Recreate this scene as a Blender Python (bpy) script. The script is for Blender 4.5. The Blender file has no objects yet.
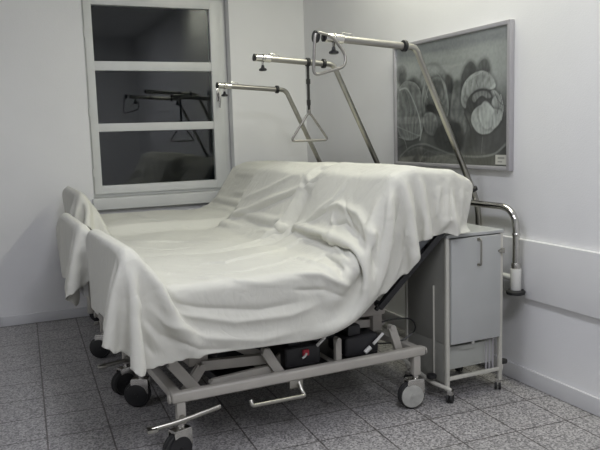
import bpy, bmesh, math, random
import numpy as np
from mathutils import Vector, Matrix
PI = math.pi
random.seed(4)
S = bpy.context.scene
COL = S.collection

# ------------------------------------------------------------------ camera
FPX = 710.2
cam_d = bpy.data.cameras.new('camera'); cam_d.sensor_width = 36; cam_d.lens = FPX / 600 * 36
cam_d.clip_start = .05
cam = bpy.data.objects.new('camera', cam_d); COL.objects.link(cam)
yaw, pit, rol = 0.4139, 0.1295, -0.02985
f = Vector((math.sin(yaw)*math.cos(pit), math.cos(yaw)*math.cos(pit), -math.sin(pit)))
r0 = Vector((math.cos(yaw), -math.sin(yaw), 0)); u0 = r0.cross(f)
r = r0*math.cos(rol) + u0*math.sin(rol); u = -r0*math.sin(rol) + u0*math.cos(rol)
m = Matrix((( r.x, u.x, -f.x, 0), (r.y, u.y, -f.y, 0), (r.z, u.z, -f.z, 1.55), (0, 0, 0, 1)))
cam.matrix_world = m
S.camera = cam

# ------------------------------------------------------------------ world, lights, exposure
w = bpy.data.worlds.new('night'); S.world = w; w.use_nodes = True
bgn = w.node_tree.nodes['Background']; bgn.inputs[0].default_value = (.002, .0025, .003, 1); bgn.inputs[1].default_value = 1.0
def area(name, loc, size, power, col, rot=(0, 0, 0), spread=180):
    l = bpy.data.lights.new(name, 'AREA'); l.shape = 'RECTANGLE'; l.size, l.size_y = size
    l.energy = power; l.color = col; l.spread = math.radians(spread)
    o = bpy.data.objects.new(name, l); o.location = loc; o.rotation_euler = rot; COL.objects.link(o)
    return o
area('wall_lamp_light', (2.60, 3.7, 3.42), (.16, 2.2), 44, (1.0, 1.0, .82))
area('ceiling_lamp_and_fill', (1.0, 3.0, 3.44), (.5, 1.4), 22, (.88, .90, 1.0))
area('ceiling_lamp_and_fill', (1.1, .7, 3.44), (.5, 1.5), 78, (.91, .92, 1.0))  # added fill light from the front for the hanging sheet sides
area('ceiling_lamp_and_fill', (-1.7, 2.2, 3.44), (.5, 1.4), 34, (.88, .90, 1.0))  # added fill light to lift the footboard faces and left floor
S.view_settings.view_transform = 'Standard'; S.view_settings.look = 'None'
S.view_settings.exposure = -0.38; S.view_settings.gamma = 1.0; S.view_settings.use_curve_mapping = False

# ------------------------------------------------------------------ materials
def mat(name, col, rough=.5, metal=0, bump=0, bscale=60, mottle=0, mscale=4, coat=0, **kw):
    M = bpy.data.materials.new(name); M.use_nodes = True
    nt = M.node_tree; b = nt.nodes['Principled BSDF']
    b.inputs['Base Color'].default_value = (*col, 1); b.inputs['Roughness'].default_value = rough
    b.inputs['Metallic'].default_value = metal; b.inputs['Coat Weight'].default_value = coat
    for k, v in kw.items(): b.inputs[k.replace('_', ' ')].default_value = v
    tc = nt.nodes.new('ShaderNodeTexCoord')
    if mottle:
        n = nt.nodes.new('ShaderNodeTexNoise'); n.inputs['Scale'].default_value = mscale; n.inputs['Detail'].default_value = 5
        nt.links.new(tc.outputs['Object'], n.inputs['Vector'])
        cr = nt.nodes.new('ShaderNodeValToRGB')
        cr.color_ramp.elements[0].position = .3; cr.color_ramp.elements[1].position = .7
        cr.color_ramp.elements[0].color = (*[c*(1-mottle) for c in col], 1)
        cr.color_ramp.elements[1].color = (*[min(1, c*(1+mottle)) for c in col], 1)
        nt.links.new(n.outputs['Fac'], cr.inputs[0]); nt.links.new(cr.outputs[0], b.inputs['Base Color'])
    if bump:
        n = nt.nodes.new('ShaderNodeTexNoise'); n.inputs['Scale'].default_value = bscale; n.inputs['Detail'].default_value = 6
        nt.links.new(tc.outputs['Object'], n.inputs['Vector'])
        bp = nt.nodes.new('ShaderNodeBump'); bp.inputs['Strength'].default_value = bump; bp.inputs['Distance'].default_value = .01
        nt.links.new(n.outputs['Fac'], bp.inputs['Height']); nt.links.new(bp.outputs[0], b.inputs['Normal'])
    return M
wall_m = mat('wall_paint', (.80, .80, .80), .65, bump=.12, bscale=140, mottle=.02, mscale=2)
ceil_m = mat('ceiling_paint', (.74, .74, .73), .8, bump=.1)
base_m = mat('baseboard_paint', (.62, .62, .63), .45, mottle=.02)
board_m = mat('guard_board_laminate', (.74, .74, .74), .4, mottle=.02, mscale=3)
winf_m = mat('window_frame_paint', (.66, .67, .66), .35, mottle=.03, mscale=8)
reveal_m = mat('reveal_paint', (.60, .59, .56), .6)
bed_m = mat('bed_frame_enamel', (.42, .40, .36), .38, mottle=.06, mscale=9)
arm_m = mat('lift_arm_enamel', (.30, .28, .25), .45, mottle=.08, mscale=12)
pan_m = mat('footboard_laminate', (.62, .62, .60), .4, mottle=.02)
chrome_m = mat('chrome', (.58, .57, .54), .14, 1.0, mottle=.05, mscale=20)
steel_m = mat('brushed_steel', (.40, .39, .35), .28, 1.0, mottle=.06, mscale=30)
satin_m = mat('satin_grey_tube', (.30, .29, .27), .36, .7, mottle=.05, mscale=14)
black_m = mat('black_plastic', (.012, .012, .013), .4, bump=.05)
rub_m = mat('black_rubber', (.02, .02, .02), .65, bump=.1)
hub_m = mat('castor_cover_grey', (.42, .42, .39), .4, mottle=.12, mscale=30)
cab_m = mat('cabinet_laminate', (.44, .45, .44), .38, mottle=.03, mscale=5)
cabf_m = mat('cabinet_frame_cream', (.56, .55, .49), .4, mottle=.04, mscale=8)
cabs_m = mat('cabinet_side_panel', (.30, .30, .27), .5, mottle=.05, mscale=5)
motor_m = mat('motor_housing', (.018, .018, .02), .45, bump=.05)
red_m = mat('red_plug', (.5, .03, .05), .4)
white_m = mat('white_plastic', (.66, .66, .63), .35, mottle=.02)
alu_m = mat('anodised_aluminium', (.46, .45, .47), .38, .35, mottle=.02)
mattr_m = mat('mattress_cover', (.16, .17, .18), .6, bump=.1)
bin_m = mat('grey_drawer_basket', (.40, .41, .38), .5, mottle=.06)
strap_m = mat('black_webbing', (.02, .02, .02), .8, bump=.5, bscale=400)

def sheet_mat():
    M = mat('white_bed_sheet', (.625, .62, .56), .82, mottle=.02, mscale=3, Sheen_Weight=.12)
    nt = M.node_tree; N = nt.nodes; L = nt.links; tc = N.new('ShaderNodeTexCoord')
    last = None
    for sc, strength, dist, mpv in ((3.2, .55, .030, (1, 1.7, 1)), (9, .35, .010, (1.4, 1, 1)), (500, .05, .001, (1, 1, 1))):
        mp = N.new('ShaderNodeMapping'); mp.inputs['Scale'].default_value = mpv; mp.inputs['Rotation'].default_value = (0, 0, .6); L.new(tc.outputs['Object'], mp.inputs[0])
        n = N.new('ShaderNodeTexNoise'); n.inputs['Scale'].default_value = sc; n.inputs['Detail'].default_value = 3; n.inputs['Roughness'].default_value = .4; n.inputs['Distortion'].default_value = 1.1
        L.new(mp.outputs[0], n.inputs['Vector'])
        a = N.new('ShaderNodeMath'); a.operation = 'SUBTRACT'; a.inputs[1].default_value = .5; L.new(n.outputs['Fac'], a.inputs[0])
        c = N.new('ShaderNodeMath'); c.operation = 'ABSOLUTE'; L.new(a.outputs[0], c.inputs[0])
        bp = N.new('ShaderNodeBump'); bp.inputs['Strength'].default_value = strength; bp.inputs['Distance'].default_value = dist
        L.new(c.outputs[0], bp.inputs['Height'])
        if last: L.new(last.outputs[0], bp.inputs['Normal'])
        last = bp
    L.new(last.outputs[0], N['Principled BSDF'].inputs['Normal'])
    return M
sheet_m = sheet_mat()

def floor_mat():
    M = bpy.data.materials.new('speckled_stone_tiles'); M.use_nodes = True
    nt = M.node_tree; N = nt.nodes; L = nt.links; b = N['Principled BSDF']
    tc = N.new('ShaderNodeTexCoord'); mp = N.new('ShaderNodeMapping')
    mp.inputs['Rotation'].default_value = (0, 0, .045); mp.inputs['Location'].default_value = (-.335, .035, 0)
    L.new(tc.outputs['Object'], mp.inputs[0])
    br = N.new('ShaderNodeTexBrick'); br.offset = 0; br.squash = 1
    br.inputs['Scale'].default_value = 1; br.inputs['Brick Width'].default_value = .32; br.inputs['Row Height'].default_value = .32
    br.inputs['Mortar Size'].default_value = .005; br.inputs['Mortar Smooth'].default_value = .3; br.inputs['Bias'].default_value = 0
    br.inputs['Color1'].default_value = (.95, .95, .95, 1); br.inputs['Color2'].default_value = (1.0, 1.0, 1.0, 1); br.inputs['Mortar'].default_value = (.33, .31, .30, 1)
    L.new(mp.outputs[0], br.inputs['Vector'])
    v = N.new('ShaderNodeTexVoronoi'); v.inputs['Scale'].default_value = 120; L.new(tc.outputs['Object'], v.inputs['Vector'])
    bw = N.new('ShaderNodeRGBToBW'); L.new(v.outputs['Color'], bw.inputs[0])
    cr = N.new('ShaderNodeValToRGB'); e = cr.color_ramp.elements
    e[0].position = .22; e[0].color = (.17, .165, .165, 1); e[1].position = .8; e[1].color = (.50, .485, .48, 1)
    x = cr.color_ramp.elements.new(.5); x.color = (.32, .31, .305, 1)
    L.new(bw.outputs[0], cr.inputs[0])
    mx = N.new('ShaderNodeMix'); mx.data_type = 'RGBA'; mx.blend_type = 'MULTIPLY'; mx.inputs[0].default_value = 1
    L.new(cr.outputs[0], mx.inputs[6]); L.new(br.outputs['Color'], mx.inputs[7]); L.new(mx.outputs[2], b.inputs['Base Color'])
    n = N.new('ShaderNodeTexNoise'); n.inputs['Scale'].default_value = 3; L.new(tc.outputs['Object'], n.inputs['Vector'])
    mr = N.new('ShaderNodeMapRange'); mr.inputs[3].default_value = .34; mr.inputs[4].default_value = .5
    L.new(n.outputs['Fac'], mr.inputs[0]); L.new(mr.outputs[0], b.inputs['Roughness'])
    bp = N.new('ShaderNodeBump'); bp.inputs['Strength'].default_value = .3; bp.inputs['Distance'].default_value = .003
    iv = N.new('ShaderNodeMath'); iv.operation = 'SUBTRACT'; iv.inputs[0].default_value = 1; L.new(br.outputs['Fac'], iv.inputs[1])
    L.new(iv.outputs[0], bp.inputs['Height']); L.new(bp.outputs[0], b.inputs['Normal'])
    return M
floor_m = floor_mat()
def glass_mat():
    M = bpy.data.materials.new('window_glass'); M.use_nodes = True
    b = M.node_tree.nodes['Principled BSDF']; b.inputs['Transmission Weight'].default_value = 1
    b.inputs['Roughness'].default_value = .01; b.inputs['IOR'].default_value = 1.5; b.inputs['Base Color'].default_value = (.9, .95, .95, 1)
    return M
glass_m = glass_mat()

# ------------------------------------------------------------------ mesh helpers
def fin(name, bm, m, parent=None, smooth=35, loc=None):
    bmesh.ops.recalc_face_normals(bm, faces=bm.faces)
    me = bpy.data.meshes.new(name); bm.to_mesh(me); bm.free()
    me.materials.append(m)
    if smooth:
        me.shade_smooth()
        try: me.set_sharp_from_angle(angle=math.radians(smooth))
        except Exception: pass
    o = bpy.data.objects.new(name, me); COL.objects.link(o)
    if parent is not None: o.parent = parent
    if loc: o.location = loc
    return o
def box(bm, x0, x1, y0, y1, z0, z1, bev=.003, mtx=None, seg=2):
    t = bmesh.new(); bmesh.ops.create_cube(t, size=1)
    for v in t.verts: v.co = Vector(((x0+x1)/2+v.co.x*(x1-x0), (y0+y1)/2+v.co.y*(y1-y0), (z0+z1)/2+v.co.z*(z1-z0)))
    if bev: bmesh.ops.bevel(t, geom=list(t.edges), offset=min(bev, .45*min(x1-x0, y1-y0, z1-z0)), segments=seg, affect='EDGES', profile=.6)
    if mtx: bmesh.ops.transform(t, matrix=mtx, verts=t.verts)
    merge(bm, t)
def merge(bm, t):
    me = bpy.data.meshes.new('tmp'); t.to_mesh(me); t.free(); bm.from_mesh(me); bpy.data.meshes.remove(me)
def bar(bm, p0, p1, wy, h, bev=.004):
    """flat bar from p0 to p1, wy wide (side to side), h deep"""
    p0, p1 = Vector(p0), Vector(p1); d = (p1-p0); L = d.length; d.normalize()
    side = Vector((0, 1, 0)) if abs(d.y) < .9 else Vector((1, 0, 0))
    n = d.cross(side).normalized(); side = n.cross(d).normalized()
    M = Matrix((( d.x, side.x, n.x, (p0.x+p1.x)/2), (d.y, side.y, n.y, (p0.y+p1.y)/2), (d.z, side.z, n.z, (p0.z+p1.z)/2), (0, 0, 0, 1)))
    box(bm, -L/2, L/2, -wy/2, wy/2, -h/2, h/2, bev, M)
def fillet(pts, rad, n=7, closed=False):
    pts = [Vector(p) for p in pts]; out = []
    N = len(pts)
    for i, p in enumerate(pts):
        if not closed and i in (0, N-1): out.append(p); continue
        a, b = pts[i-1], pts[(i+1) % N]
        da, db = (a-p), (b-p); rr = min(rad, .48*da.length, .48*db.length)
        A = p+da.normalized()*rr; B = p+db.normalized()*rr
        for k in range(n+1):
            t = k/n; out.append(A*(1-t)**2+p*2*t*(1-t)+B*t*t)
    return out
def tube(bm, pts, rad, seg=12, closed=False, cap=True):
    pts = [Vector(p) for p in pts]; n = len(pts); rings = []
    T = []
    for i in range(n):
        a = pts[i-1] if (i or closed) else pts[0]; b = pts[(i+1) % n] if (i < n-1 or closed) else pts[-1]
        T.append((b-a).normalized())
    up = Vector((0, 0, 1)) if abs(T[0].z) < .9 else Vector((0, 1, 0))
    nn = T[0].cross(up).normalized()
    for i in range(n):
        nn = (nn-T[i]*nn.dot(T[i])).normalized(); bb = T[i].cross(nn)
        rr = rad[i] if isinstance(rad, (list, tuple)) else rad
        rings.append([bm.verts.new(pts[i]+(nn*math.cos(2*PI*k/seg)+bb*math.sin(2*PI*k/seg))*rr) for k in range(seg)])
    for i in range(n if closed else n-1):
        A, B = rings[i], rings[(i+1) % n]
        for k in range(seg): bm.faces.new((A[k], A[(k+1) % seg], B[(k+1) % seg], B[k]))
    if cap and not closed: bm.faces.new(rings[0][::-1]); bm.faces.new(rings[-1])
def lathe(bm, prof, c, axis, seg=28):
    """prof = [(radius, along)], around axis through c"""
    ax = Vector(axis).normalized(); up = Vector((0, 0, 1)) if abs(ax.z) < .9 else Vector((1, 0, 0))
    a = ax.cross(up).normalized(); b = ax.cross(a); c = Vector(c); rings = []
    for rr, h in prof:
        rings.append([bm.verts.new(c+ax*h+(a*math.cos(2*PI*k/seg)+b*math.sin(2*PI*k/seg))*max(rr, 1e-4)) for k in range(seg)])
    for A, B in zip(rings, rings[1:]):
        for k in range(seg): bm.faces.new((A[k], A[(k+1) % seg], B[(k+1) % seg], B[k]))
    bm.faces.new(rings[0][::-1]); bm.faces.new(rings[-1])
def prism(bm, poly, y0, y1, bev=0):
    """poly in x,z extruded from y0 to y1"""
    t = bmesh.new()
    A = [t.verts.new((x, y0, z)) for x, z in poly]; B = [t.verts.new((x, y1, z)) for x, z in poly]
    n = len(poly)
    t.faces.new(A); t.faces.new(B[::-1])
    for i in range(n): t.faces.new((A[i], B[i], B[(i+1) % n], A[(i+1) % n]))
    if bev: bmesh.ops.bevel(t, geom=list(t.edges), offset=bev, segments=2, affect='EDGES')
    merge(bm, t)
def empty(name, loc, rz=0, label=None, cat=None, group=None):
    o = bpy.data.objects.new(name, None); o.empty_display_size = .1; COL.objects.link(o)
    o.location = loc; o.rotation_euler = (0, 0, rz)
    tag(o, label, cat, group); return o
def tag(o, label=None, cat=None, group=None, kind=None):
    if label: o['label'] = label
    if cat: o['category'] = cat
    if group: o['group'] = group
    if kind: o['kind'] = kind
    return o
def struct(name, bm, m, parent=None, smooth=35):
    o = fin(name, bm, m, parent, smooth)
    if parent is None: o['kind'] = 'structure'
    return o
def copy_tree(o, parent=None):
    c = o.copy(); COL.objects.link(c)
    if parent is not None: c.parent = parent
    for ch in list(o.children): copy_tree(ch, c)
    return c

# ------------------------------------------------------------------ room shell
XR, YB, ZC, XL, YF = 2.896, 6.36, 3.5, -3.2, -1.6
WX0, WX1, WZ0, WZ1 = .845, 2.145, 1.03, 2.80
bm = bmesh.new(); box(bm, XL-.1, XR+.1, YF-.1, YB+.25, -.1, 0, 0); struct('floor', bm, floor_m, smooth=0)
bm = bmesh.new(); box(bm, XL-.1, XR+.1, YF-.1, YB+.25, ZC, ZC+.1, 0); struct('ceiling', bm, ceil_m, smooth=0)
bm = bmesh.new(); box(bm, XR, XR+.1, YF-.1, YB+.25, 0, ZC, 0); struct('wall_right', bm, wall_m, smooth=0)
bm = bmesh.new(); box(bm, XL-.1, XL, YF-.1, YB+.25, 0, ZC, 0); struct('wall_left', bm, wall_m, smooth=0)
bm = bmesh.new(); box(bm, XL, XR, YF-.1, YF, 0, ZC, 0); struct('wall_front', bm, wall_m, smooth=0)
bm = bmesh.new()
box(bm, XL, WX0, YB, YB+.25, 0, ZC, 0); box(bm, WX1, XR, YB, YB+.25, 0, ZC, 0)
box(bm, WX0, WX1, YB, YB+.25, 0, WZ0, 0); box(bm, WX0, WX1, YB, YB+.25, WZ1, ZC, 0)
struct('wall_back', bm, wall_m, smooth=0)
# baseboards
bm = bmesh.new(); box(bm, XR-.018, XR, YF, YB, 0.002, .10, .004); struct('baseboard_right', bm, base_m)
bm = bmesh.new(); box(bm, XL, .02, YB-.014, YB, 0.002, .085, .004); box(bm, .024, XR-.018, YB-.014, YB, .002, .085, .004); struct('baseboard_back', bm, base_m)
# guard board on the right wall
bm = bmesh.new(); box(bm, XR-.028, XR, YF, 3.95, .535, .885, .006, seg=3); struct('trim_1', bm, board_m)

# window: outer frame, sash with three panes, sill, lever handle
WY = YB+.10
bm = bmesh.new()
def rectframe(bm, x0, x1, z0, z1, wl, wr, wb, wt, y0, y1, bev=.006):
    box(bm, x0, x0+wl, y0, y1, z0, z1, bev); box(bm, x1-wr, x1, y0, y1, z0, z1, bev)
    box(bm, x0+wl-.004, x1-wr+.004, y0+.001, y1, z0, z0+wb, bev); box(bm, x0+wl-.004, x1-wr+.004, y0+.001, y1, z1-wt, z1, bev)
rectframe(bm, WX0+.004, WX1-.004, WZ0+.003, WZ1-.003, .04, .06, .04, .04, WY, WY+.07)
win = struct('window_1', bm, winf_m)
bm = bmesh.new()
SX0, SX1, SZ0 = .868, 2.088, 1.058
rectframe(bm, SX0, SX1, SZ0, 2.775, .068, .105, .075, .085, WY-.022, WY+.05, .008)
for z0, z1 in ((1.607, 1.678), (2.135, 2.216)):
    box(bm, SX0+.06, SX1-.1, WY-.014, WY+.04, z0, z1, .006)
fin('sash', bm, winf_m, win)
for z0, z1 in ((1.128, 1.612), (1.673, 2.14), (2.21, 2.695)):
    bm = bmesh.new(); box(bm, SX0+.062, SX1-.1, WY+.010, WY+.016, z0, z1, 0); o = fin('pane', bm, glass_m, win, 0)
# hinges on the left edge
bm = bmesh.new()
for z in (1.25, 1.78, 2.45): tube(bm, [(WX0+.022, WY-.012, z-.035), (WX0+.022, WY-.012, z+.035)], .009)
fin('hinge', bm, winf_m, win)
# handle (rosette on the sash, lever down)
bm = bmesh.new()
hx = 2.035
box(bm, hx-.014, hx+.014, WY-.032, WY-.020, 1.86, 1.98, .005)
lathe(bm, [(.010, 0), (.010, .035), (.012, .04)], (hx, WY-.03, 1.93), (0, -1, 0), 14)
tube(bm, fillet([(hx, WY-.07, 1.945), (hx+.002, WY-.078, 1.88), (hx-.004, WY-.07, 1.80)], .03), [.009]*1+[.0095]*8+[.008], 10)
fin('window_handle', bm, chrome_m, win)
# sill
bm = bmesh.new(); box(bm, WX0-.015, WX1+.05, YB-.05, WY+.01, .93, WZ0+.002, .008, seg=3); struct('trim_2', bm, winf_m)
tb = None

# ------------------------------------------------------------------ framed tulip print on the right wall
PY0, PY1, PZ0, PZ1 = 4.69, 3.385, 1.285, 2.168
pic = empty('framed_picture', (XR, (PY0+PY1)/2, PZ0), 0, 'large silver framed grey-green tulip photograph hanging on the right wall', 'picture')
fw = .024; XF = -.036
bm = bmesh.new(); h = PZ1-PZ0; w2 = (PY0-PY1)/2
box(bm, XF, -.002, -w2-.002, -w2+fw, 0, h, .002); box(bm, XF, -.002, w2-fw, w2, 0, h, .002)
box(bm, XF, -.002, -w2+fw-.001, w2-fw+.001, 0, fw, .002); box(bm, XF, -.002, -w2+fw-.001, w2-fw+.001, h-fw, h, .002)
fin('picture_frame', bm, alu_m, pic)

# outlines of the petals and leaves of the printed flowers, in fractions of the print
POLYS = [
(0.15, 0.05, 0.1, 1, 0, [(0.006, 0.839), (0.1, 0.831), (0.104, 0.702), (0.01, 0.682)]),
(0.25, 0.07, 0.2, 2, 0, [(0.252, 0.712), (0.292, 0.795), (0.395, 0.819), (0.474, 0.749), (0.522, 0.638), (0.493, 0.546), (0.418, 0.477), (0.316, 0.484), (0.259, 0.6)]),
(0.07, 0.03, 0.5, 3, 0, [(0.493, 0.704), (0.529, 0.716), (0.559, 0.665), (0.559, 0.571), (0.528, 0.558), (0.498, 0.63)]),
(0.075, 0.02, 0.5, 4, 0, [(0.621, 0.647), (0.65, 0.735), (0.699, 0.79), (0.733, 0.777), (0.754, 0.734), (0.738, 0.684), (0.688, 0.644), (0.65, 0.573)]),
(0.1, 0.02, 0.5, 5, 0, [(0.754, 0.701), (0.779, 0.77), (0.816, 0.795), (0.849, 0.775), (0.869, 0.688), (0.815, 0.691)]),
(0.13, 0.04, 0.6, 6, 0, [(0.545, 0.531), (0.582, 0.672), (0.628, 0.626), (0.646, 0.502), (0.659, 0.399), (0.688, 0.275), (0.609, 0.173), (0.528, 0.343)]),
(0.12, 0.02, 0.7, 41, 0.05, [(0.068, 0.618), (0.156, 0.746), (0.243, 0.691), (0.296, 0.552), (0.305, 0.374), (0.261, 0.24), (0.15, 0.219)]),
(0.15, 0.02, 0.7, 7, 0.07, [(0.009, 0.647), (0.098, 0.707), (0.197, 0.687), (0.264, 0.604), (0.297, 0.441), (0.277, 0.263), (0.206, 0.191), (0.033, 0.196), (-0.001, 0.316)]),
(0.22, 0.02, 0.6, 42, 0.05, [(0.258, 0.488), (0.278, 0.665), (0.339, 0.723), (0.394, 0.652), (0.413, 0.477), (0.367, 0.327), (0.294, 0.352)]),
(0.15, 0.02, 0.8, 8, 0.09, [(0.271, 0.465), (0.323, 0.649), (0.395, 0.721), (0.479, 0.681), (0.514, 0.555), (0.53, 0.427), (0.472, 0.302), (0.392, 0.278), (0.302, 0.329)]),
(0.025, 0.02, 0.2, 9, 0, [(0.303, 0.481), (0.355, 0.497), (0.426, 0.449), (0.411, 0.395), (0.329, 0.426)]),
(0.18, 0.03, 0.5, 10, 0.04, [(0.27, 0.409), (0.362, 0.437), (0.433, 0.347), (0.397, 0.217), (0.288, 0.258)]),
(0.04, 0.04, 0.4, 11, 0, [(0.392, 0.278), (0.528, 0.375), (0.644, 0.297), (0.659, 0.121), (0.466, 0.097), (0.387, 0.195)]),
(0.065, 0.04, 0.5, 12, 0, [(0.71, 0.295), (0.946, 0.336), (1.015, 0.417), (1.019, -0.0), (0.677, -0.017), (0.659, 0.132)]),
(0.09, 0.04, 0.6, 13, 0, [(-0.013, 0.124), (0.149, 0.154), (0.417, 0.107), (0.655, 0.044), (0.655, -0.018), (-0.016, -0.051)]),
(0.27, 0.02, 0.5, 14, 0.08, [(0.862, 0.578), (0.937, 0.521), (0.959, 0.421), (0.946, 0.323), (0.888, 0.255), (0.843, 0.33), (0.871, 0.455)]),
(0.3, 0.018, 0.55, 15, 0.08, [(0.623, 0.487), (0.635, 0.595), (0.688, 0.67), (0.759, 0.706), (0.835, 0.7), (0.893, 0.639), (0.909, 0.565), (0.85, 0.559), (0.784, 0.574), (0.725, 0.552), (0.681, 0.489), (0.668, 0.419)]),
(0.055, 0.018, 0.6, 16, 0, [(0.668, 0.47), (0.716, 0.553), (0.784, 0.578), (0.858, 0.566), (0.89, 0.483), (0.836, 0.425), (0.78, 0.472), (0.734, 0.385), (0.677, 0.398)]),
(0.15, 0.02, 0.6, 17, 0, [(0.716, 0.517), (0.742, 0.55), (0.795, 0.561), (0.85, 0.548), (0.878, 0.503), (0.846, 0.494), (0.805, 0.525), (0.768, 0.508), (0.738, 0.465)]),
(0.22, 0.018, 0.5, 31, 0.05, [(0.874, 0.484), (0.906, 0.523), (0.949, 0.459), (0.953, 0.374), (0.917, 0.343), (0.879, 0.406)]),
(0.27, 0.018, 0.5, 19, 0.07, [(0.708, 0.368), (0.738, 0.423), (0.789, 0.459), (0.85, 0.459), (0.891, 0.417), (0.953, 0.406), (0.95, 0.342), (0.919, 0.293), (0.852, 0.232), (0.777, 0.239), (0.721, 0.299)]),
(0.4, 0.03, 0.4, 20, 0.04, [(0.768, 0.393), (0.789, 0.451), (0.826, 0.488), (0.863, 0.45), (0.895, 0.406), (0.907, 0.343), (0.879, 0.286), (0.835, 0.268), (0.798, 0.301)]),
(0.3, 0.02, 0.6, 32, 0.04, [(0.883, 0.395), (0.951, 0.402), (0.942, 0.327), (0.899, 0.278), (0.872, 0.267), (0.891, 0.329)])]
CURVES = [
(0.006, 0.08, [(0.896, 0.54), (0.922, 0.461), (0.918, 0.385)]),
(0.007, 0.4, [(0.941, 0.516), (0.959, 0.424), (0.946, 0.336)]),
(0.005, 0.1, [(0.725, 0.671), (0.712, 0.597)]),
(0.005, 0.1, [(0.805, 0.694), (0.809, 0.587)]),
(0.005, 0.12, [(0.849, 0.683), (0.87, 0.581)]),
(0.006, 0.1, [(0.677, 0.641), (0.659, 0.521)]),
(0.007, 0.06, [(0.097, 0.615), (0.138, 0.474), (0.128, 0.289)]),
(0.007, 0.06, [(0.18, 0.448), (0.19, 0.31)]),
(0.006, 0.06, [(0.394, 0.673), (0.419, 0.542), (0.413, 0.434)]),
(0.006, 0.07, [(0.338, 0.614), (0.327, 0.505)]),
(0.006, 0.07, [(0.469, 0.644), (0.478, 0.515)]),
(0.012, 0.03, [(0.659, 0.399), (0.71, 0.275), (0.704, 0.173)]),
(0.012, 0.4, [(0.033, 0.64), (0.112, 0.641), (0.181, 0.528), (0.235, 0.395), (0.256, 0.268), (0.244, 0.195)]),
(0.008, 0.3, [(0.024, 0.65), (0.093, 0.703), (0.189, 0.683), (0.243, 0.628)]),
(0.009, 0.3, [(-0.001, 0.316), (0.122, 0.27), (0.239, 0.232), (0.267, 0.281)]),
(0.007, 0.27, [(0.018, 0.22), (0.077, 0.196), (0.103, 0.125)]),
(0.013, 0.2, [(0.031, 0.048), (0.149, 0.135), (0.287, 0.159), (0.417, 0.12), (0.551, 0.079), (0.743, 0.064), (0.889, 0.087), (0.97, 0.151), (1.015, 0.185)]),
(0.009, 0.14, [(0.12, 0.09), (0.233, 0.127), (0.391, 0.084), (0.586, 0.025)]),
(0.009, 0.14, [(0.231, -0.011), (0.313, 0.094), (0.466, 0.086)]),
(0.008, 0.36, [(0.292, 0.729), (0.296, 0.64), (0.322, 0.55)]),
(0.007, 0.3, [(0.37, 0.763), (0.444, 0.71), (0.488, 0.599)]),
(0.006, 0.05, [(0.838, 0.568), (0.85, 0.486), (0.891, 0.425)]),
(0.006, 0.05, [(0.912, 0.504), (0.945, 0.45), (1.01, 0.421)]),
(0.005, 0.05, [(0.949, 0.482), (0.938, 0.432)]),
(0.005, 0.07, [(0.752, 0.642), (0.767, 0.591)]),
(0.008, 0.36, [(0.637, 0.503), (0.65, 0.583), (0.703, 0.654), (0.78, 0.688)]),
(0.006, 0.14, [(0.947, 0.135), (0.995, 0.192)]),
(0.007, 0.15, [(0.806, 0.213), (0.796, 0.093)]),
(0.007, 0.02, [(0.491, 0.173), (0.586, 0.194)])]
def poly_sdf(px, pz, poly):
    n = len(poly); d = np.full(px.shape, 1e9); s = np.ones(px.shape)
    for i in range(n):
        ax, az = poly[i]; bx, bz = poly[i-1]
        ex, ez = bx-ax, bz-az; wx, wz = px-ax, pz-az
        t = np.clip((wx*ex+wz*ez)/(ex*ex+ez*ez), 0, 1); qx, qz = wx-ex*t, wz-ez*t
        d = np.minimum(d, qx*qx+qz*qz)
        c1 = pz >= az; c2 = pz < bz; c3 = ex*wz > ez*wx
        s = np.where((c1 & c2 & c3) | (~c1 & ~c2 & ~c3), -s, s)
    return s*np.sqrt(d)
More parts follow.
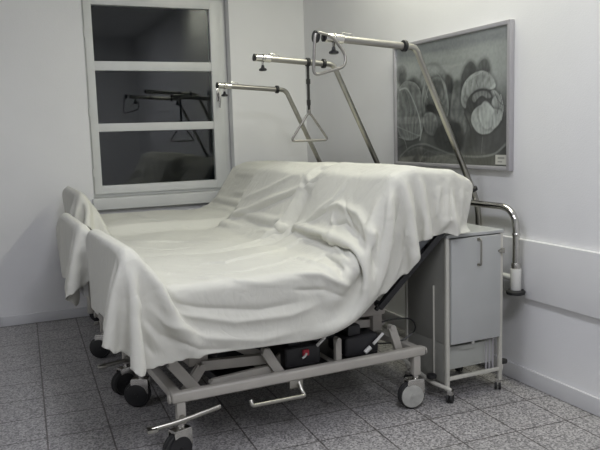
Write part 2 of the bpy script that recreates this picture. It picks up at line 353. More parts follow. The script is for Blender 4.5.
def paint():
    nu, nv = 300, 200
    U, V = np.meshgrid(np.linspace(0, 1, nu), np.linspace(0, 1, nv)); asp = 1.305/.883
    rng = np.random.RandomState(3)
    def noise(su, sv, seed):
        rs = np.random.RandomState(seed); g = rs.rand(sv+2, su+2)
        x = U*su; y = V*sv; i = np.minimum(x.astype(int), su); j = np.minimum(y.astype(int), sv); fx = x-i; fy = y-j
        fx = fx*fx*(3-2*fx); fy = fy*fy*(3-2*fy)
        i1 = np.minimum(i+1, su+1); j1 = np.minimum(j+1, sv+1)
        return (g[j, i]*(1-fx)+g[j, i1]*fx)*(1-fy)+(g[j1, i]*(1-fx)+g[j1, i1]*fx)*fy
    ss = lambda a, b, x: (lambda t: t*t*(3-2*t))(np.clip((x-a)/(b-a), 0, 1))
    k = .30+.05*noise(6, 4, 1)
    g = ss(.72, .42, V); k = k*(1-g)+(.075+.05*noise(14, 9, 2))*g
    def blend(img, val, a): return img*(1-a)+val*a
    def shape(img, base, soft, streak, seed, edge, pts):
        for _ in range(2): pts = [(a_[0]*w1+b_[0]*(1-w1), a_[1]*w1+b_[1]*(1-w1)) for a_, b_ in zip(pts, pts[1:]+pts[:1]) for w1 in (.75, .25)]
        px, pz = U*asp, V; d = poly_sdf(px+.006*(noise(30, 20, 200+seed)-.5), pz+.006*(noise(30, 20, 300+seed)-.5), [(q[0]*asp, q[1]) for q in pts])
        a = ss(soft*.35, -soft*.35, d)
        img = img*(1-(.42 if seed not in (20, 32) else .2)*ss(.035, 0, d))
        cx = sum(q[0] for q in pts)/len(pts); cy = min(q[1] for q in pts)-.12
        ang = np.arctan2((U-cx)*asp, V-cy)
        st = noise(12, 10, 30+seed)*.5+.25+.25*np.sin(ang*30+7*noise(9, 9, 130+seed)+seed)
        body = base*(1-streak*.5+streak*.95*st)*(.62+.75*noise(9, 9, 400+seed))+edge*ss(-.035, -.004, d)
        body = body*(.85+.3*noise(60, 44, 60+seed))
        return blend(img, np.clip(body, .01, .8), a)
    for (b_, s_, k_, sd_, e_, pts_) in POLYS: k = shape(k, b_, s_, k_, sd_, e_, pts_)
    def curve(img, pts, w0, val):
        pts = np.array(pts); best = np.full(U.shape, 9.)
        P = []
        for q in range(len(pts)-1):
            p0 = pts[max(q-1, 0)]; p1 = pts[q]; p2 = pts[q+1]; p3 = pts[min(q+2, len(pts)-1)]
            for t in np.linspace(0, 1, 14, endpoint=False):
                P.append(.5*((2*p1)+(-p0+p2)*t+(2*p0-5*p1+4*p2-p3)*t*t+(-p0+3*p1-3*p2+p3)*t**3))
        P.append(pts[-1])
        for p in P: best = np.minimum(best, np.hypot((U-p[0])*asp, V-p[1]))
        return blend(img, val, .8*ss(w0, w0*.35, best))
    for (w_, v_, pts_) in CURVES: k = curve(k, pts_, w_, v_)
    k = k*(.92+.16*noise(90, 60, 99)); k = np.where(k < .2, k*(.62+1.9*k), k*1.0)
    rgb = np.stack([k*.93, k*1.0, k*.95, np.ones_like(k)], -1)
    # little white label in the lower right corner of the print
    lab = ((U > .905) & (U < .985) & (V > .012) & (V < .085))
    rgb[lab] = (.5, .5, .46, 1)
    rgb[lab & (np.abs(V-.06) < .006) & (U > .92) & (U < .97)] = (.25, .25, .24, 1)
    rgb[lab & (np.abs(V-.035) < .005) & (U > .92) & (U < .955)] = (.25, .25, .24, 1)
    return U, V, rgb, nu, nv
U_, V_, RGB, nu, nv = paint()
ww = (PY0-PY1)-2*fw; hh = h-2*fw
verts = [(-.018, (.5-a)*ww, fw+b*hh) for a, b in zip(U_.ravel(), V_.ravel())]
faces = [(j*nu+i, j*nu+i+1, (j+1)*nu+i+1, (j+1)*nu+i) for j in range(nv-1) for i in range(nu-1)]
me = bpy.data.meshes.new('tulip_print'); me.from_pydata(verts, [], faces)
ca = me.color_attributes.new('print', 'FLOAT_COLOR', 'POINT'); ca.data.foreach_set('color', RGB.astype(np.float32).ravel())
pm = mat('glazed_print', (.3, .3, .3), .35, coat=1.0, Coat_Roughness=.04)
vc = pm.node_tree.nodes.new('ShaderNodeVertexColor'); vc.layer_name = 'print'
pm.node_tree.links.new(vc.outputs[0], pm.node_tree.nodes['Principled BSDF'].inputs['Base Color'])
me.materials.append(pm)
o = bpy.data.objects.new('tulip_print', me); COL.objects.link(o); o.parent = pic
bm = bmesh.new(); box(bm, -.016, -.002, -w2+.01, w2-.01, .01, h-.01, 0); fin('backing_board', bm, cabs_m, pic)

# ------------------------------------------------------------------ hospital bed
# local frame: origin on the floor below the footboard, +x to the head end, +y away from the camera
def castor(parent, x, y, ang, flip=1):
    c = fin('castor', (lambda b: (
        lathe(b, [(.018, 0), (.018, -.03), (.024, -.032), (.024, -.06)], (x, y, .205), (0, 0, 1), 16),
        box(b, -.058, .042, -.030, -.024, .085, .165, .004, Matrix.Translation((x, y, 0)) @ Matrix.Rotation(ang, 4, 'Z')),
        box(b, -.058, .042, .024, .030, .085, .165, .004, Matrix.Translation((x, y, 0)) @ Matrix.Rotation(ang, 4, 'Z')),
        box(b, -.055, .040, -.030, .030, .155, .172, .006, Matrix.Translation((x, y, 0)) @ Matrix.Rotation(ang, 4, 'Z')), b)[-1])(bmesh.new()), chrome_m, parent)
    ax = Vector((-math.sin(ang), math.cos(ang), 0)); off = Vector((math.cos(ang), math.sin(ang), 0))*-.028
    cc = Vector((x, y, .0765))+off
    for s in (-1, 1):
        b = bmesh.new(); q = cc+ax*(s*.012)
        lathe(b, [(.058, -.010), (.070, -.010), (.076, -.005), (.076, .005), (.070, .010), (.058, .010)], q, ax, 32)
        fin('wheel', b, rub_m, c)
    for s in (-1, 1):
        b = bmesh.new(); q = cc+ax*(s*.0235)
        lathe(b, [(.066, 0), (.065, s*.006), (.042, s*.010), (.012, s*.011), (.011, s*.015), (0.001, s*.0155)], q, ax, 28)
        fin('wheel_cover', b, hub_m if x > 1 else black_m, c)
    return c
HEAP = [(.06, .71), (.06, .83), (1.10, .83), (1.24, .91), (1.36, 1.12), (1.44, 1.27), (1.55, 1.315), (1.80, 1.295), (1.895, 1.225), (1.925, 1.13), (1.42, .70), (1.30, .66)]
HEAP3 = [(.06, .76), (.06, .895), (1.16, .895), (1.28, .95), (1.38, 1.10), (1.47, 1.24), (1.58, 1.285), (1.90, 1.27), (1.955, 1.22), (1.965, 1.15), (1.46, .74), (1.30, .71)]
def mattress_bm(poly0, d=.035):
    n = len(poly0); out = []
    for i in range(n):
        p = Vector(poly0[i]); a = (p-Vector(poly0[i-1])).normalized(); c = (Vector(poly0[(i+1) % n])-p).normalized()
        n1 = Vector((a.y, -a.x)); n2 = Vector((c.y, -c.x)); nn = n1+n2; nn = nn/max(.4, nn.dot(n1)) if nn.length > .1 else n1
        out.append((p.x+nn.x*d, p.y+nn.y*d))
    b = bmesh.new(); prism(b, out, -.435, .435, .018); return b
def make_bed():
    B = empty('hospital_bed', (0, 0, 0), 0)
    # chassis
    b = bmesh.new()
    for s in (-1, 1):
        box(b, .17, 1.62, s*.40-.026, s*.40+.026, .297, .350, .018, seg=3)
        for x in (.215, 1.565): box(b, x-.022, x+.022, s*.40-.020, s*.40+.020, .19, .30, .006)
    for x in (.205, 1.585): box(b, x-.025, x+.025, -.385, .385, .298, .342, .008)
    for x in (.72, 1.10): box(b, x-.02, x+.02, -.385, .385, .285, .315, .005)
    fin('chassis_frame', b, bed_m, B)
    for s in (-1, 1):
        for x in (.168, 1.622):
            b = bmesh.new(); lathe(b, [(.022, 0), (.024, .004), (.020, .010)] , (x, s*.40, .32), (1 if x > 1 else -1, 0, 0), 16); fin('rail_end_cap', b, bed_m, B)
    castor(B, .215, -.40, .35); castor(B, .215, .40, -.5); castor(B, 1.565, -.40, -.2); castor(B, 1.565, .40, .2)
    # lift arms
    for s in (-1, 1):
        y = s*.30
        def A(p, q, wy, hh, m=arm_m, dy=0):
            b = bmesh.new(); bar(b, (p[0], y+dy*s, p[1]), (q[0], y+dy*s, q[1]), wy, hh); 
            lathe(b, [(.014, 0), (.014, wy+.012)], (p[0], y+dy*s-(wy/2+.006), p[1]), (0, 1, 0), 12)
            lathe(b, [(.014, 0), (.014, wy+.012)], (q[0], y+dy*s-(wy/2+.006), q[1]), (0, 1, 0), 12)
            return fin('lift_arm', b, m, B)
        A((.20, .47), (.33, .30), .03, .055, bed_m, .03)
        A((.36, .42), (.27, .30), .03, .05, bed_m)
        A((.36, .42), (.73, .395), .04, .05, bed_m, -.01)
        A((1.06, .50), (1.44, .475), .04, .045, bed_m, -.06)
        A((.40, .335), (.74, .355), .03, .04, bed_m, .03)
        A((.68, .46), (.77, .31), .028, .05, bed_m, .05)
        A((1.10, .45), (1.10, .30), .03, .035, bed_m, .05)
        A((1.44, .47), (1.49, .32), .028, .045, bed_m, .05)
        A((.74, .33), (1.12, .60), .025, .05, arm_m, -.04)
        A((.36, .60), (.70, .40), .025, .05, arm_m, -.04)
    # lying surface frame under the mattress
    b = bmesh.new()
    for s in (-1, 1):
        box(b, .03, 1.32, s*.36-.018, s*.36+.018, .60, .66, .006)
        box(b, .36, 1.42, s*.30-.02, s*.30+.02, .54, .60, .005)
    for x in (.05, .36, .70, 1.05, 1.30): box(b, x-.02, x+.02, -.35, .35, .61, .65, .004)
    for y in (.09, .30): box(b, 1.28, 2.25, y-.018, y+.018, .60, .65, .005)
    box(b, .30, .40, -.29, .29, .42, .56, .006); box(b, 1.36, 1.42, -.29, .29, .44, .56, .006)
    fin('bed_deck_frame', b, arm_m, B)
    b = bmesh.new()
    for i in range(9): box(b, .12+i*.135, .20+i*.135, -.41, .41, .66, .675, .003)
    fin('deck_slats', b, arm_m, B)
    # raised backrest
    b = bmesh.new()
    for s in (-1, 1):
        bar(b, (1.315, s*.43, .61), (1.87, s*.43, 1.11), .024, .034)
        bar(b, (1.33, s*.37, .585), (1.70, s*.30, .90), .02, .02)
    for t in (.03, .3, .6, .97): bar(b, (1.315+.555*t, -.42, .61+.50*t), (1.315+.555*t, .42, .61+.50*t), .03, .025)
    fin('backrest_frame', b, black_m, B)
    # mattress with the raised, padded head section
    fin('mattress', mattress_bm(HEAP), mattr_m, B)
    # footboard
    b = bmesh.new(); n = 8
    pts = [(-.44, .64), (.44, .64)]
    for k in range(n+1): a = PI/2*k/n; pts.append((.44-.14+.14*math.sin(PI/2-a)*1.0, 1.035-.14+.14*math.sin(a)))
    for k in range(n+1): a = PI/2*k/n; pts.append((-.44+.14-.14*math.sin(a), 1.035-.14+.14*math.cos(a)))
    A_ = [b.verts.new((-.012, y, z)) for y, z in pts]; C_ = [b.verts.new((.014, y, z)) for y, z in pts]
    b.faces.new(A_); b.faces.new(C_[::-1])
    for i in range(len(pts)): b.faces.new((A_[i], C_[i], C_[(i+1) % len(pts)], A_[(i+1) % len(pts)]))
    fb = fin('footboard', b, pan_m, B)
    b = bmesh.new()
    for s in (-1, 1):
        b = bmesh.new(); box(b, .012, .045, s*.37-.02, s*.37+.02, .52, .80, .005); fin('footboard_post', b, steel_m, fb)
    # head end: cross bar, sleeves, rubber discs and chrome hoop
    hx = 2.275
    b = bmesh.new()
    tube(b, [(hx, -.40, .655), (hx, .40, .655)], .019, 14)
    for s in (-1, 1): lathe(b, [(.030, 0), (.032, .006), (.032, .125), (.029, .13)], (hx, s*.415, .585), (0, 0, 1), 20)
    fin('head_crossbar', b, white_m, B)
    for s in (-1, 1):
        b = bmesh.new(); lathe(b, [(.030, -.012), (.052, -.010), (.056, -.002), (.056, .008), (.050, .014), (.030, .016)], (hx, s*.415, .572), (0, 0, 1), 26)
        fin('rubber_bumper', b, rub_m, B)
    b = bmesh.new()
    tube(b, fillet([(hx, -.415, .70), (hx, -.415, 1.075), (hx, .415, 1.075), (hx, .415, .70)], .14, 10), .0205, 16)
    for s in (-1, 1):
        lathe(b, [(.024, 0), (.026, .004), (.026, .03), (.024, .034)], (hx, s*.415, .715), (0, 0, 1), 16)
        lathe(b, [(.022, 0), (.0245, .004), (.0245, .014), (.022, .018)], (hx, s*.415, .91), (0, 0, 1), 16)
    fin('head_hoop', b, chrome_m, B)
    # patient lifting pole
    px, py = 2.325, -.02
    P0 = Vector((px, py, .60)); P1 = Vector((px+.0, py, 1.06)); P2 = Vector((1.77, py, 1.99+.02)); P3 = Vector((1.74, py, 2.02))
    b = bmesh.new()
    path = fillet([P0, P1, (1.85, py, 2.03), (1.76, py, 2.035)], .10, 10)
    tube(b, path, .019, 16)
    pole = fin('lifting_pole', b, steel_m, B)
    b = bmesh.new(); lathe(b, [(.021, 0), (.029, .003), (.029, .022), (.021, .025)], (px-.040, py, 1.15), (-.42, 0, .9), 20); fin('collar', b, black_m, pole)
    b = bmesh.new(); lathe(b, [(.022, 0), (.033, .004), (.033, .024), (.022, .028)], (1.785, py, 2.034), (-1, 0, .04), 22)
    fin('collar', b, black_m, pole)
    b = bmesh.new(); tube(b, [(1.76, py, 2.034), (1.28, py, 2.066)], .021, 16)
    fin('overhead_arm', b, satin_m, pole)
    b = bmesh.new()
    def al(x): return Vector((x, py, 2.036+(1.72-x)*.068))
    d = Vector((-1, 0, .068))
    for x, rr, L in ((1.36, .0255, .055), (1.295, .0245, .05)): lathe(b, [(rr-.003, 0), (rr, .003), (rr, L-.003), (rr-.003, L)], al(x), d, 20)
    lathe(b, [(.027, 0), (.028, .003), (.028, .015), (.026, .018)], al(1.315), d, 20)
    tube(b, [al(1.30)+Vector((0, 0, -.02)), al(1.30)+Vector((0, 0, -.045))], .008, 10)
    # wire hook on top
    tube(b, fillet([al(1.33)+Vector((0, 0, .02)), al(1.36)+Vector((0, 0, .036)), al(1.42)+Vector((0, 0, .034)), al(1.42)+Vector((0, 0, .015))], .008, 4), .0028, 8)
    fin('arm_clamp', b, chrome_m, pole)
    b = bmesh.new()
    lathe(b, [(.016, 0), (.025, .003), (.025, .012), (.014, .016)], al(1.247)+Vector((0, 0, 0)), d, 20)
    fin('arm_end_cap', b, black_m, pole); b = bmesh.new()
    k = al(1.30)+Vector((0, 0, -.045))
    lathe(b, [(.006, 0), (.010, -.004), (.012, -.018), (.027, -.028), (.027, -.038), (.018, -.042)], k, (0, 0, 1), 6)
    fin('clamp_knob', b, black_m, pole)
    # motors
    for x in (.91, 1.27):
        b = bmesh.new()
        box(b, x-.11, x+.10, -.335, -.12, .335, .445, .022, seg=3)
        box(b, x-.08, x-.0, -.31, -.14, .43, .50, .014)
        tube(b, [(x+.06, -.20, .40), (x+.36 if x < 1 else x-.35, -.18, .47)], .022, 14)
        mo = fin('lift_motor', b, motor_m, B)
        if x < 1:
            b = bmesh.new(); box(b, x-.012, x+.022, -.350, -.330, .392, .424, .004); fin('plug_catch', b, red_m, mo)
            b = bmesh.new(); tube(b, fillet([(x-.020, -.352, .385), (x-.005, -.354, .392), (x+.005, -.354, .408)], .008, 4), .006, 8); fin('cable_plug', b, white_m, mo)
            b = bmesh.new(); tube(b, [(x+.07, -.345, .435), (x+.12, -.345, .475)], .0085, 10); fin('cable_sleeve', b, white_m, mo)
        else:
            b = bmesh.new(); tube(b, [(x+.0, -.350, .352), (x+.035, -.350, .376)], .0125, 12); fin('cable_plug', b, white_m, mo)
            b = bmesh.new(); tube(b, [(x+.055, -.348, .390), (x+.12, -.345, .440)], .0085, 10); fin('cable_sleeve', b, white_m, mo)
    b = bmesh.new()
    tube(b, fillet([(1.36, -.24, .46), (1.50, -.30, .50), (1.62, -.30, .48), (1.66, -.28, .40), (1.56, -.26, .34), (1.40, -.24, .35), (1.33, -.2, .40)], .09, 8), .0045, 8)
    tube(b, fillet([(.96, -.25, .46), (1.02, -.27, .54), (1.12, -.26, .50), (1.2, -.24, .52)], .05, 6), .004, 8)
    fin('power_cable', b, black_m, B)
    b = bmesh.new()
    box(b, .44, 1.40, -.27, .27, .292, .312, .006); box(b, .44, .455, -.27, .27, .30, .345, .004); box(b, 1.385, 1.40, -.27, .27, .30, .345, .004)
    box(b, .50, .66, -.12, .20, .312, .44, .02); box(b, 1.02, 1.16, .02, .22, .312, .46, .02)
    fin('shade_tray', b, black_m, B)  # added black tray and blocks, deepen the shade under the bed
    # side grip under the rail and foot pedal
    b = bmesh.new()
    tube(b, fillet([(.84, -.40, .29), (.84, -.44, .245), (.85, -.455, .224), (.56, -.455, .228), (.56, -.44, .25)], .02, 5), .011, 12)
    box(b, .785, .86, -.415, -.385, .255, .297, .004)
    fin('side_release_handle', b, steel_m, B)
    b = bmesh.new()
    tube(b, fillet([(.06, -.46, .215), (.20, -.455, .225), (.40, -.44, .252)], .05, 5), .012, 12)
    box(b, .035, .085, -.485, -.435, .205, .222, .006)
    lathe(b, [(.014, 0), (.015, .004), (.015, .05)], (.215, -.46, .226), (0, 1, 0), 14)
    fin('brake_pedal', b, steel_m, B)
    return B
bedA = make_bed()
BEDS = [((.53, 3.60), .035), ((.47, 4.66), .02), ((.60, 5.70), .01)]
BL = ['hospital bed nearest the camera on a beige wheeled chassis beside the cabinet',
      'middle hospital bed between the nearest bed and the one by the window',
      'hospital bed by the window, farthest of the three under the sheets']
BedsO = []
for i, ((x, y), a) in enumerate(BEDS):
    o = bedA if i == 0 else copy_tree(bedA)
    o.location = (x, y, 0); o.rotation_euler = (0, 0, a); tag(o, BL[i], 'bed', 'hospital beds pushed side by side'); BedsO.append(o)
# the bed by the window is cranked a little higher and its pole sits lower in its socket
for ch in BedsO[1].children:
    if ch.name.startswith('lifting_pole'): ch.location.x += .035
for ch in BedsO[2].children:
    k = ch.name.split('.')[0]
    if k in ('footboard',): ch.location.z += .12
    if k in ('bed_deck_frame', 'deck_slats'): ch.location.z += .045
    if k == 'backrest_frame': ch.location.z += .035
    if k == 'lifting_pole': ch.location.z -= .115; ch.location.x -= .045
    if k == 'mattress':
        q = fin('mattress', mattress_bm(HEAP3), mattr_m); ch.data = q.data; bpy.data.objects.remove(q)

# ------------------------------------------------------------------ triangular grips hung from the poles
def bed_pt(i, x, y, z):
    (bx, by), a = BEDS[i]; c, s = math.cos(a), math.sin(a)
    return Vector((bx+x*c-y*s, by+x*s+y*c, z))
# middle bed: grip on a long black strap
g = bed_pt(1, 1.68, -.02, 0); zt = 2.043
T = empty('triangular_grip', (g.x, g.y, 1.49), .02, 'grey triangular grip hanging on a long black strap from the middle arm', 'grip handle')
b = bmesh.new(); tube(b, fillet([(0, 0, .205), (-.15, 0, -.0), (.15, 0, -.0)], .035, 8, closed=True), .0085, 12, closed=True)
lathe(b, [(.010, 0), (.013, .004), (.013, .03), (.008, .034)], (0, 0, .185), (0, 0, 1), 14)
fin('grip_tube', b, satin_m, T)
b = bmesh.new(); zz = zt-1.49
box(b, -.010, .010, -.004, .004, .215, zz-.022, .002)
box(b, -.013, .013, -.007, .007, .25, .29, .003); box(b, -.014, .014, -.008, .008, .40, .435, .003)
lathe(b, [(.0215, -.013), (.029, -.012), (.029, .012), (.0215, .013)], (0, 0, zz), (1, 0, -.068), 22)
fin('strap', b, strap_m, T)
# nearest bed: grip folded up over the end of the arm
g = bed_pt(0, 1.225, -.02, 0)
T2 = empty('triangular_grip', (g.x, g.y, 1.87), .035, 'grey triangular grip slung close up over the end of the nearest arm', 'grip handle')
b = bmesh.new(); tube(b, fillet([(-.055, -.03, .225), (-.075, -.035, -.015), (.115, -.05, .035), (.135, -.03, .10), (.055, -.028, .20)], .04, 8, closed=True), .0085, 12, closed=True)
fin('grip_tube', b, satin_m, T2)
b = bmesh.new(); lathe(b, [(.026, -.012), (.033, -.010), (.033, .010), (.026, .012)], (-.035, 0, .2), (1, 0, -.068), 22)
tube(b, [(-.05, -.03, .222), (-.035, -.028, .205)], .010, 10)
fin('hanger_loop', b, black_m, T2)

# ------------------------------------------------------------------ bedside cabinet
CB = empty('bedside_cabinet', (2.30, 3.22, 0), .02, 'grey bedside cabinet on castors with tall door at the head of the nearest bed', 'cabinet')
W = .385; D = .42
b = bmesh.new()
box(b, 0, .018, .018, D, .33, .945, .003); box(b, W-.018, W, .018, D, .33, .945, .003)
box(b, 0, W, D-.012, D, .10, .945, .002); box(b, .018, W-.018, .018, D-.012, .33, .35, .002)
box(b, 0, .014, .03, D, .10, .34, .003)
fin('cabinet_body', b, cabs_m, CB)
b = bmesh.new()
box(b, -.008, .016, 0, .022, .065, .948, .006); box(b, W-.016, W+.008, 0, .022, .065, .948, .006)
box(b, -.008, .016, D-.022, D, .085, .94, .006); box(b, W-.016, W+.008, D-.022, D, .085, .94, .006)
box(b, -.012, -.001, .12, .126, .10, .66, .002)
box(b, .014, W-.014, .002, .022, .125, .145, .004)
fin('cabinet_frame', b, cabf_m, CB)
b = bmesh.new(); box(b, -.008, W+.008, -.004, D+.005, .945, .965, .006, seg=3); fin('cabinet_top', b, cab_m, CB)
b = bmesh.new(); box(b, .018, W-.020, -.012, .014, .338, .940, .004); dr = fin('door', b, cab_m, CB)
b = bmesh.new(); tube(b, fillet([(.205, -.012, .925), (.205, -.038, .925), (.205, -.038, .78), (.205, -.012, .78)], .012, 5), .0055, 10)
lathe(b, [(.010, 0), (.010, .006)], (.205, -.018, .925), (0, 1, 0), 12); lathe(b, [(.010, 0), (.010, .006)], (.205, -.018, .78), (0, 1, 0), 12)
fin('door_handle', b, steel_m, dr)
b = bmesh.new(); box(b, W-.022, W+.004, -.020, -.010, .83, .86, .003); lathe(b, [(.009, 0), (.009, .008)], (W-.03, -.020, .845), (0, 1, 0), 12); fin('door_latch', b, steel_m, dr)
b = bmesh.new()
box(b, .03, W-.03, .03, .042, .19, .315, .004); box(b, .03, W-.03, .03, .34, .18, .19, .003)
box(b, .03, .04, .03, .34, .18, .31, .003); box(b, W-.115, W-.105, .03, .34, .18, .31, .003)
prism(b, [(.06, .315), (.30, .315), (.27, .295), (.20, .287), (.16, .292), (.12, .287), (.09, .30)], .020, .030, .002)
dw = fin('drawer_basket', b, bin_m, CB)
b = bmesh.new(); lathe(b, [(.008, 0), (.010, .004), (.009, .014)], (.185, .02, .325), (0, -1, 0), 12); fin('drawer_knob', b, white_m, dw)
b = bmesh.new()
for x in (W-.09, W-.065, W-.04): tube(b, [(x, .03, .14), (x, .03, .32)], .006, 8)
fin('rear_rods', b, alu_m, CB)
b = bmesh.new()
tube(b, fillet([(-.035, .40, .15), (-.045, .10, .10), (.0, -.005, .085), (.01, -.01, .075)], .05, 6), .012, 10)
fin('castor_outrigger', b, cabf_m, CB)
b = bmesh.new()
tube(b, [(W-.004, .012, .09), (W+.05, .05, .15)], .010, 10)
fin('castor_outrigger', b, cabf_m, CB)
for (x, y, a) in ((.012, -.005, .6), (W, .03, .9), (.0, .40, .3), (W, .40, .4)):
    b = bmesh.new(); MM = Matrix.Translation((x, y, 0)) @ Matrix.Rotation(a, 4, 'Z')
    box(b, -.014, .020, -.018, .018, .045, .072, .005, MM); lathe(b, [(.007, 0), (.007, .02)], (x, y, .068), (0, 0, 1), 10)
    c = fin('castor', b, chrome_m, CB)
    b = bmesh.new(); ax = Vector((-math.sin(a), math.cos(a), 0))
    for s in (-1, 1): lathe(b, [(.018, -.007), (.025, -.006), (.0255, 0), (.025, .006), (.018, .007)], Vector((x, y, .0262))+ax*s*.011, ax, 20)
    fin('wheel', b, rub_m, c)
for x, y, z in ((W+.055, .055, .158), (-.04, .10, .135)):
    b = bmesh.new(); lathe(b, [(.010, -.012), (.028, -.010), (.030, 0), (.028, .010), (.010, .012)], (x, y, z), (0, 0, 1), 20); fin('bumper_roller', b, rub_m, CB)

# ------------------------------------------------------------------ bed sheets draped over the beds (point grids in whole millimetres, written as differences)
def add_folds(me, folds):
    """press creases and ridges into the cloth: each fold = (height mm, width mm, x,y,z mm, x,y,z mm, ...)"""
    n = len(me.vertices); P = np.empty(n*3, np.float32); me.vertices.foreach_get('co', P); P = P.reshape(-1, 3).astype(float)
    Nn = np.empty(n*3, np.float32); me.vertices.foreach_get('normal', Nn); Nn = Nn.reshape(-1, 3).astype(float)
    Nn *= np.sign(np.median(Nn[:, 2])) if abs(np.median(Nn[:, 2])) > .1 else 1
    D = np.zeros(n)
    for f in folds:
        amp, wid = f[0]/1000, f[1]/1000; Q = np.array(f[2:], float).reshape(-1, 3)/1000
        L = np.r_[0, np.cumsum(np.linalg.norm(np.diff(Q, axis=0), axis=1))]; best = np.full(n, 9.); tt = np.zeros(n)
        for k in range(len(Q)-1):
            e = Q[k+1]-Q[k]; t = np.clip((P-Q[k])@e/max(e@e, 1e-9), 0, 1); d = np.linalg.norm(P-Q[k]-t[:, None]*e, axis=1)
            b = d < best; best = np.where(b, d, best); tt = np.where(b, L[k]+t*(L[k+1]-L[k]), tt)
        u_ = tt/L[-1]; taper = np.clip(np.minimum(u_, 1-u_)/.22, 0, 1); taper = taper*taper*(3-2*taper)
        w_ = wid*(.7+.5*u_)
        D += amp*taper*np.exp(-np.abs(best/w_)**1.6)
    P += Nn*D[:, None]
    me.vertices.foreach_set('co', P.astype(np.float32).ravel()); me.update()
def sheet(name, label, ns, nt, data, starts=None, folds=None):
    q = np.array(data, dtype=np.int64).reshape(3, ns, nt)
    q = np.cumsum(np.cumsum(q, 2), 1); G = np.moveaxis(q, 0, -1)/1000.
    me = bpy.data.meshes.new(name)
    me.from_pydata([tuple(v) for v in G.reshape(-1, 3)], [], [(i*nt+j, (i+1)*nt+j, (i+1)*nt+j+1, i*nt+j+1) for i in range(ns-1) for j in range(nt-1) if starts is None or (j >= max(starts[i][0], starts[i+1][0]) and j < min(starts[i][1], starts[i+1][1]))])
    bb = bmesh.new(); bb.from_mesh(me); bmesh.ops.delete(bb, geom=[v for v in bb.verts if not v.link_faces], context='VERTS')
    for _ in range(3):
        mv = [(v, sum((e.other_vert(v).co for e in v.link_edges if e.is_boundary), Vector())/2) for v in bb.verts if v.is_boundary and sum(e.is_boundary for e in v.link_edges) == 2 and len(v.link_edges) != 2 ] if starts else []
        for v, c in mv: v.co = v.co*.5+c*.5
    bb.to_mesh(me); bb.free()
    me.materials.append(sheet_m)
    o = bpy.data.objects.new(name, me); COL.objects.link(o)
    sb = o.modifiers.new('sub', 'SUBSURF'); sb.levels = 2 if folds else 1; sb.render_levels = sb.levels
    dg = bpy.context.evaluated_depsgraph_get(); m2 = bpy.data.meshes.new_from_object(o.evaluated_get(dg))
    o.modifiers.clear(); o.data = m2; m2.name = name; m2.shade_smooth()
    if folds: add_folds(m2, folds)
    sd = o.modifiers.new('solid', 'SOLIDIFY'); sd.thickness = .003; sd.offset = 1
    tag(o, label, 'bed sheet', 'white sheets draped over the beds')
    return o
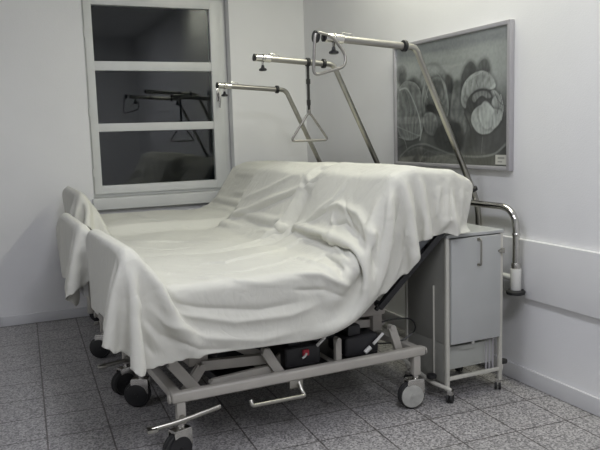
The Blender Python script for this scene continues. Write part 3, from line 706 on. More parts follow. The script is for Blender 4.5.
sheet('bed_sheet', 'white sheet over the bed by the window, farthest of the three sheets', 91, 37, [
532,17,20,15,2,-14,-27,-26,-27,-17,7,24,30,27,18,3,-3,0,2,-1,0,0,0,0,-1,-1,-4,4,-2,-12,0,13,0,-14,-5,7,11,-10,-2,1,4,7,9,4,-1,0,-2,-3,-1,-1,0,-3,-2,-1,2,-1,-1,1,0,0,0,0,1,0,-1,0,1,0,-1,-1,0,2,1,-2,-5,-5,-3,3,7,8,8,-1,0,-2,-4,-1,1,-2,-3,-1,-1,1,0,0,0,0,0,-1,1,0,0,0,1,0,1,-2,-1,1,2,1,-3,1,-8,-5,-1,5,8,10,3,0,
-3,-2,-2,-1,-1,-4,-2,2,1,-1,0,0,0,0,0,0,0,1,-1,0,1,0,-1,-1,1,2,1,-3,9,-9,-8,-5,1,8,9,8,0,-2,-4,-1,0,-3,-3,-1,1,0,0,0,0,0,0,0,0,0,0,0,1,1,-1,-1,-1,2,2,-2,-1,20,-9,-11,-10,-3,3,10,11,2,-1,-4,-2,-1,-2,-3,-1,2,-1,0,0,0,0,0,0,0,0,1,-1,0,1,1,-2,-1,2,2,-1,-3,23,-3,-10,-11,-10,-1,7,11,7,0,-4,-3,-1,-3,-2,-1,2,-1,
0,1,-1,0,0,0,0,0,0,0,0,1,0,-1,-1,3,1,-3,-2,21,3,-3,-11,-13,-8,0,11,11,2,-3,-3,-1,-5,-1,1,0,-1,0,0,0,0,0,0,0,0,1,-1,0,2,0,-2,0,2,1,-3,-2,14,5,5,-3,-11,-14,-7,6,12,6,-2,-4,-2,-5,0,0,0,0,0,0,0,0,0,0,0,0,0,0,0,2,-1,-1,2,1,-2,-2,-2,24,-6,-1,7,-2,-13,-13,-5,9,12,0,-3,-5,-4,-1,3,-1,-1,0,0,0,0,0,0,0,0,0,
0,0,1,0,-1,1,2,-3,-2,-1,22,4,-1,-4,4,-2,-13,-12,1,8,5,0,-10,-3,1,1,-1,0,0,0,0,0,0,0,0,0,0,0,0,1,0,-1,2,0,-2,-3,2,1,11,10,4,-2,1,-1,-11,-12,-1,13,-4,-9,1,0,0,0,-1,0,1,-1,0,0,0,0,0,1,-1,0,1,-1,0,1,-1,0,4,4,-20,6,9,12,12,6,1,-2,-2,2,1,0,0,-1,0,-1,0,0,-1,0,0,-1,0,0,0,-1,0,0,0,-1,1,-1,-1,1,-1,1,
2,-24,0,0,3,7,14,18,12,1,3,-3,-2,-1,0,0,0,0,0,1,-1,1,0,0,0,0,0,0,0,0,0,0,1,0,0,1,0,-1,-9,5,7,10,9,6,0,0,-6,-7,1,1,0,0,1,0,0,0,0,0,0,1,-1,1,-1,1,0,0,0,0,0,0,0,0,0,2,2,17,6,4,0,-6,-8,-5,4,7,-7,-2,0,0,0,-1,1,0,0,0,0,0,-1,1,0,0,0,0,0,0,0,0,0,0,0,0,-1,-3,26,-3,-7,-12,-3,6,12,4,
-7,-5,-1,-1,1,0,0,0,-1,1,0,0,0,0,0,0,0,0,-1,1,0,0,0,0,0,0,0,0,-4,12,-8,-1,9,9,5,0,-7,-9,-2,1,1,0,0,0,0,0,0,-1,1,0,0,0,0,0,0,0,0,0,0,0,0,0,0,0,0,-2,9,7,7,4,-2,1,-5,-14,-5,6,2,0,0,0,0,0,0,0,0,0,0,0,0,-1,1,0,0,0,-1,1,0,-1,1,0,0,-1,1,24,3,-1,-3,4,-6,-16,-9,5,9,0,0,-1,4,-3,0,1,
-1,1,-1,0,1,-1,1,-1,0,0,0,1,-1,0,0,0,0,0,0,1,26,-4,0,4,-6,-17,-11,6,12,-1,7,-4,-1,1,1,-2,2,0,-1,1,-1,0,0,0,0,-1,1,-1,-1,0,0,1,-1,0,0,0,4,22,2,3,-7,-17,-12,9,10,1,4,0,0,0,-3,6,-1,-2,1,0,0,1,-1,1,-1,0,0,-1,0,0,0,-1,-1,0,-1,0,1,4,25,1,-6,-19,-2,18,11,2,-2,-3,-6,4,3,-3,-4,3,-1,0,1,-1,0,0,0,0,0,1,
0,0,0,0,0,1,0,0,-1,-1,0,30,-12,-9,9,10,2,-1,0,1,0,1,0,-2,1,0,-1,0,-1,-1,1,-1,1,-1,1,0,0,0,0,1,0,1,-1,0,0,0,0,-2,30,-1,-1,2,0,0,0,0,0,0,-1,0,1,0,0,0,0,0,1,-1,0,0,0,0,0,0,0,1,-1,0,0,0,0,0,0,0,-1,30,0,1,-1,0,0,0,-1,1,0,0,0,0,0,0,0,0,0,0,0,0,0,0,0,0,0,0,0,0,1,-1,0,0,0,0,
0,0,30,0,0,0,0,0,0,0,0,0,0,0,0,0,0,0,0,1,-1,0,1,-1,0,0,0,0,0,0,0,0,0,0,1,0,-1,0,0,30,0,0,1,-1,0,0,0,0,0,0,0,0,0,0,0,0,0,0,0,0,0,1,-1,1,-1,1,-1,0,0,0,1,-1,0,1,0,0,31,-1,0,0,0,0,0,0,0,0,0,1,-1,0,0,0,0,0,0,0,0,0,0,0,0,0,0,0,1,-1,0,0,0,0,0,0,0,30,1,-1,0,0,0,0,
0,0,0,0,0,0,0,0,0,0,0,0,0,0,0,0,0,0,0,0,0,0,0,1,-1,0,0,0,0,0,30,0,0,0,1,-1,0,1,-1,0,0,0,0,0,0,0,1,-1,0,0,0,0,0,0,0,1,-1,0,0,0,0,0,0,0,0,0,0,30,0,0,0,0,0,0,0,0,0,0,0,0,0,0,0,0,0,0,1,-1,0,0,1,-1,0,0,1,-1,1,-1,0,0,0,0,1,-1,30,0,0,0,0,0,0,0,0,0,0,0,0,0,0,0,
0,0,0,0,0,0,0,0,0,0,0,0,0,0,0,0,0,0,0,0,0,30,0,0,0,0,0,0,0,0,0,0,0,0,0,0,1,-1,0,0,0,0,0,0,0,0,0,0,0,0,0,0,0,0,1,0,-1,1,30,0,1,-1,0,0,0,0,0,0,0,0,0,0,0,0,0,0,0,0,0,0,0,0,0,0,0,0,0,0,0,0,0,0,0,0,0,30,0,0,0,0,0,0,0,0,0,0,0,0,0,0,0,0,0,0,0,0,1,-1,0,0,
0,0,0,0,0,0,0,1,-1,0,0,0,30,0,0,0,0,1,-1,0,0,0,0,0,0,0,0,0,0,0,1,-1,0,0,0,0,0,0,0,0,0,0,0,0,0,0,0,0,0,30,0,-1,1,0,0,0,0,0,0,0,0,0,0,0,0,0,0,0,0,0,0,0,0,0,0,1,-1,1,-1,0,1,-1,0,0,1,0,31,-1,1,-1,0,0,0,0,0,0,0,0,0,0,0,0,0,0,0,0,0,0,0,0,1,-1,0,0,0,0,0,0,0,0,
0,0,0,30,0,-1,1,0,0,0,0,0,0,0,0,0,0,0,-1,1,0,0,0,0,0,0,0,0,0,0,0,0,0,0,0,0,0,0,0,0,30,0,0,0,0,0,0,0,0,0,0,0,0,0,0,1,-1,0,0,0,0,0,0,0,0,0,0,0,0,0,0,0,0,0,1,-1,0,30,0,0,0,0,0,0,0,0,0,0,0,0,0,0,0,0,0,0,0,0,0,0,0,0,0,0,0,0,0,0,0,0,0,0,0,0,30,0,0,0,0,0,
0,0,0,0,0,0,0,0,0,0,0,0,0,0,1,-1,1,-1,0,0,0,0,0,0,0,0,0,1,-1,0,0,29,1,1,-1,0,0,0,-1,1,0,0,-1,1,0,0,0,0,0,0,0,0,0,-1,1,0,0,0,0,0,0,0,0,0,0,0,0,0,30,0,0,0,0,0,0,0,0,0,0,1,-1,0,0,0,0,0,0,0,0,0,1,-1,0,0,0,0,0,0,0,0,0,0,0,1,-1,30,0,0,0,0,-1,1,0,-1,1,0,-1,1,0,0,
0,0,0,0,0,0,0,-1,1,-1,1,-1,1,-1,1,0,0,0,0,0,0,0,30,0,0,1,-1,0,0,0,0,0,0,0,0,0,0,0,0,0,0,0,0,0,1,-1,0,0,0,0,0,0,0,0,0,0,0,0,0,29,2,0,-1,0,0,-1,1,0,0,0,0,0,0,0,-1,1,0,0,0,-1,1,-1,1,0,0,0,0,0,0,0,0,0,-1,1,0,1,30,-1,1,0,0,0,0,0,0,0,0,1,-1,0,0,1,-1,0,-1,1,0,0,0,0,
0,0,0,0,0,0,0,0,0,0,0,0,0,28,2,0,0,0,-1,1,-1,1,0,0,-1,1,0,0,-1,1,0,0,0,0,0,0,0,0,0,0,0,0,0,0,0,0,0,0,0,0,25,1,3,1,-1,1,0,0,0,0,0,1,-1,0,0,0,0,0,0,0,0,0,0,0,0,0,0,0,0,0,0,0,0,0,0,0,0,26,0,1,2,1,0,-1,1,0,-1,1,-1,1,0,0,0,0,0,0,0,0,0,0,0,0,0,0,-1,1,0,0,0,0,
0,0,0,1,25,2,1,1,0,1,0,0,0,0,0,1,-1,0,0,0,0,0,0,0,0,0,0,0,0,0,0,0,0,0,0,0,0,0,0,0,0,24,2,1,2,1,-1,1,-1,0,1,0,-1,1,0,0,0,0,0,0,0,0,-1,1,-1,1,-1,1,0,0,0,0,0,0,0,-1,0,2,20,5,2,2,1,0,0,0,0,0,0,0,0,0,0,1,-1,0,0,0,0,1,-1,1,-1,0,0,0,0,-1,1,-1,1,0,0,0,-1,13,7,4,3,2,
1,-1,1,0,0,0,0,0,0,0,-1,1,0,0,0,0,0,0,0,0,0,0,0,0,0,0,0,0,0,-1,1,0,8,2,11,4,3,1,0,0,0,0,-1,1,-1,1,0,1,-1,0,1,-1,1,-1,1,-1,1,0,-1,0,-4,-1,-1,-1,-1,0,2,2,2,21,-6,-5,10,6,-5,-1,-2,-1,0,1,-1,1,0,0,0,1,1,0,0,0,1,0,1,-1,1,2,3,3,0,0,1,-1,0,-1,1,-1,26,-2,-3,-8,10,7,0,0,0,0,0,0,0,-1,
1,0,0,0,-1,1,0,0,0,0,0,0,-1,-2,0,0,0,-1,0,0,-1,1,0,25,2,-1,-3,-9,12,1,0,1,-1,-1,1,0,0,0,0,0,0,1,0,0,0,0,0,0,0,0,0,-1,0,-1,0,1,-1,0,-8,6,21,2,3,1,1,-8,-5,-7,-4,-1,-1,-2,-1,1,-1,0,0,1,0,1,0,0,0,0,1,-1,0,-1,0,1,1,0,0,3,5,11,3,20,0,0,4,-2,-10,2,5,1,-1,0,1,0,-1,1,0,0,-1,1,0,0,1,0,
0,0,1,-1,0,1,-1,0,1,1,5,0,1,-4,10,3,3,4,2,5,2,0,0,1,0,0,0,0,0,0,0,1,-1,0,1,-1,0,0,0,0,0,0,0,0,0,0,-2,-7,-7,3,5,20,1,0,-3,0,2,-2,-1,1,-1,0,0,-1,1,-1,0,1,-1,1,0,0,1,0,0,0,0,0,0,-1,1,-1,0,0,-5,6,-2,5,21,-1,-1,-1,0,0,-4,-2,-3,-1,-1,-1,0,-1,1,0,-1,1,1,0,1,1,3,5,1,-1,1,-1,1,-4,-1,-2,
0,6,0,1,1,19,-1,0,0,0,1,1,2,2,1,0,0,0,0,0,0,0,0,-1,1,-1,0,-2,-4,-1,1,-1,1,-1,3,1,1,0,-2,-4,1,2,18,0,0,0,0,0,0,0,-1,0,1,-1,1,-1,0,0,0,0,0,0,0,0,0,0,0,0,0,0,1,0,0,-1,0,0,0,0,1,19,-1,0,0,-1,0,-1,1,0,0,0,0,-1,1,0,-1,1,0,0,-1,1,-1,0,0,1,0,0,0,0,0,0,1,-1,0,0,0,0,18,1,-4,-2,
5,-2,1,0,0,0,0,0,1,-1,-1,1,0,-1,1,0,-1,1,0,0,-1,0,1,0,0,0,0,0,0,0,0,0,-1,24,-3,2,1,-5,-6,3,0,1,0,0,1,-1,0,1,-1,0,0,-1,0,1,-1,0,0,1,0,-1,1,-1,1,0,0,1,-1,0,0,-2,22,0,-1,0,-15,-14,-1,2,2,3,2,1,3,3,1,2,0,1,0,-1,-1,-1,0,-1,-1,1,1,0,2,2,5,0,0,0,0,0,-7,26,-3,1,-11,-16,13,6,1,1,1,0,2,5,
-1,-1,-1,-1,0,0,1,-1,1,0,1,0,-1,0,0,-1,-2,-4,1,0,1,0,-8,-5,26,1,-16,-7,20,6,0,0,-1,-1,0,-2,-6,0,0,0,1,-1,0,-1,1,0,0,-1,1,0,0,0,1,1,0,0,1,0,1,0,1,31,-8,4,4,-3,1,-4,2,1,0,0,1,0,0,0,0,-1,1,-1,1,-1,0,0,0,0,0,0,0,0,0,0,0,0,1,-1,1,-1,30,-2,-3,0,5,-3,1,0,0,0,0,0,0,0,1,0,0,-1,1,-1,1,-1,
0,0,-1,0,1,0,-1,0,1,0,0,0,1,-1,1,32,-2,-1,1,-3,-1,1,0,0,1,0,0,1,0,-1,0,1,0,-1,1,-1,0,-1,1,0,0,-1,0,1,0,-1,1,0,1,0,-1,1,30,0,0,-4,1,0,0,0,0,0,1,0,0,0,0,1,-1,1,0,-1,0,1,0,-1,0,0,0,0,0,0,1,-1,1,0,1,0,-6,32,-2,-1,1,-2,1,1,0,0,0,0,0,0,0,0,0,0,0,0,0,0,0,0,0,0,0,0,0,0,0,0,
1,-1,0,1,-2,0,30,0,0,0,0,0,0,0,1,-1,0,0,0,0,0,0,0,-1,1,0,0,0,0,0,0,0,0,0,0,0,0,0,1,0,-1,0,-2,32,-1,-1,-1,1,0,1,-1,0,0,0,0,0,0,1,-1,0,1,-1,0,0,0,0,0,0,0,0,0,0,0,0,0,0,0,0,0,0,30,0,0,0,0,0,0,0,0,0,0,0,0,0,0,0,0,0,0,0,0,0,0,0,0,0,0,0,0,0,0,0,0,0,1,-1,0,32,-2,0,
-1,0,1,0,1,-1,1,-1,0,0,0,0,0,0,0,0,0,1,-1,0,0,0,0,0,0,0,0,0,0,0,1,-1,0,0,30,0,-1,1,0,0,0,0,0,0,0,1,-1,0,0,0,1,-1,0,0,0,0,0,0,0,0,0,0,0,0,0,0,1,-1,0,0,0,25,-4,8,1,0,0,0,0,1,-1,0,0,0,1,-1,0,0,0,0,0,0,0,0,0,0,0,1,0,0,0,0,0,-1,0,0,0,0,24,0,4,1,1,0,1,-1,0,0,0,0,
0,0,0,0,0,0,0,1,-1,0,0,0,1,0,-1,0,0,0,0,0,0,0,1,-1,-1,18,6,-6,10,1,1,0,0,0,0,0,0,0,0,0,0,0,0,0,0,0,0,0,0,0,0,0,0,0,0,0,0,0,1,-1,0,0,18,9,-2,-5,4,5,0,1,0,0,0,0,0,0,0,0,0,0,0,0,0,0,0,1,-1,0,0,0,0,0,0,0,0,0,0,0,-3,15,7,6,1,0,0,2,-1,0,0,0,0,0,0,0,0,0,0,1,-1,0,
0,0,0,0,0,0,0,0,0,0,0,0,-1,1,-1,0,14,-3,2,3,6,3,-1,1,-2,0,1,-1,0,0,0,1,-1,1,-1,1,0,0,1,-1,0,0,-1,0,0,-1,0,0,0,0,0,-2,2,16,-1,2,5,1,0,3,-5,0,0,-1,0,1,-1,1,0,1,-1,1,0,1,0,0,0,0,0,0,0,-1,1,-1,-1,0,0,1,0,-11,16,3,1,-1,1,4,1,-4,0,0,0,0,-1,0,0,0,0,1,0,0,0,1,-1,0,0,0,0,0,-1,-1,
0,0,-2,0,3,-5,-6,5264,19,16,21,26,22,5,-13,3,24,29,18,4,12,25,30,30,31,30,30,30,31,30,30,31,30,30,30,30,28,30,28,30,27,30,29,28,-13,3,-1,-4,-2,4,9,4,-3,-3,0,2,0,3,1,1,0,-1,0,0,1,-1,0,1,-1,0,0,0,1,0,0,0,0,0,0,1,0,-14,2,4,-4,-4,0,8,11,-6,-3,1,1,1,2,2,-1,0,0,1,0,-1,0,1,-1,0,0,0,1,-1,0,0,1,0,1,0,-1,1,-15,1,
4,2,-5,-3,4,10,0,-4,0,2,1,2,1,0,0,0,0,0,0,0,0,0,0,1,0,-1,0,1,0,0,0,0,0,0,1,-15,-1,3,5,-2,-5,0,9,5,-4,-1,1,2,3,1,-1,1,0,-1,0,1,0,-1,0,1,-1,0,0,0,0,1,0,0,0,0,0,1,-8,-6,-3,5,6,-6,-3,5,12,-6,-2,2,2,1,1,1,-1,0,0,0,0,0,0,0,0,0,0,0,1,0,-1,1,-1,2,-1,1,-1,3,-11,-7,-1,5,4,-7,0,9,1,-2,
1,3,2,0,0,0,0,0,0,0,0,0,1,-1,0,0,1,-1,0,1,0,0,0,0,0,0,17,-12,-12,-8,0,7,-2,-4,6,4,-2,1,2,4,-1,0,0,0,0,1,-1,0,0,0,0,0,1,-1,0,1,-1,0,1,0,0,1,0,22,-5,-11,-14,-8,1,8,-6,0,10,-4,2,4,0,0,0,1,0,0,0,0,0,1,-1,0,1,-1,0,0,1,0,0,0,0,1,-1,-1,10,9,1,-12,-16,-8,2,5,-4,7,0,0,4,2,0,0,-1,1,0,0,
0,0,0,0,1,-1,0,1,0,-1,1,0,0,0,0,0,0,-13,10,10,9,-8,-15,-9,4,0,1,5,-1,6,-1,1,0,1,-1,1,-1,1,0,0,0,0,0,1,-1,1,0,-1,1,0,0,0,0,1,-28,4,9,12,12,-1,-15,-7,3,0,5,1,2,1,0,1,0,1,-1,1,0,1,-1,1,-1,1,-1,1,0,0,1,-1,1,0,0,0,0,-21,-4,-3,1,9,13,6,-11,-7,4,7,3,0,2,0,1,-1,1,0,1,-1,0,1,0,0,0,0,0,-1,
1,0,1,-1,1,2,-1,0,-17,1,-1,-3,-5,-3,8,18,1,8,-6,0,0,0,-1,0,1,0,0,-1,1,0,0,-1,1,0,0,0,0,0,0,-1,1,-1,-1,1,0,-26,-2,0,1,7,10,11,3,9,-8,0,-2,0,-1,0,0,0,-1,0,1,-1,0,-1,1,0,0,0,0,0,0,-1,1,-1,0,0,0,0,-25,5,8,11,8,5,1,-6,-1,-2,0,0,0,-1,0,-1,0,0,0,-1,0,0,1,-1,0,-1,1,-1,1,-1,1,-1,1,0,-1,1,0,-3,
8,7,4,1,-2,-7,-4,2,-2,0,-1,-1,0,0,0,-1,0,1,-1,1,-1,0,0,0,0,0,0,0,0,-1,1,-1,1,0,-1,1,13,4,0,-3,-6,-11,-3,11,-2,0,0,0,0,-1,1,-1,1,-1,-1,1,-1,1,-1,1,-1,0,0,0,-1,1,0,0,0,-1,1,0,-1,16,-4,-6,-10,-11,5,13,0,-3,2,0,0,0,0,0,0,-1,1,0,-1,1,-1,0,0,0,0,0,0,0,0,0,-1,1,0,-1,1,-1,3,-8,-9,-5,9,12,1,-5,3,2,
-1,0,1,0,-1,0,0,-1,1,0,-1,0,1,-1,0,1,-1,0,0,0,0,0,0,0,0,-1,1,-14,-6,0,10,12,1,-7,4,4,-1,0,-1,0,-1,0,0,1,0,-1,0,0,1,-1,0,0,0,0,0,0,0,0,0,-1,1,0,0,0,-21,3,9,12,1,-7,5,2,-1,-1,0,0,-1,1,0,0,-1,0,1,0,0,-1,0,0,1,-1,0,0,0,0,0,0,0,0,0,0,1,-15,10,9,-1,0,6,-2,-6,-2,1,2,0,0,-1,1,0,0,0,-1,
0,0,0,1,0,-1,0,0,0,1,-1,0,0,0,0,0,0,-1,-5,10,2,1,-3,-7,-3,4,2,0,-1,1,0,1,-1,0,0,0,0,0,1,0,-1,0,0,0,1,0,-1,0,0,1,0,-1,0,0,0,2,0,1,-1,-3,-1,0,3,0,-1,1,0,0,0,0,0,0,0,0,0,0,0,0,0,0,1,-1,0,0,0,1,-1,0,0,0,0,-2,1,0,0,-1,-1,1,1,-1,0,1,-1,0,1,0,0,0,0,0,0,0,0,0,0,0,1,-1,0,0,
0,1,-1,0,0,1,0,0,-4,0,0,0,0,0,0,1,-1,0,1,0,0,-1,0,1,0,0,0,0,0,0,0,0,0,0,0,0,0,1,-1,0,0,1,-1,0,0,-3,1,0,0,0,0,-1,0,1,0,-1,0,1,0,0,-1,1,0,0,0,0,0,0,0,1,-1,0,0,1,-1,0,0,1,-1,0,0,0,-1,0,0,0,0,0,1,0,-1,0,1,0,0,0,0,0,0,0,0,0,0,0,0,0,0,0,0,0,0,0,0,0,0,0,0,1,0,-2,
1,0,0,0,0,-1,0,1,0,0,0,-1,1,0,0,-1,1,0,0,0,0,0,0,0,0,0,0,0,0,0,1,-1,0,1,-1,0,-1,0,0,0,0,0,1,0,0,0,-1,1,0,-1,1,0,0,-1,1,0,0,0,0,0,-1,1,0,0,0,0,0,0,0,0,0,0,0,0,0,0,0,0,1,-1,1,0,0,0,-1,1,0,-1,1,0,0,0,0,0,-1,1,0,0,0,0,0,0,0,0,0,0,0,-1,1,-1,0,0,0,0,0,0,1,0,-1,1,
0,0,0,0,0,0,0,0,-1,1,0,0,0,0,0,0,0,0,0,0,0,-1,1,0,0,0,0,0,0,0,0,1,-1,0,0,1,0,0,0,-1,1,0,-1,1,0,0,0,0,0,-1,1,0,-1,1,0,-1,1,0,0,0,0,0,-1,1,-1,0,0,0,0,0,1,0,0,-1,1,0,0,0,0,0,-1,1,0,-1,1,0,0,0,0,0,0,0,0,-1,1,0,-1,1,0,0,0,0,0,0,1,-1,1,-1,1,0,0,0,0,0,-1,1,0,0,0,0,
0,-1,1,0,-1,1,0,-1,1,0,0,0,0,0,-1,1,0,-1,0,1,0,-1,0,0,0,1,0,0,-1,1,0,0,-1,1,0,-1,1,0,0,-1,1,0,-1,1,0,-1,1,0,-1,1,0,0,0,0,0,-1,0,0,0,0,0,1,-1,0,1,0,-1,1,0,0,-1,1,0,-1,1,0,0,0,0,0,-1,1,0,0,0,0,-1,1,0,-1,0,0,0,1,0,0,0,0,-1,1,0,-1,1,0,-1,1,0,0,0,0,0,-1,1,0,-1,1,0,0,0,0,
-1,1,0,0,0,0,0,0,0,0,0,0,1,-1,0,1,-1,1,0,-1,1,0,-1,1,0,-1,1,0,0,0,0,0,-1,1,0,-1,1,0,-1,1,0,-1,1,0,0,0,-1,1,0,-1,1,0,-1,1,-1,1,0,-1,1,0,-1,1,0,-1,1,0,-1,1,0,0,-1,1,0,-1,1,0,-1,1,0,-1,1,0,-1,1,1,0,0,0,-1,1,0,0,-1,1,0,-1,1,0,-1,1,0,-1,1,0,-1,1,0,0,-1,1,0,-1,1,0,0,0,0,-1,1,0,
-1,1,0,0,-1,1,0,-1,1,0,-1,1,0,-1,1,0,-1,1,0,-1,1,0,-1,1,0,0,-1,1,0,-1,1,-1,1,0,0,-1,1,0,1,0,0,0,0,-1,1,-1,1,0,-1,1,0,-1,1,0,-1,1,0,-1,1,0,-1,1,0,0,-1,1,0,0,0,-1,1,0,0,-1,0,1,0,0,0,-1,1,0,0,-1,1,0,-1,1,0,-1,1,0,-1,1,0,-1,1,0,-1,0,1,0,-1,1,-1,0,1,-1,1,0,0,0,0,0,0,0,0,1,0,0,
0,-1,1,0,-1,1,0,-1,1,0,-1,1,0,-1,0,1,0,-1,1,0,-1,1,0,-1,1,-1,0,1,0,0,0,0,1,0,-1,0,1,0,0,0,0,0,-1,1,0,-1,1,0,-1,0,1,0,-1,1,0,-1,1,0,-1,1,0,-1,1,0,-1,1,0,-1,1,0,0,1,0,-1,1,0,-1,1,0,0,-1,1,0,-1,0,1,0,-1,1,0,-1,0,1,-1,0,1,-1,0,1,-1,0,1,0,-2,1,0,1,1,0,0,0,0,0,0,-1,1,0,0,-1,1,
0,0,-1,1,0,-1,0,1,0,-1,0,1,-1,0,1,-1,0,1,-1,0,-1,0,-1,1,1,0,1,0,0,0,0,0,-1,1,0,0,-1,0,1,0,-1,1,0,0,-1,0,1,0,-1,0,1,-1,0,1,-1,0,2,-1,-1,0,0,1,2,0,0,-1,0,1,0,0,-1,1,0,0,0,-1,1,0,-1,0,1,0,0,-1,0,1,0,-1,0,1,-1,0,1,0,-1,0,-2,1,2,0,1,0,0,0,0,0,0,0,-1,0,1,0,0,-1,0,1,0,-1,0,1,
0,0,-1,0,0,1,-1,0,1,-1,2,1,-2,0,0,1,1,-1,0,1,0,-1,0,0,1,0,0,-1,0,1,0,0,-1,1,0,0,-1,0,0,1,0,0,-1,0,1,-1,0,2,3,-2,-2,-1,1,1,1,0,-1,0,1,0,0,-1,0,1,0,0,-1,0,1,0,-1,0,0,1,0,0,-1,0,0,0,1,-1,0,0,2,8,-6,-2,-2,2,1,-1,0,1,0,-1,0,1,0,0,-1,0,0,1,0,-1,0,1,0,0,-1,0,0,1,0,0,0,-1,0,1,
0,2,18,-10,-4,-3,-2,1,1,0,-1,0,1,0,-1,0,0,1,0,0,-1,0,1,0,-1,0,1,0,0,0,-1,0,0,0,1,0,-1,0,3,22,-1,-14,-7,0,0,0,0,0,0,0,0,0,1,0,-1,0,1,0,0,-1,1,0,0,-1,1,0,0,-1,1,0,1,-1,1,1,0,-2,4,10,5,-13,-6,0,-2,1,1,0,0,0,0,0,0,0,1,-1,0,1,0,-1,1,0,0,0,0,0,1,-1,0,-1,0,-1,-1,0,4,-14,7,11,12,-14,-1,2,
-1,-1,0,-1,0,1,-1,0,1,-1,0,1,-1,0,1,-1,0,1,-1,0,1,0,0,0,0,1,0,0,0,-1,-8,-6,0,11,13,-10,0,0,0,0,1,0,-1,0,1,-1,0,1,-1,0,1,-1,0,1,-1,1,0,0,0,0,1,0,-1,0,0,2,-2,2,-3,-7,-4,2,11,-1,-1,0,0,0,0,1,0,0,0,1,-1,1,0,-1,1,0,-1,1,-1,0,0,0,0,0,0,1,1,0,-1,-2,3,-1,1,-6,1,0,1,1,0,1,-1,1,-1,1,-1,1,
-1,1,-1,0,1,-1,0,1,-1,0,1,-1,0,1,-1,1,-1,-3,-1,-1,4,18,-3,-5,-7,-2,0,1,0,0,-1,1,-1,0,-1,1,-1,0,0,0,0,0,0,0,0,0,1,-1,1,0,0,0,-1,0,2,1,-1,-4,0,-6,0,7,1,0,-1,0,0,0,-1,0,1,0,-1,1,0,0,0,0,0,0,0,0,0,-1,1,-1,0,0,0,0,0,0,0,0,-3,-9,5,4,2,-1,0,-1,-1,0,1,0,1,-1,1,0,0,0,0,0,1,-1,0,0,-1,1,
0,-1,0,1,-1,0,0,0,1,0,0,-3,-2,3,1,-1,1,-1,1,1,0,-1,0,-1,0,0,0,-1,1,-1,0,0,0,0,0,1,-1,0,1,0,-1,0,1,0,0,-1,0,0,-2,1,1,-1,0,0,1,-1,0,0,0,0,0,0,0,0,0,-1,1,0,-1,0,1,0,-1,0,1,-1,0,1,0,-1,0,0,1,0,0,-1,1,0,0,1,0,-1,0,0,0,0,0,0,1,-1,0,0,0,0,0,0,0,-1,0,1,0,-1,1,0,-1,0,0,1,0,-1,
0,0,0,1,-1,6,1,-6,1,0,0,0,-1,1,-1,0,0,0,0,0,-1,0,0,1,0,0,-1,0,1,-1,0,0,1,0,-1,0,0,0,0,1,-5,2,-4,-1,8,1,0,0,0,1,-1,1,-1,0,0,0,0,0,0,0,-1,0,0,1,0,-1,0,1,0,-1,0,0,0,0,1,-1,4,-4,2,-1,1,5,-5,1,0,0,0,1,0,0,0,0,0,0,0,1,0,0,0,0,-1,0,0,1,-1,0,0,0,1,0,0,-1,0,6,-5,-2,2,9,-6,4,
-1,0,0,0,-1,0,0,0,0,0,0,0,0,0,0,0,0,0,0,1,-1,0,0,0,1,-1,0,0,0,4,2,-11,3,12,0,4,-8,1,-1,0,0,0,0,0,0,0,0,0,0,0,0,0,0,0,0,1,-1,0,0,0,0,0,0,0,0,1,0,-2,-8,11,-2,-1,-8,8,-2,1,0,0,0,0,0,0,1,0,0,0,-1,0,1,0,0,0,-1,1,0,0,0,0,0,0,0,0,-1,-4,-6,-3,-5,-1,-1,9,-1,1,0,0,0,1,0,0,0,-1,
0,1,0,0,0,-1,1,0,0,0,-1,1,0,0,1,-1,0,0,0,1,0,-8,-2,0,-2,2,1,0,0,0,1,0,-1,0,0,1,0,0,-1,0,1,0,0,-1,0,1,0,0,-1,1,0,-1,1,0,0,1,-1,0,0,-3,1,1,1,-1,-1,1,0,0,0,0,1,0,-1,0,1,0,0,-1,0,1,0,0,-1,1,0,0,0,0,0,0,0,0,0,1,0,10,-1,1,0,0,-2,2,0,0,-1,0,1,-1,0,0,1,-1,0,0,1,0,-1,0,1,0,
-1,1,0,-1,1,0,-1,1,0,-1,-1,1,-5,-1,0,1,0,1,-1,-1,0,1,0,-1,0,1,0,-1,0,1,0,-1,1,0,0,-1,1,0,-1,1,0,-1,0,1,-1,0,1,0,-1,-8,-1,1,0,0,0,-1,1,0,-1,1,0,0,-1,0,1,0,-1,0,1,-1,0,1,0,-1,1,0,-1,0,1,0,-1,1,0,-1,0,1,1,0,0,0,0,0,0,-1,1,0,-1,0,1,0,0,-1,1,0,0,-1,1,0,-1,1,0,-1,0,1,0,-1,1,0,-1,1,
0,0,0,1,0,0,0,0,0,0,0,-1,0,1,0,-1,0,1,0,-1,0,1,0,-1,1,0,-1,1,0,0,-1,1,0,-1,1,0,-1,0,1,0,3,0,1,3,-3,-1,-1,1,0,0,-1,0,1,0,-1,0,1,0,-1,1,0,-1,1,0,-1,1,0,0,-1,1,0,-1,1,0,0,-1,1,-4,0,0,-2,1,2,-1,-1,0,0,1,0,-1,0,1,0,-1,0,1,-1,0,1,-1,0,1,-1,0,1,0,-1,1,0,-1,1,0,0,0,5,2,1,-6,2,0,
1,-1,0,1,-1,0,1,0,-1,0,1,0,-1,1,0,-1,1,0,-1,1,0,-1,1,0,-1,1,0,-1,1,0,0,-5,4,0,5,-10,-3,2,1,1,-1,0,0,0,0,1,0,-1,1,0,-1,1,0,-1,1,0,-1,1,0,-1,1,0,-1,1,0,-1,1,0,3,6,-5,2,6,-3,-7,0,-1,1,0,1,-1,0,0,0,1,-1,0,1,-1,1,0,-1,1,0,-1,1,0,-1,1,0,0,0,0,0,1,10,12,-6,-7,-3,-1,2,1,1,0,1,-1,1,0,-1,
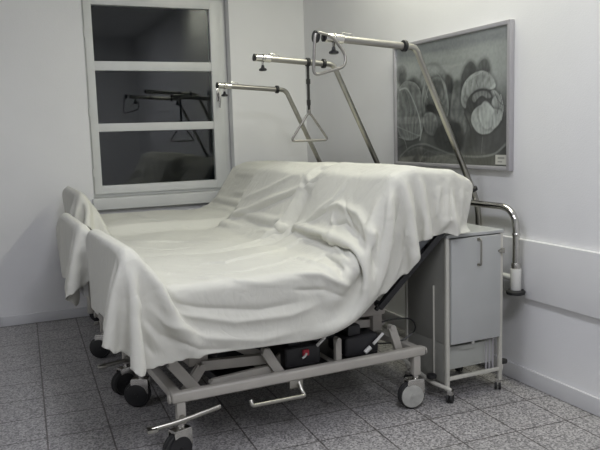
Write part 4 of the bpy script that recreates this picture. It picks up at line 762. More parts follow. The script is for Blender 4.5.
1,-1,1,0,-1,1,-1,0,1,-1,1,0,-1,1,0,0,0,-1,1,0,0,1,5,14,1,0,-3,-6,-3,-2,0,-1,0,0,-1,1,0,0,0,-1,1,0,-1,1,0,-1,1,-1,1,0,-1,0,0,0,0,0,0,-1,-1,1,12,1,-2,-6,-1,-1,-1,-1,0,-1,0,0,0,0,-1,1,0,-1,1,0,-1,1,0,-1,1,-1,0,1,0,-1,0,0,0,0,0,0,-6,13,-3,-3,3,-1,-6,-1,-2,0,0,0,0,0,0,0,0,0,0,0,0,0,0,0,
0,-1,1,0,-1,0,0,0,0,0,-1,0,-3,-5,699,16,15,17,16,16,13,11,13,11,4,-2,-6,-4,-1,0,-1,-1,0,0,-1,0,0,0,0,-1,0,0,0,0,-1,-1,-1,-2,-1,-2,-2,26,-1,1,-1,0,0,2,1,-1,1,1,0,1,0,0,0,0,1,-1,0,0,0,0,0,0,1,0,-1,0,0,0,0,0,1,-1,0,0,26,0,0,0,0,0,0,1,0,0,1,1,0,1,0,0,0,0,0,0,1,-1,0,0,0,0,0,0,0,0,0,0,
0,0,0,0,0,25,1,0,0,0,0,0,1,1,0,2,0,0,0,1,-1,1,-1,1,-1,0,1,-1,0,0,0,0,1,-1,0,1,0,0,-1,0,0,0,25,1,0,0,0,0,0,1,0,1,0,1,0,1,0,0,0,0,0,0,0,0,1,-1,0,0,0,0,1,-1,0,0,0,0,0,0,0,22,2,2,1,-1,0,1,0,0,1,1,1,0,0,0,1,-1,1,-1,1,0,-1,0,1,0,0,0,-1,0,1,-1,0,0,1,0,-1,1,18,4,2,1,
2,0,-1,0,1,0,1,1,1,0,0,0,0,0,0,0,0,0,0,0,0,0,0,1,-1,0,0,0,0,0,0,0,0,15,3,3,4,1,1,0,0,1,0,1,1,-1,2,0,-1,1,-1,1,0,-1,1,0,0,-1,0,0,0,1,-1,1,0,0,-1,0,1,-1,14,1,3,2,4,2,1,0,0,0,1,1,1,0,0,1,-1,1,-1,0,0,0,0,0,1,0,-1,0,0,1,-1,0,0,0,0,0,0,17,-2,0,2,3,5,3,0,0,-1,2,-1,2,
1,-1,0,1,-1,1,-1,1,0,-1,0,0,0,1,0,-1,0,1,0,0,0,0,-1,0,15,1,-1,0,1,3,5,4,-1,1,-1,1,2,0,1,-1,0,0,0,0,0,0,1,-1,0,0,0,0,1,-1,0,0,0,0,0,0,0,12,2,1,1,0,-1,4,6,3,0,-2,2,2,0,0,1,-1,1,-1,1,0,-1,0,1,0,0,-1,0,0,1,-1,1,-1,1,-1,0,-1,9,1,2,1,1,1,-1,4,10,8,-4,-6,-2,-1,0,0,1,0,1,0,0,1,
0,0,0,0,1,0,0,0,1,0,2,1,-3,-5,-1,8,0,1,0,2,2,-1,-9,-4,-15,-4,2,1,1,0,1,0,1,0,0,0,0,1,0,0,0,0,0,1,0,0,0,0,0,6,5,3,12,-1,-2,-1,-6,-6,-8,-3,-12,0,1,1,0,0,1,0,0,-1,1,0,0,0,0,0,0,0,1,0,-1,0,0,1,0,-1,0,3,1,3,-5,-6,-8,-4,-5,-2,1,2,-3,-1,-1,1,0,-1,0,0,1,-1,0,1,0,-1,0,1,0,-1,0,0,1,0,
-1,0,1,-1,0,-1,-15,-5,-3,-2,-1,0,4,3,-5,-4,-1,1,-1,0,1,0,0,-1,1,0,-1,0,1,0,-1,0,0,1,0,-1,0,0,0,0,1,0,-1,-24,-1,0,1,3,7,1,-11,-5,0,0,0,0,0,0,0,0,1,-1,0,0,1,-1,0,0,1,0,-1,0,0,1,0,0,0,-1,0,0,-25,2,3,7,6,-4,-11,-7,-1,1,1,-1,1,0,0,-1,1,-1,0,1,0,-1,0,1,0,-1,0,1,0,0,-1,0,0,0,1,0,-1,-18,5,5,
3,-6,-12,-7,0,-1,2,1,-1,0,1,-1,1,-1,1,0,-1,0,1,0,-1,0,0,1,-1,0,0,0,1,0,-1,0,0,1,-7,3,1,-8,-11,-8,1,-1,2,0,2,-2,0,1,0,-1,1,-1,0,1,0,-1,0,0,1,0,-1,0,0,0,0,-1,0,1,0,0,1,-4,-1,-7,-11,-7,1,-1,2,0,1,2,-1,-1,-1,4,-2,0,0,1,-1,0,0,1,0,-1,0,0,0,0,-1,0,0,0,-1,0,0,3,-6,-7,-9,-8,-1,7,12,13,-13,-4,-8,5,
5,-6,-3,3,-1,0,-1,1,0,0,-1,0,1,0,0,0,0,1,0,0,0,0,-1,0,0,-8,-17,-3,5,13,11,6,-7,2,0,-1,-3,-7,3,-2,-2,-1,0,-1,-1,0,0,0,1,-1,1,1,1,0,1,1,0,1,1,1,-3,-7,1,-7,-5,6,5,2,-1,-8,10,0,0,-1,0,-1,-1,0,-1,-1,0,-1,0,0,0,0,1,0,0,1,1,0,0,1,0,0,0,-1,-8,0,0,-1,2,1,-1,-2,4,0,-1,1,-1,0,0,0,-1,0,-1,-1,0,0,
-1,1,-1,1,0,1,-1,1,1,0,0,0,0,0,-1,-5,0,1,0,0,-1,1,-1,2,0,1,-1,1,-1,0,0,-1,0,0,0,-1,-1,1,-1,1,-1,0,0,1,0,0,1,0,0,0,0,0,-4,0,0,1,0,0,0,1,-1,0,1,0,0,0,0,0,0,0,-1,0,0,0,-1,0,0,0,0,0,0,0,0,0,0,0,1,0,-1,-1,1,0,-1,1,0,0,-1,1,0,0,0,1,0,0,0,1,-1,0,0,0,-1,0,0,-1,0,0,0,0,0,0,
0,1,0,-1,1,-1,-1,0,0,1,-1,1,-1,1,-1,0,0,1,-1,1,1,0,-1,1,1,-1,0,1,0,-1,0,-1,1,-1,0,0,-1,0,0,0,0,0,0,-1,1,0,-1,1,-1,1,-2,0,1,-1,1,0,1,-1,1,1,0,0,1,0,-1,0,1,-1,1,-2,0,0,-1,1,-1,0,0,0,0,0,0,1,0,0,-1,0,0,0,-1,0,0,0,0,0,1,0,1,0,0,1,0,1,0,0,0,-1,1,-1,-1,0,0,0,-1,-1,1,-1,0,0,2,-1,
0,-1,1,-1,0,-1,-1,1,-1,1,-1,1,0,1,1,1,0,1,0,0,0,0,0,0,0,-1,0,-1,-1,0,0,-1,1,-1,0,1,0,-1,1,-1,0,-1,0,0,-1,0,0,0,0,1,0,0,1,1,0,1,1,0,1,0,-1,0,0,-1,-1,0,-1,0,0,-1,0,-1,1,0,0,0,0,-1,0,-1,-1,0,-1,0,1,0,0,0,1,1,0,1,1,0,0,1,0,0,0,0,-1,0,-1,0,-1,0,0,-1,0,1,0,0,-1,0,1,-1,0,-1,-1,0,
0,-1,0,0,1,0,0,1,1,0,1,1,0,0,1,-1,0,1,-1,0,-1,0,-1,-1,0,0,0,0,0,1,0,-1,0,-1,0,-1,0,-1,1,0,0,-1,1,0,1,1,0,1,0,0,1,0,1,-1,0,0,-1,0,-1,0,0,-1,0,0,0,1,-1,0,0,0,0,-1,0,0,-1,0,-1,0,1,0,0,0,0,1,0,1,1,0,0,0,1,-1,0,1,-1,0,-1,0,-1,0,-1,1,0,0,0,0,-1,0,0,0,0,0,-1,0,0,-1,0,1,0,0,
1,0,0,0,1,0,1,0,0,0,0,0,0,0,-1,0,0,-1,0,0,1,0,0,0,0,0,0,-1,0,0,0,-1,1,-1,0,0,0,0,0,1,0,0,0,0,1,0,0,0,0,0,0,0,0,-1,-2,0,1,0,1,0,-1,0,0,0,0,0,0,0,0,-1,1,-1,0,0,0,0,0,0,0,1,0,0,1,0,0,0,0,0,0,0,0,-2,0,0,1,0,0,1,-1,0,1,0,0,0,0,0,0,-1,0,0,0,-1,0,0,0,0,0,0,0,0,
0,1,0,1,0,0,-1,0,-2,1,0,0,0,0,-1,1,1,-1,1,0,0,0,0,0,0,0,-1,0,-1,0,-1,0,0,0,0,0,0,1,0,1,-1,1,0,1,0,-1,-1,0,1,-1,0,1,0,0,1,0,1,0,0,0,0,0,0,-1,-1,1,-1,0,-1,0,-1,0,0,0,0,0,1,1,0,1,-1,0,-1,0,0,0,0,0,-1,0,1,0,1,0,0,1,1,0,0,-1,0,0,-1,0,-1,0,-1,-1,0,0,0,0,0,0,0,1,0,1,0,0,
-1,0,0,1,-1,0,0,-1,1,0,1,1,0,0,0,1,0,0,-1,0,-1,-1,0,-1,0,-1,-1,1,0,0,0,1,0,1,-1,0,0,0,0,-1,-1,1,0,0,0,1,0,0,1,0,1,0,0,0,0,0,-1,0,0,-2,0,0,-1,0,-1,-1,0,0,1,0,0,1,0,2,-1,1,-1,0,-1,-1,0,0,0,0,1,0,1,0,1,0,0,1,0,-1,0,-1,0,-1,-1,0,-1,-1,1,0,0,-1,1,0,0,1,2,2,-1,-2,-1,0,0,-1,1,-1,
1,0,1,0,0,1,0,1,-1,0,1,-1,0,-1,0,-1,0,-1,0,-1,-1,0,0,0,1,0,0,9,-1,-2,-3,-1,-1,-1,0,0,0,0,0,0,1,0,0,0,1,0,0,0,0,0,0,-1,0,-1,0,-1,0,0,0,0,-1,0,1,0,17,-3,-6,-2,-2,-1,-2,0,-1,1,-1,1,-1,0,1,0,1,-1,1,0,0,0,0,0,0,0,-1,0,0,-1,0,-1,0,0,0,-1,1,16,-1,-4,-4,-2,-2,-1,-1,0,-1,1,-1,1,0,0,0,0,0,0,
1,0,0,0,0,0,0,0,-1,0,0,-1,0,0,0,0,0,1,16,-1,-2,-5,-4,-2,0,0,0,0,-1,0,0,-1,0,0,0,1,0,0,0,0,0,1,0,0,0,0,0,0,0,0,-1,0,-1,0,2,19,-5,-2,-5,-3,-1,-1,0,0,0,0,0,-1,0,0,0,-1,0,0,0,0,1,0,0,0,0,1,1,-1,0,0,0,0,-1,1,-1,3,21,-5,-3,-4,-4,-4,1,0,0,0,0,-1,0,0,0,-1,0,0,0,0,0,0,0,0,1,0,1,0,
1,0,0,0,0,0,-1,1,2,21,0,-3,-5,-7,-4,-1,1,0,0,0,0,0,0,-1,0,0,-2,0,0,0,0,1,0,0,1,0,0,1,0,1,0,0,0,0,0,7,19,1,0,-5,-5,-3,1,0,1,0,0,1,-1,-1,0,-1,0,0,-1,-1,0,0,0,0,0,0,0,1,8,4,1,1,1,0,-3,-1,-6,22,0,-2,2,-7,6,1,2,0,1,0,-1,0,1,-1,0,-1,0,0,0,-1,0,-1,0,0,-1,-1,-6,-8,-3,-1,-1,-1,0,3,0,9,
5,11,7,0,-4,-16,-2,-1,0,-1,1,0,1,-1,0,0,-1,0,0,-1,1,-1,1,0,1,2,2,8,0,1,1,0,1,0,0,0,0,15,-10,1,14,4,-9,-4,1,0,2,0,0,0,0,-1,0,1,-1,-1,0,-1,0,0,1,-1,1,0,-1,2,0,0,1,0,1,-1,10,-5,21,-1,-7,-9,4,14,4,2,2,0,0,0,0,0,1,-1,0,0,0,0,0,1,-1,0,1,-1,0,1,-1,0,0,0,0,-1,-1,-7,-2,21,0,1,-4,1,9,-1,-3,-1,
-1,1,0,0,0,0,0,0,0,0,0,0,-1,0,-1,0,0,1,-1,0,0,0,0,-2,-10,-2,2,8,23,1,0,-1,-2,-9,-4,-1,-1,0,-2,1,-1,0,-1,0,-1,0,0,0,-1,0,0,0,0,0,-1,1,1,1,2,1,4,12,5,-2,-5,23,-3,1,3,0,-2,2,0,1,0,0,0,0,0,0,0,0,0,0,-1,1,0,-1,0,0,0,0,0,0,1,0,0,0,2,-3,0,-1,19,3,1,0,0,2,1,2,0,1,0,0,0,0,1,0,0,0,
-1,0,0,-1,0,-3,-1,0,1,0,0,1,1,1,0,-3,0,0,-2,24,0,0,0,0,-1,-1,-3,-1,-1,0,0,0,-1,0,0,0,0,1,1,0,1,1,4,1,0,-1,0,0,-2,-1,-1,0,2,2,1,-1,24,1,-1,0,1,-1,0,1,0,-1,1,-1,0,1,0,0,0,0,0,0,0,0,0,0,-1,0,1,-1,0,1,-1,1,0,0,0,-1,0,25,-1,0,1,-1,1,0,0,-1,1,-1,1,0,0,0,0,0,0,0,0,0,0,0,0,0,0,-1,
1,0,-1,1,0,0,-1,1,0,0,24,-1,3,0,-2,1,0,-1,1,-1,1,-1,1,0,-1,1,0,0,0,0,0,0,0,0,0,0,0,0,0,0,0,-1,0,1,0,0,0,21,0,-4,0,6,4,-2,0,0,0,0,0,-1,0,1,0,0,0,0,0,0,0,0,0,0,0,0,0,0,0,-1,1,0,0,0,0,2,19,2,0,0,8,0,0,1,0,0,0,0,0,0,-1,-1,0,0,0,1,0,0,1,-1,1,0,0,-1,-1,0,-3,0,0,0,0,-1,
4,20,-4,1,10,4,-2,-3,-1,-1,0,-1,-1,-6,0,2,1,1,1,0,-1,-1,0,-1,1,-1,0,1,0,2,0,4,0,0,-1,1,3,1,11,2,15,2,-12,-19,3,3,3,2,2,3,7,1,-1,1,-1,0,0,0,1,0,0,0,0,0,-1,1,-2,1,-1,-1,0,0,0,-1,-3,6,13,-5,-9,-13,17,8,-4,-1,-1,-1,-1,1,-1,1,-1,1,-1,1,0,1,0,0,0,1,0,0,-1,1,-1,0,0,-1,1,0,-7,-10,3,-10,-7,0,15,11,-1,1,
-1,0,0,0,-2,0,0,0,0,1,-1,1,0,1,0,0,0,1,0,0,0,0,-1,0,0,-1,-1,0,-6,2,0,-3,5,8,2,-2,1,0,-1,-1,0,0,0,-2,0,0,0,1,0,0,1,1,0,1,-1,1,0,0,-1,0,0,-1,-1,-1,0,0,2,2,2,9,-3,2,-1,1,-1,0,-1,-1,0,-1,1,-1,0,0,0,0,0,-1,1,1,-1,1,-1,1,-1,1,0,-1,0,0,-1,-1,7,1,0,2,-6,15,-6,0,-2,0,-1,0,-1,-2,0,-1,0,-1,
-1,0,0,0,1,0,0,1,0,1,0,1,-1,0,0,0,-1,0,1,-4,-1,2,0,-2,-4,6,1,0,0,-1,0,-1,0,-1,-1,0,0,0,-1,0,1,0,0,0,1,0,1,0,0,1,0,-1,0,0,0,0,-5,-1,0,0,2,0,0,0,1,-1,1,-1,0,-1,0,0,-1,-1,0,1,0,-1,0,0,1,0,1,-1,1,0,0,0,1,-1,0,0,0,1,-1,0,0,1,0,0,1,0,0,0,0,0,0,0,-1,0,0,0,-1,0,0,0,0,0,0,0,
1,-1,1,0,0,0,0,0,0,0,0,-3,2,0,-1,1,1,0,0,1,-1,1,-1,1,-1,1,-1,0,0,0,-1,0,0,0,0,0,0,0,0,0,0,1,0,0,0,-1,2,1,-8,7,9,-11,1,1,0,0,0,1,0,1,-1,1,-1,1,0,-1,0,1,-1,0,0,-1,0,0,0,0,0,0,0,0,1,0,1,-1,-1,-19,-2,15,5,-3,2,0,1,0,0,0,0,1,0,1,0,0,0,0,-1,1,-1,0,0,0,-1,0,0,0,0,0,0,0,0,0,
1,3,-19,1,7,19,-11,-1,2,-1,0,1,0,1,1,0,0,0,1,0,0,1,-1,0,0,0,-1,0,-1,0,0,-1,0,0,0,1,0,1,-4,-26,8,-5,11,16,-3,-5,1,0,0,0,1,0,1,0,1,0,1,0,0,1,0,-1,-1,0,0,0,-1,-1,1,-1,0,0,0,0,1,2,-24,12,-4,-5,4,8,5,0,0,0,1,0,0,1,1,1,0,1,0,0,0,0,0,1,-1,-1,0,0,-1,-1,0,0,0,-1,1,1,9,-24,3,11,3,2,-1,2,
0,0,0,0,-1,1,0,1,0,1,0,1,0,0,0,0,-1,0,0,-2,0,0,-1,-1,0,-1,-1,-1,3,10,-23,0,-1,2,2,2,-1,0,0,0,-1,1,0,-1,0,0,0,1,0,0,0,1,0,0,-1,0,1,-1,-1,0,0,-1,0,1,-1,-1,1,-23,0,1,2,1,0,3,-5,0,-1,1,-1,0,1,0,0,0,0,0,1,1,-1,0,0,1,0,-1,0,0,0,0,-1,0,-1,1,0,-6,-22,1,1,-1,0,3,1,-5,0,0,-1,1,-1,0,0,0,
1,0,1,-1,0,1,0,0,0,-1,0,0,0,-1,-1,0,-1,0,3,-4,-1], None, [[7, 22, 1987, 5156, 1255, 1997, 5521, 1168, 1886, 5504, 1026, 1786, 5524, 942], [-6, 18, 2078, 5183, 1277, 1971, 5186, 1174, 1853, 5165, 1072], [12, 16, 1016, 6090, 915, 1086, 5790, 917, 1134, 5475, 914, 1285, 5287, 908, 1382, 5212, 873]])
sheet('bed_sheet', 'white sheet over the middle bed with its end hanging down behind the front footboard', 97, 46, [
419,0,0,0,0,0,23,12,-1,-15,-26,-27,-17,4,21,27,21,9,-1,-5,2,2,-4,3,-1,-3,2,-1,-7,0,6,-1,-6,-16,-8,5,16,6,-1,0,-8,0,0,0,0,0,-10,0,0,0,0,0,3,5,2,6,2,-1,-1,-2,-1,0,-1,-2,-2,1,2,-1,0,0,0,-1,1,0,0,0,0,0,0,1,1,-1,-1,0,0,-1,-1,0,0,0,0,0,-36,0,0,0,0,27,0,5,5,3,3,0,-1,-1,-1,-1,-1,-2,-1,1,0,0,0,0,0,1,-1,0,
1,-1,-1,1,1,0,0,1,-1,-1,0,-1,0,0,0,0,0,0,-14,0,0,0,9,-5,1,3,6,4,2,1,-1,-2,-1,0,-1,-2,-1,1,1,-1,0,0,0,0,0,0,0,0,1,-1,1,1,0,0,-1,-1,0,0,-2,0,0,0,0,0,7,0,0,0,-8,-7,-2,2,6,3,6,1,-1,-2,-1,-1,-2,-1,-1,1,0,0,1,-1,0,0,0,0,0,1,-1,0,0,1,1,-1,0,-1,0,-1,0,0,0,0,0,0,33,0,0,-18,-10,-9,-5,0,4,5,
6,1,-1,-1,-2,0,-1,-2,0,1,-1,0,0,0,0,0,0,0,1,-1,0,0,1,1,0,0,-1,-1,0,-1,-1,0,0,0,0,0,20,0,0,-2,-7,-10,-8,-3,4,7,3,4,-1,-2,-1,-1,-2,-1,0,0,0,0,0,0,0,0,0,0,0,1,-1,0,1,1,0,0,-1,-1,0,-1,-1,0,0,0,0,0,20,0,0,-1,-3,-8,-10,-6,0,6,5,4,-1,-1,0,-1,-4,0,0,1,-1,0,1,-1,0,1,-1,0,1,0,-2,1,0,1,2,-1,-2,0,
0,-1,-1,0,0,0,0,0,30,0,-13,3,-1,-6,-9,-9,-4,4,5,6,1,-1,-2,-1,-3,0,0,1,-1,0,0,0,0,0,0,0,1,-1,0,0,1,1,0,0,-1,-1,0,-2,0,0,0,0,0,0,17,0,-4,5,2,-2,-8,-10,-7,1,7,4,1,0,0,-4,-2,0,1,0,-1,0,0,-1,1,1,-1,0,1,0,-1,0,0,2,0,0,-2,0,0,-2,0,0,0,0,0,0,22,0,-3,-4,4,1,-4,-9,-10,-3,5,5,2,1,-2,-2,-3,-1,2,0,
-1,0,1,-1,0,0,0,0,0,1,-1,0,0,2,1,-2,-1,-1,0,-2,2,0,0,0,0,0,29,-11,4,-2,-3,3,0,-7,-9,-9,2,5,5,-1,1,-6,-1,0,1,-1,0,0,0,0,0,0,0,0,1,-1,0,0,0,2,0,0,-2,0,-2,0,4,0,0,0,0,0,8,4,6,4,-2,-2,3,-2,-9,-9,-4,3,6,2,-3,-5,0,0,2,-1,-1,0,0,1,-1,0,0,0,0,1,-1,0,0,2,1,-1,-2,0,-2,2,4,0,0,0,0,0,4,-4,
8,8,5,0,-2,2,-4,-8,-9,0,6,3,-5,-4,0,1,-1,0,0,0,0,0,0,0,0,0,1,-1,0,0,0,1,1,0,-2,0,-1,5,3,0,0,0,0,0,5,1,-5,6,7,6,2,-1,0,-6,-8,-6,2,2,-3,-2,0,0,0,0,0,0,0,0,0,0,0,0,0,0,0,0,0,0,0,0,0,0,6,4,-1,0,0,0,0,0,10,13,-7,-12,-3,9,6,5,1,0,-2,0,0,0,0,0,-1,1,0,-1,0,0,0,0,0,0,0,0,0,0,
1,0,0,0,1,0,2,1,-1,0,0,0,0,0,0,0,11,8,3,-3,-7,-9,0,3,10,9,3,4,-1,-1,-1,0,0,-1,1,0,0,0,0,-1,1,0,0,0,0,0,0,-1,1,0,0,1,0,0,-1,-1,0,0,0,0,0,0,24,-6,-4,-4,3,1,2,7,5,0,0,-8,0,0,0,0,0,1,-1,0,1,-1,0,1,-1,1,-1,0,0,0,0,1,-1,0,0,0,-1,1,4,-4,-10,0,0,0,0,0,25,-10,-5,6,4,5,3,-6,-17,10,-3,2,
0,1,0,0,0,0,0,1,-1,0,1,-1,1,-1,0,1,-1,1,-1,0,0,0,0,-1,0,0,0,6,-6,0,0,0,0,0,20,-10,9,6,3,-4,-12,-17,10,6,1,0,0,0,0,0,0,-1,1,-1,1,0,-1,1,-1,1,0,-1,1,-1,1,-1,1,0,0,0,0,0,4,-4,4,-15,-14,-14,-11,-8,19,4,3,-1,-8,-12,-10,7,11,-1,0,-1,1,-1,0,0,1,0,-1,1,-1,1,0,-1,1,-1,1,0,-1,1,-1,1,0,-1,0,0,0,0,2,6,
4,0,0,3,-2,-4,23,4,-5,-11,-10,-6,4,13,6,-4,-2,0,1,-1,2,-1,0,-1,1,-1,0,0,0,0,0,0,-1,1,0,0,0,0,-1,1,0,0,0,-1,-3,7,7,2,0,-2,2,2,22,-13,-11,-4,-3,6,13,7,1,-6,-2,2,3,-1,3,-3,0,1,-1,0,0,0,0,0,-1,0,0,-1,0,0,0,0,0,0,0,0,0,0,-4,1,9,7,0,-1,1,1,-14,-2,0,1,11,16,9,0,-11,-2,5,2,1,2,0,0,-1,0,0,0,0,0,
0,0,-1,0,0,0,0,-1,0,-1,1,-1,-1,0,-1,0,-1,-6,5,10,4,0,2,2,-15,-3,9,16,14,5,0,-2,2,-2,0,-2,-4,2,1,-1,0,0,1,0,0,-1,0,0,1,0,0,0,0,0,0,0,0,0,0,-1,1,-1,-1,-4,-7,6,9,2,2,0,-9,18,15,5,0,-1,0,1,-1,0,0,0,-1,-1,-6,5,0,0,0,0,0,0,0,0,1,0,0,0,1,0,0,1,-1,0,1,0,-1,1,0,0,-5,-9,1,12,1,0,23,6,-1,0,
0,0,0,0,0,0,0,0,0,0,0,0,0,0,0,0,0,0,0,1,-1,0,0,1,-1,0,1,-1,0,1,-1,0,0,0,0,0,1,-1,0,-2,0,0,28,0,0,0,0,0,0,0,0,0,0,0,0,0,1,0,0,0,-1,0,0,1,0,-1,0,0,1,-1,0,1,-1,0,1,-1,0,1,0,-1,0,0,0,0,-1,-1,0,1,28,0,0,0,1,0,0,0,-1,1,0,0,0,0,-1,0,0,0,0,0,0,0,0,0,0,1,-1,0,1,-1,0,1,
-1,0,0,0,0,0,0,0,0,0,-1,-1,1,1,29,-1,0,0,0,0,0,0,0,0,0,0,0,0,0,0,0,0,0,1,0,-1,0,1,0,-1,0,1,-1,0,1,-1,0,1,0,-1,0,1,0,0,-1,-1,0,1,0,1,28,0,0,0,0,1,0,-1,1,-1,0,0,0,0,0,0,0,0,1,-1,0,0,0,0,0,0,1,-1,0,1,-1,0,1,-1,0,0,1,-1,0,0,0,0,0,0,0,1,28,0,0,0,1,-1,0,0,0,0,0,0,0,0,
0,1,0,0,-1,0,0,1,0,-1,0,1,-1,0,1,-1,0,1,-1,0,0,1,-1,0,1,-1,0,0,0,0,1,0,28,1,-1,1,-1,0,0,1,-1,0,0,1,0,0,0,-1,0,0,0,0,0,0,0,0,1,-1,0,0,0,0,1,-1,0,0,1,-1,0,0,0,0,0,0,0,0,0,0,28,0,0,0,0,1,0,-1,0,0,1,-1,0,0,0,0,0,0,0,1,0,-1,0,1,-1,0,1,0,-1,0,0,0,0,1,-1,0,0,1,-1,0,0,0,
0,1,0,1,28,0,1,-1,1,-1,0,0,0,1,-1,0,0,0,0,0,0,1,0,-1,0,0,1,-1,0,0,0,0,0,1,-1,0,1,-1,0,0,1,-1,0,0,1,-1,0,0,0,0,28,0,0,0,0,1,0,0,0,-1,0,0,0,0,0,0,1,-1,0,0,1,0,-1,0,1,0,-1,0,1,-1,0,1,-1,0,0,1,-1,0,0,0,0,0,0,0,1,0,28,0,0,1,-1,0,0,0,0,0,0,0,0,1,0,0,-1,0,0,0,0,0,0,1,
-1,0,0,1,-1,0,0,0,0,0,1,-1,0,0,0,1,-1,0,1,-1,0,0,28,1,-1,0,0,0,0,0,0,0,0,0,1,-1,0,0,0,0,0,1,-1,0,1,-1,0,0,1,-1,0,0,1,-1,0,1,-1,0,0,0,0,0,0,0,0,1,0,0,29,-1,1,-1,1,-1,0,0,0,0,1,0,-1,0,0,0,0,0,1,-1,0,1,-1,0,0,1,-1,0,0,1,-1,0,0,0,0,0,0,0,1,-1,0,1,-1,0,0,1,28,0,0,0,0,1,
0,-1,0,0,0,0,0,0,0,0,1,0,-1,0,0,0,0,0,1,-1,0,0,1,-1,0,0,1,-1,0,0,0,1,-1,0,0,0,0,1,0,0,28,0,0,1,-1,0,0,1,0,0,-1,0,0,0,1,0,-1,0,0,0,1,-1,0,0,0,0,0,1,-1,0,0,1,-1,0,0,0,1,-1,0,0,0,0,1,-1,0,0,28,0,0,0,0,0,0,0,0,0,0,0,0,0,0,0,0,0,0,1,-1,0,0,1,-1,0,0,0,0,0,1,-1,0,0,
0,1,-1,0,0,0,1,-1,0,0,1,0,28,0,0,0,1,-1,0,0,0,0,0,0,0,1,-1,0,0,1,0,-1,0,0,0,0,0,0,1,-1,0,0,0,0,0,0,1,-1,0,0,0,1,-1,1,-1,1,-1,0,28,0,0,0,0,1,0,-1,0,0,0,0,0,0,0,0,1,-1,0,0,0,1,0,-1,0,0,0,0,0,1,-1,0,0,1,-1,0,0,0,0,0,0,0,1,-1,1,0,29,0,0,-1,0,0,0,1,0,-1,0,1,0,-1,0,0,
0,0,0,1,0,-1,0,0,0,1,-1,0,0,0,0,0,1,-1,0,0,0,1,0,-1,0,0,0,1,-1,0,28,0,0,1,0,-1,0,0,0,0,1,-1,0,0,0,1,-1,0,1,-1,0,0,0,1,0,-1,0,0,1,-1,0,1,-1,0,0,0,1,-1,0,0,0,0,0,0,1,0,28,0,0,0,0,1,-1,0,0,1,-1,0,0,0,1,-1,0,1,-1,0,0,1,0,-1,0,0,0,1,-1,0,0,0,0,0,0,1,-1,0,0,0,1,0,0,-1,
0,1,28,0,0,1,0,-1,1,-1,0,0,0,0,0,0,0,0,0,0,0,0,1,-1,0,0,0,0,1,-1,0,0,1,-1,0,0,1,-1,0,0,0,1,-1,0,0,1,0,-1,28,0,1,-1,0,1,-1,0,0,0,0,0,1,0,-1,0,1,-1,0,1,-1,0,0,1,0,0,-1,0,0,1,-1,0,1,0,-1,0,0,1,0,-1,0,0,0,0,1,0,28,0,0,0,1,-1,0,0,0,0,0,0,0,0,0,1,-1,0,1,-1,0,0,1,-1,0,0,
0,1,0,-1,0,1,-1,0,0,0,1,-1,0,0,0,0,1,0,-1,1,28,1,-1,1,-1,1,0,0,-1,0,0,1,-1,0,1,-1,1,0,-1,0,1,0,-1,0,0,1,0,-1,0,0,1,-1,0,0,1,0,-1,0,0,0,1,0,-1,0,1,-1,29,-1,1,-1,1,-1,0,0,0,0,1,-1,0,1,-1,1,-1,0,1,0,-1,0,1,0,0,-1,0,0,0,1,-1,0,1,0,-1,0,0,0,1,0,-1,0,0,1,-1,1,28,0,0,1,-1,1,-1,0,
1,0,-1,0,1,-1,1,-1,0,1,-1,1,0,0,-1,0,0,0,0,1,0,-1,0,1,-1,0,0,1,0,0,-1,0,0,1,0,0,0,-1,28,1,0,0,0,-1,1,-1,-1,1,0,1,-1,1,-1,1,0,-1,1,-1,0,1,0,0,0,0,0,-1,0,0,1,-1,0,1,0,-1,0,0,0,1,0,-1,1,-1,1,0,29,0,-1,0,1,0,-1,0,1,-1,1,-1,1,-1,1,-1,1,0,0,0,0,-1,0,0,0,0,0,0,0,1,-1,0,1,-1,0,0,
1,0,0,-1,1,0,-1,1,-1,1,29,-1,1,0,0,0,-1,1,-1,0,0,0,0,1,-1,1,-1,1,-1,1,0,0,0,0,0,0,0,0,0,-1,0,1,-1,0,1,0,-1,0,0,1,-1,1,0,-1,1,0,28,1,0,0,-1,0,1,-1,0,1,-1,1,0,-1,1,0,0,0,0,-1,1,0,0,0,0,-1,0,0,0,1,0,-1,1,0,-1,0,0,1,0,0,0,-1,1,0,0,-1,29,0,0,0,1,-1,0,-1,0,0,1,0,-1,1,0,-1,1,-1,
1,0,-1,1,0,0,-1,1,0,0,0,-1,0,1,-1,0,1,0,0,-1,1,0,0,0,-1,1,0,0,29,-1,1,0,-1,0,-1,0,0,0,0,0,1,-1,0,1,-1,1,0,0,1,-1,0,0,0,0,0,0,0,0,0,-1,1,0,-1,0,0,1,-1,0,1,1,0,0,0,0,28,0,0,0,0,-1,-1,-1,-1,0,1,0,-1,1,0,0,0,0,0,1,-1,0,0,0,1,-1,0,0,-2,-7,-3,-2,-2,-1,-1,0,0,0,3,5,7,6,0,0,1,1,
26,0,0,1,-1,-1,0,0,1,0,-1,0,0,0,0,0,0,0,0,0,0,1,0,-1,0,0,-5,-2,0,5,1,1,-1,0,1,0,0,1,3,0,-1,-1,2,0,0,0,26,0,0,1,-2,-3,-2,-3,-2,-2,0,0,2,1,2,2,5,0,0,0,0,0,0,1,-1,0,4,0,0,0,0,-1,1,0,-1,0,1,0,-3,-9,8,1,2,1,0,1,25,1,0,0,0,2,0,1,-1,1,0,0,0,0,0,-1,-3,0,0,0,0,0,0,0,0,1,-1,0,
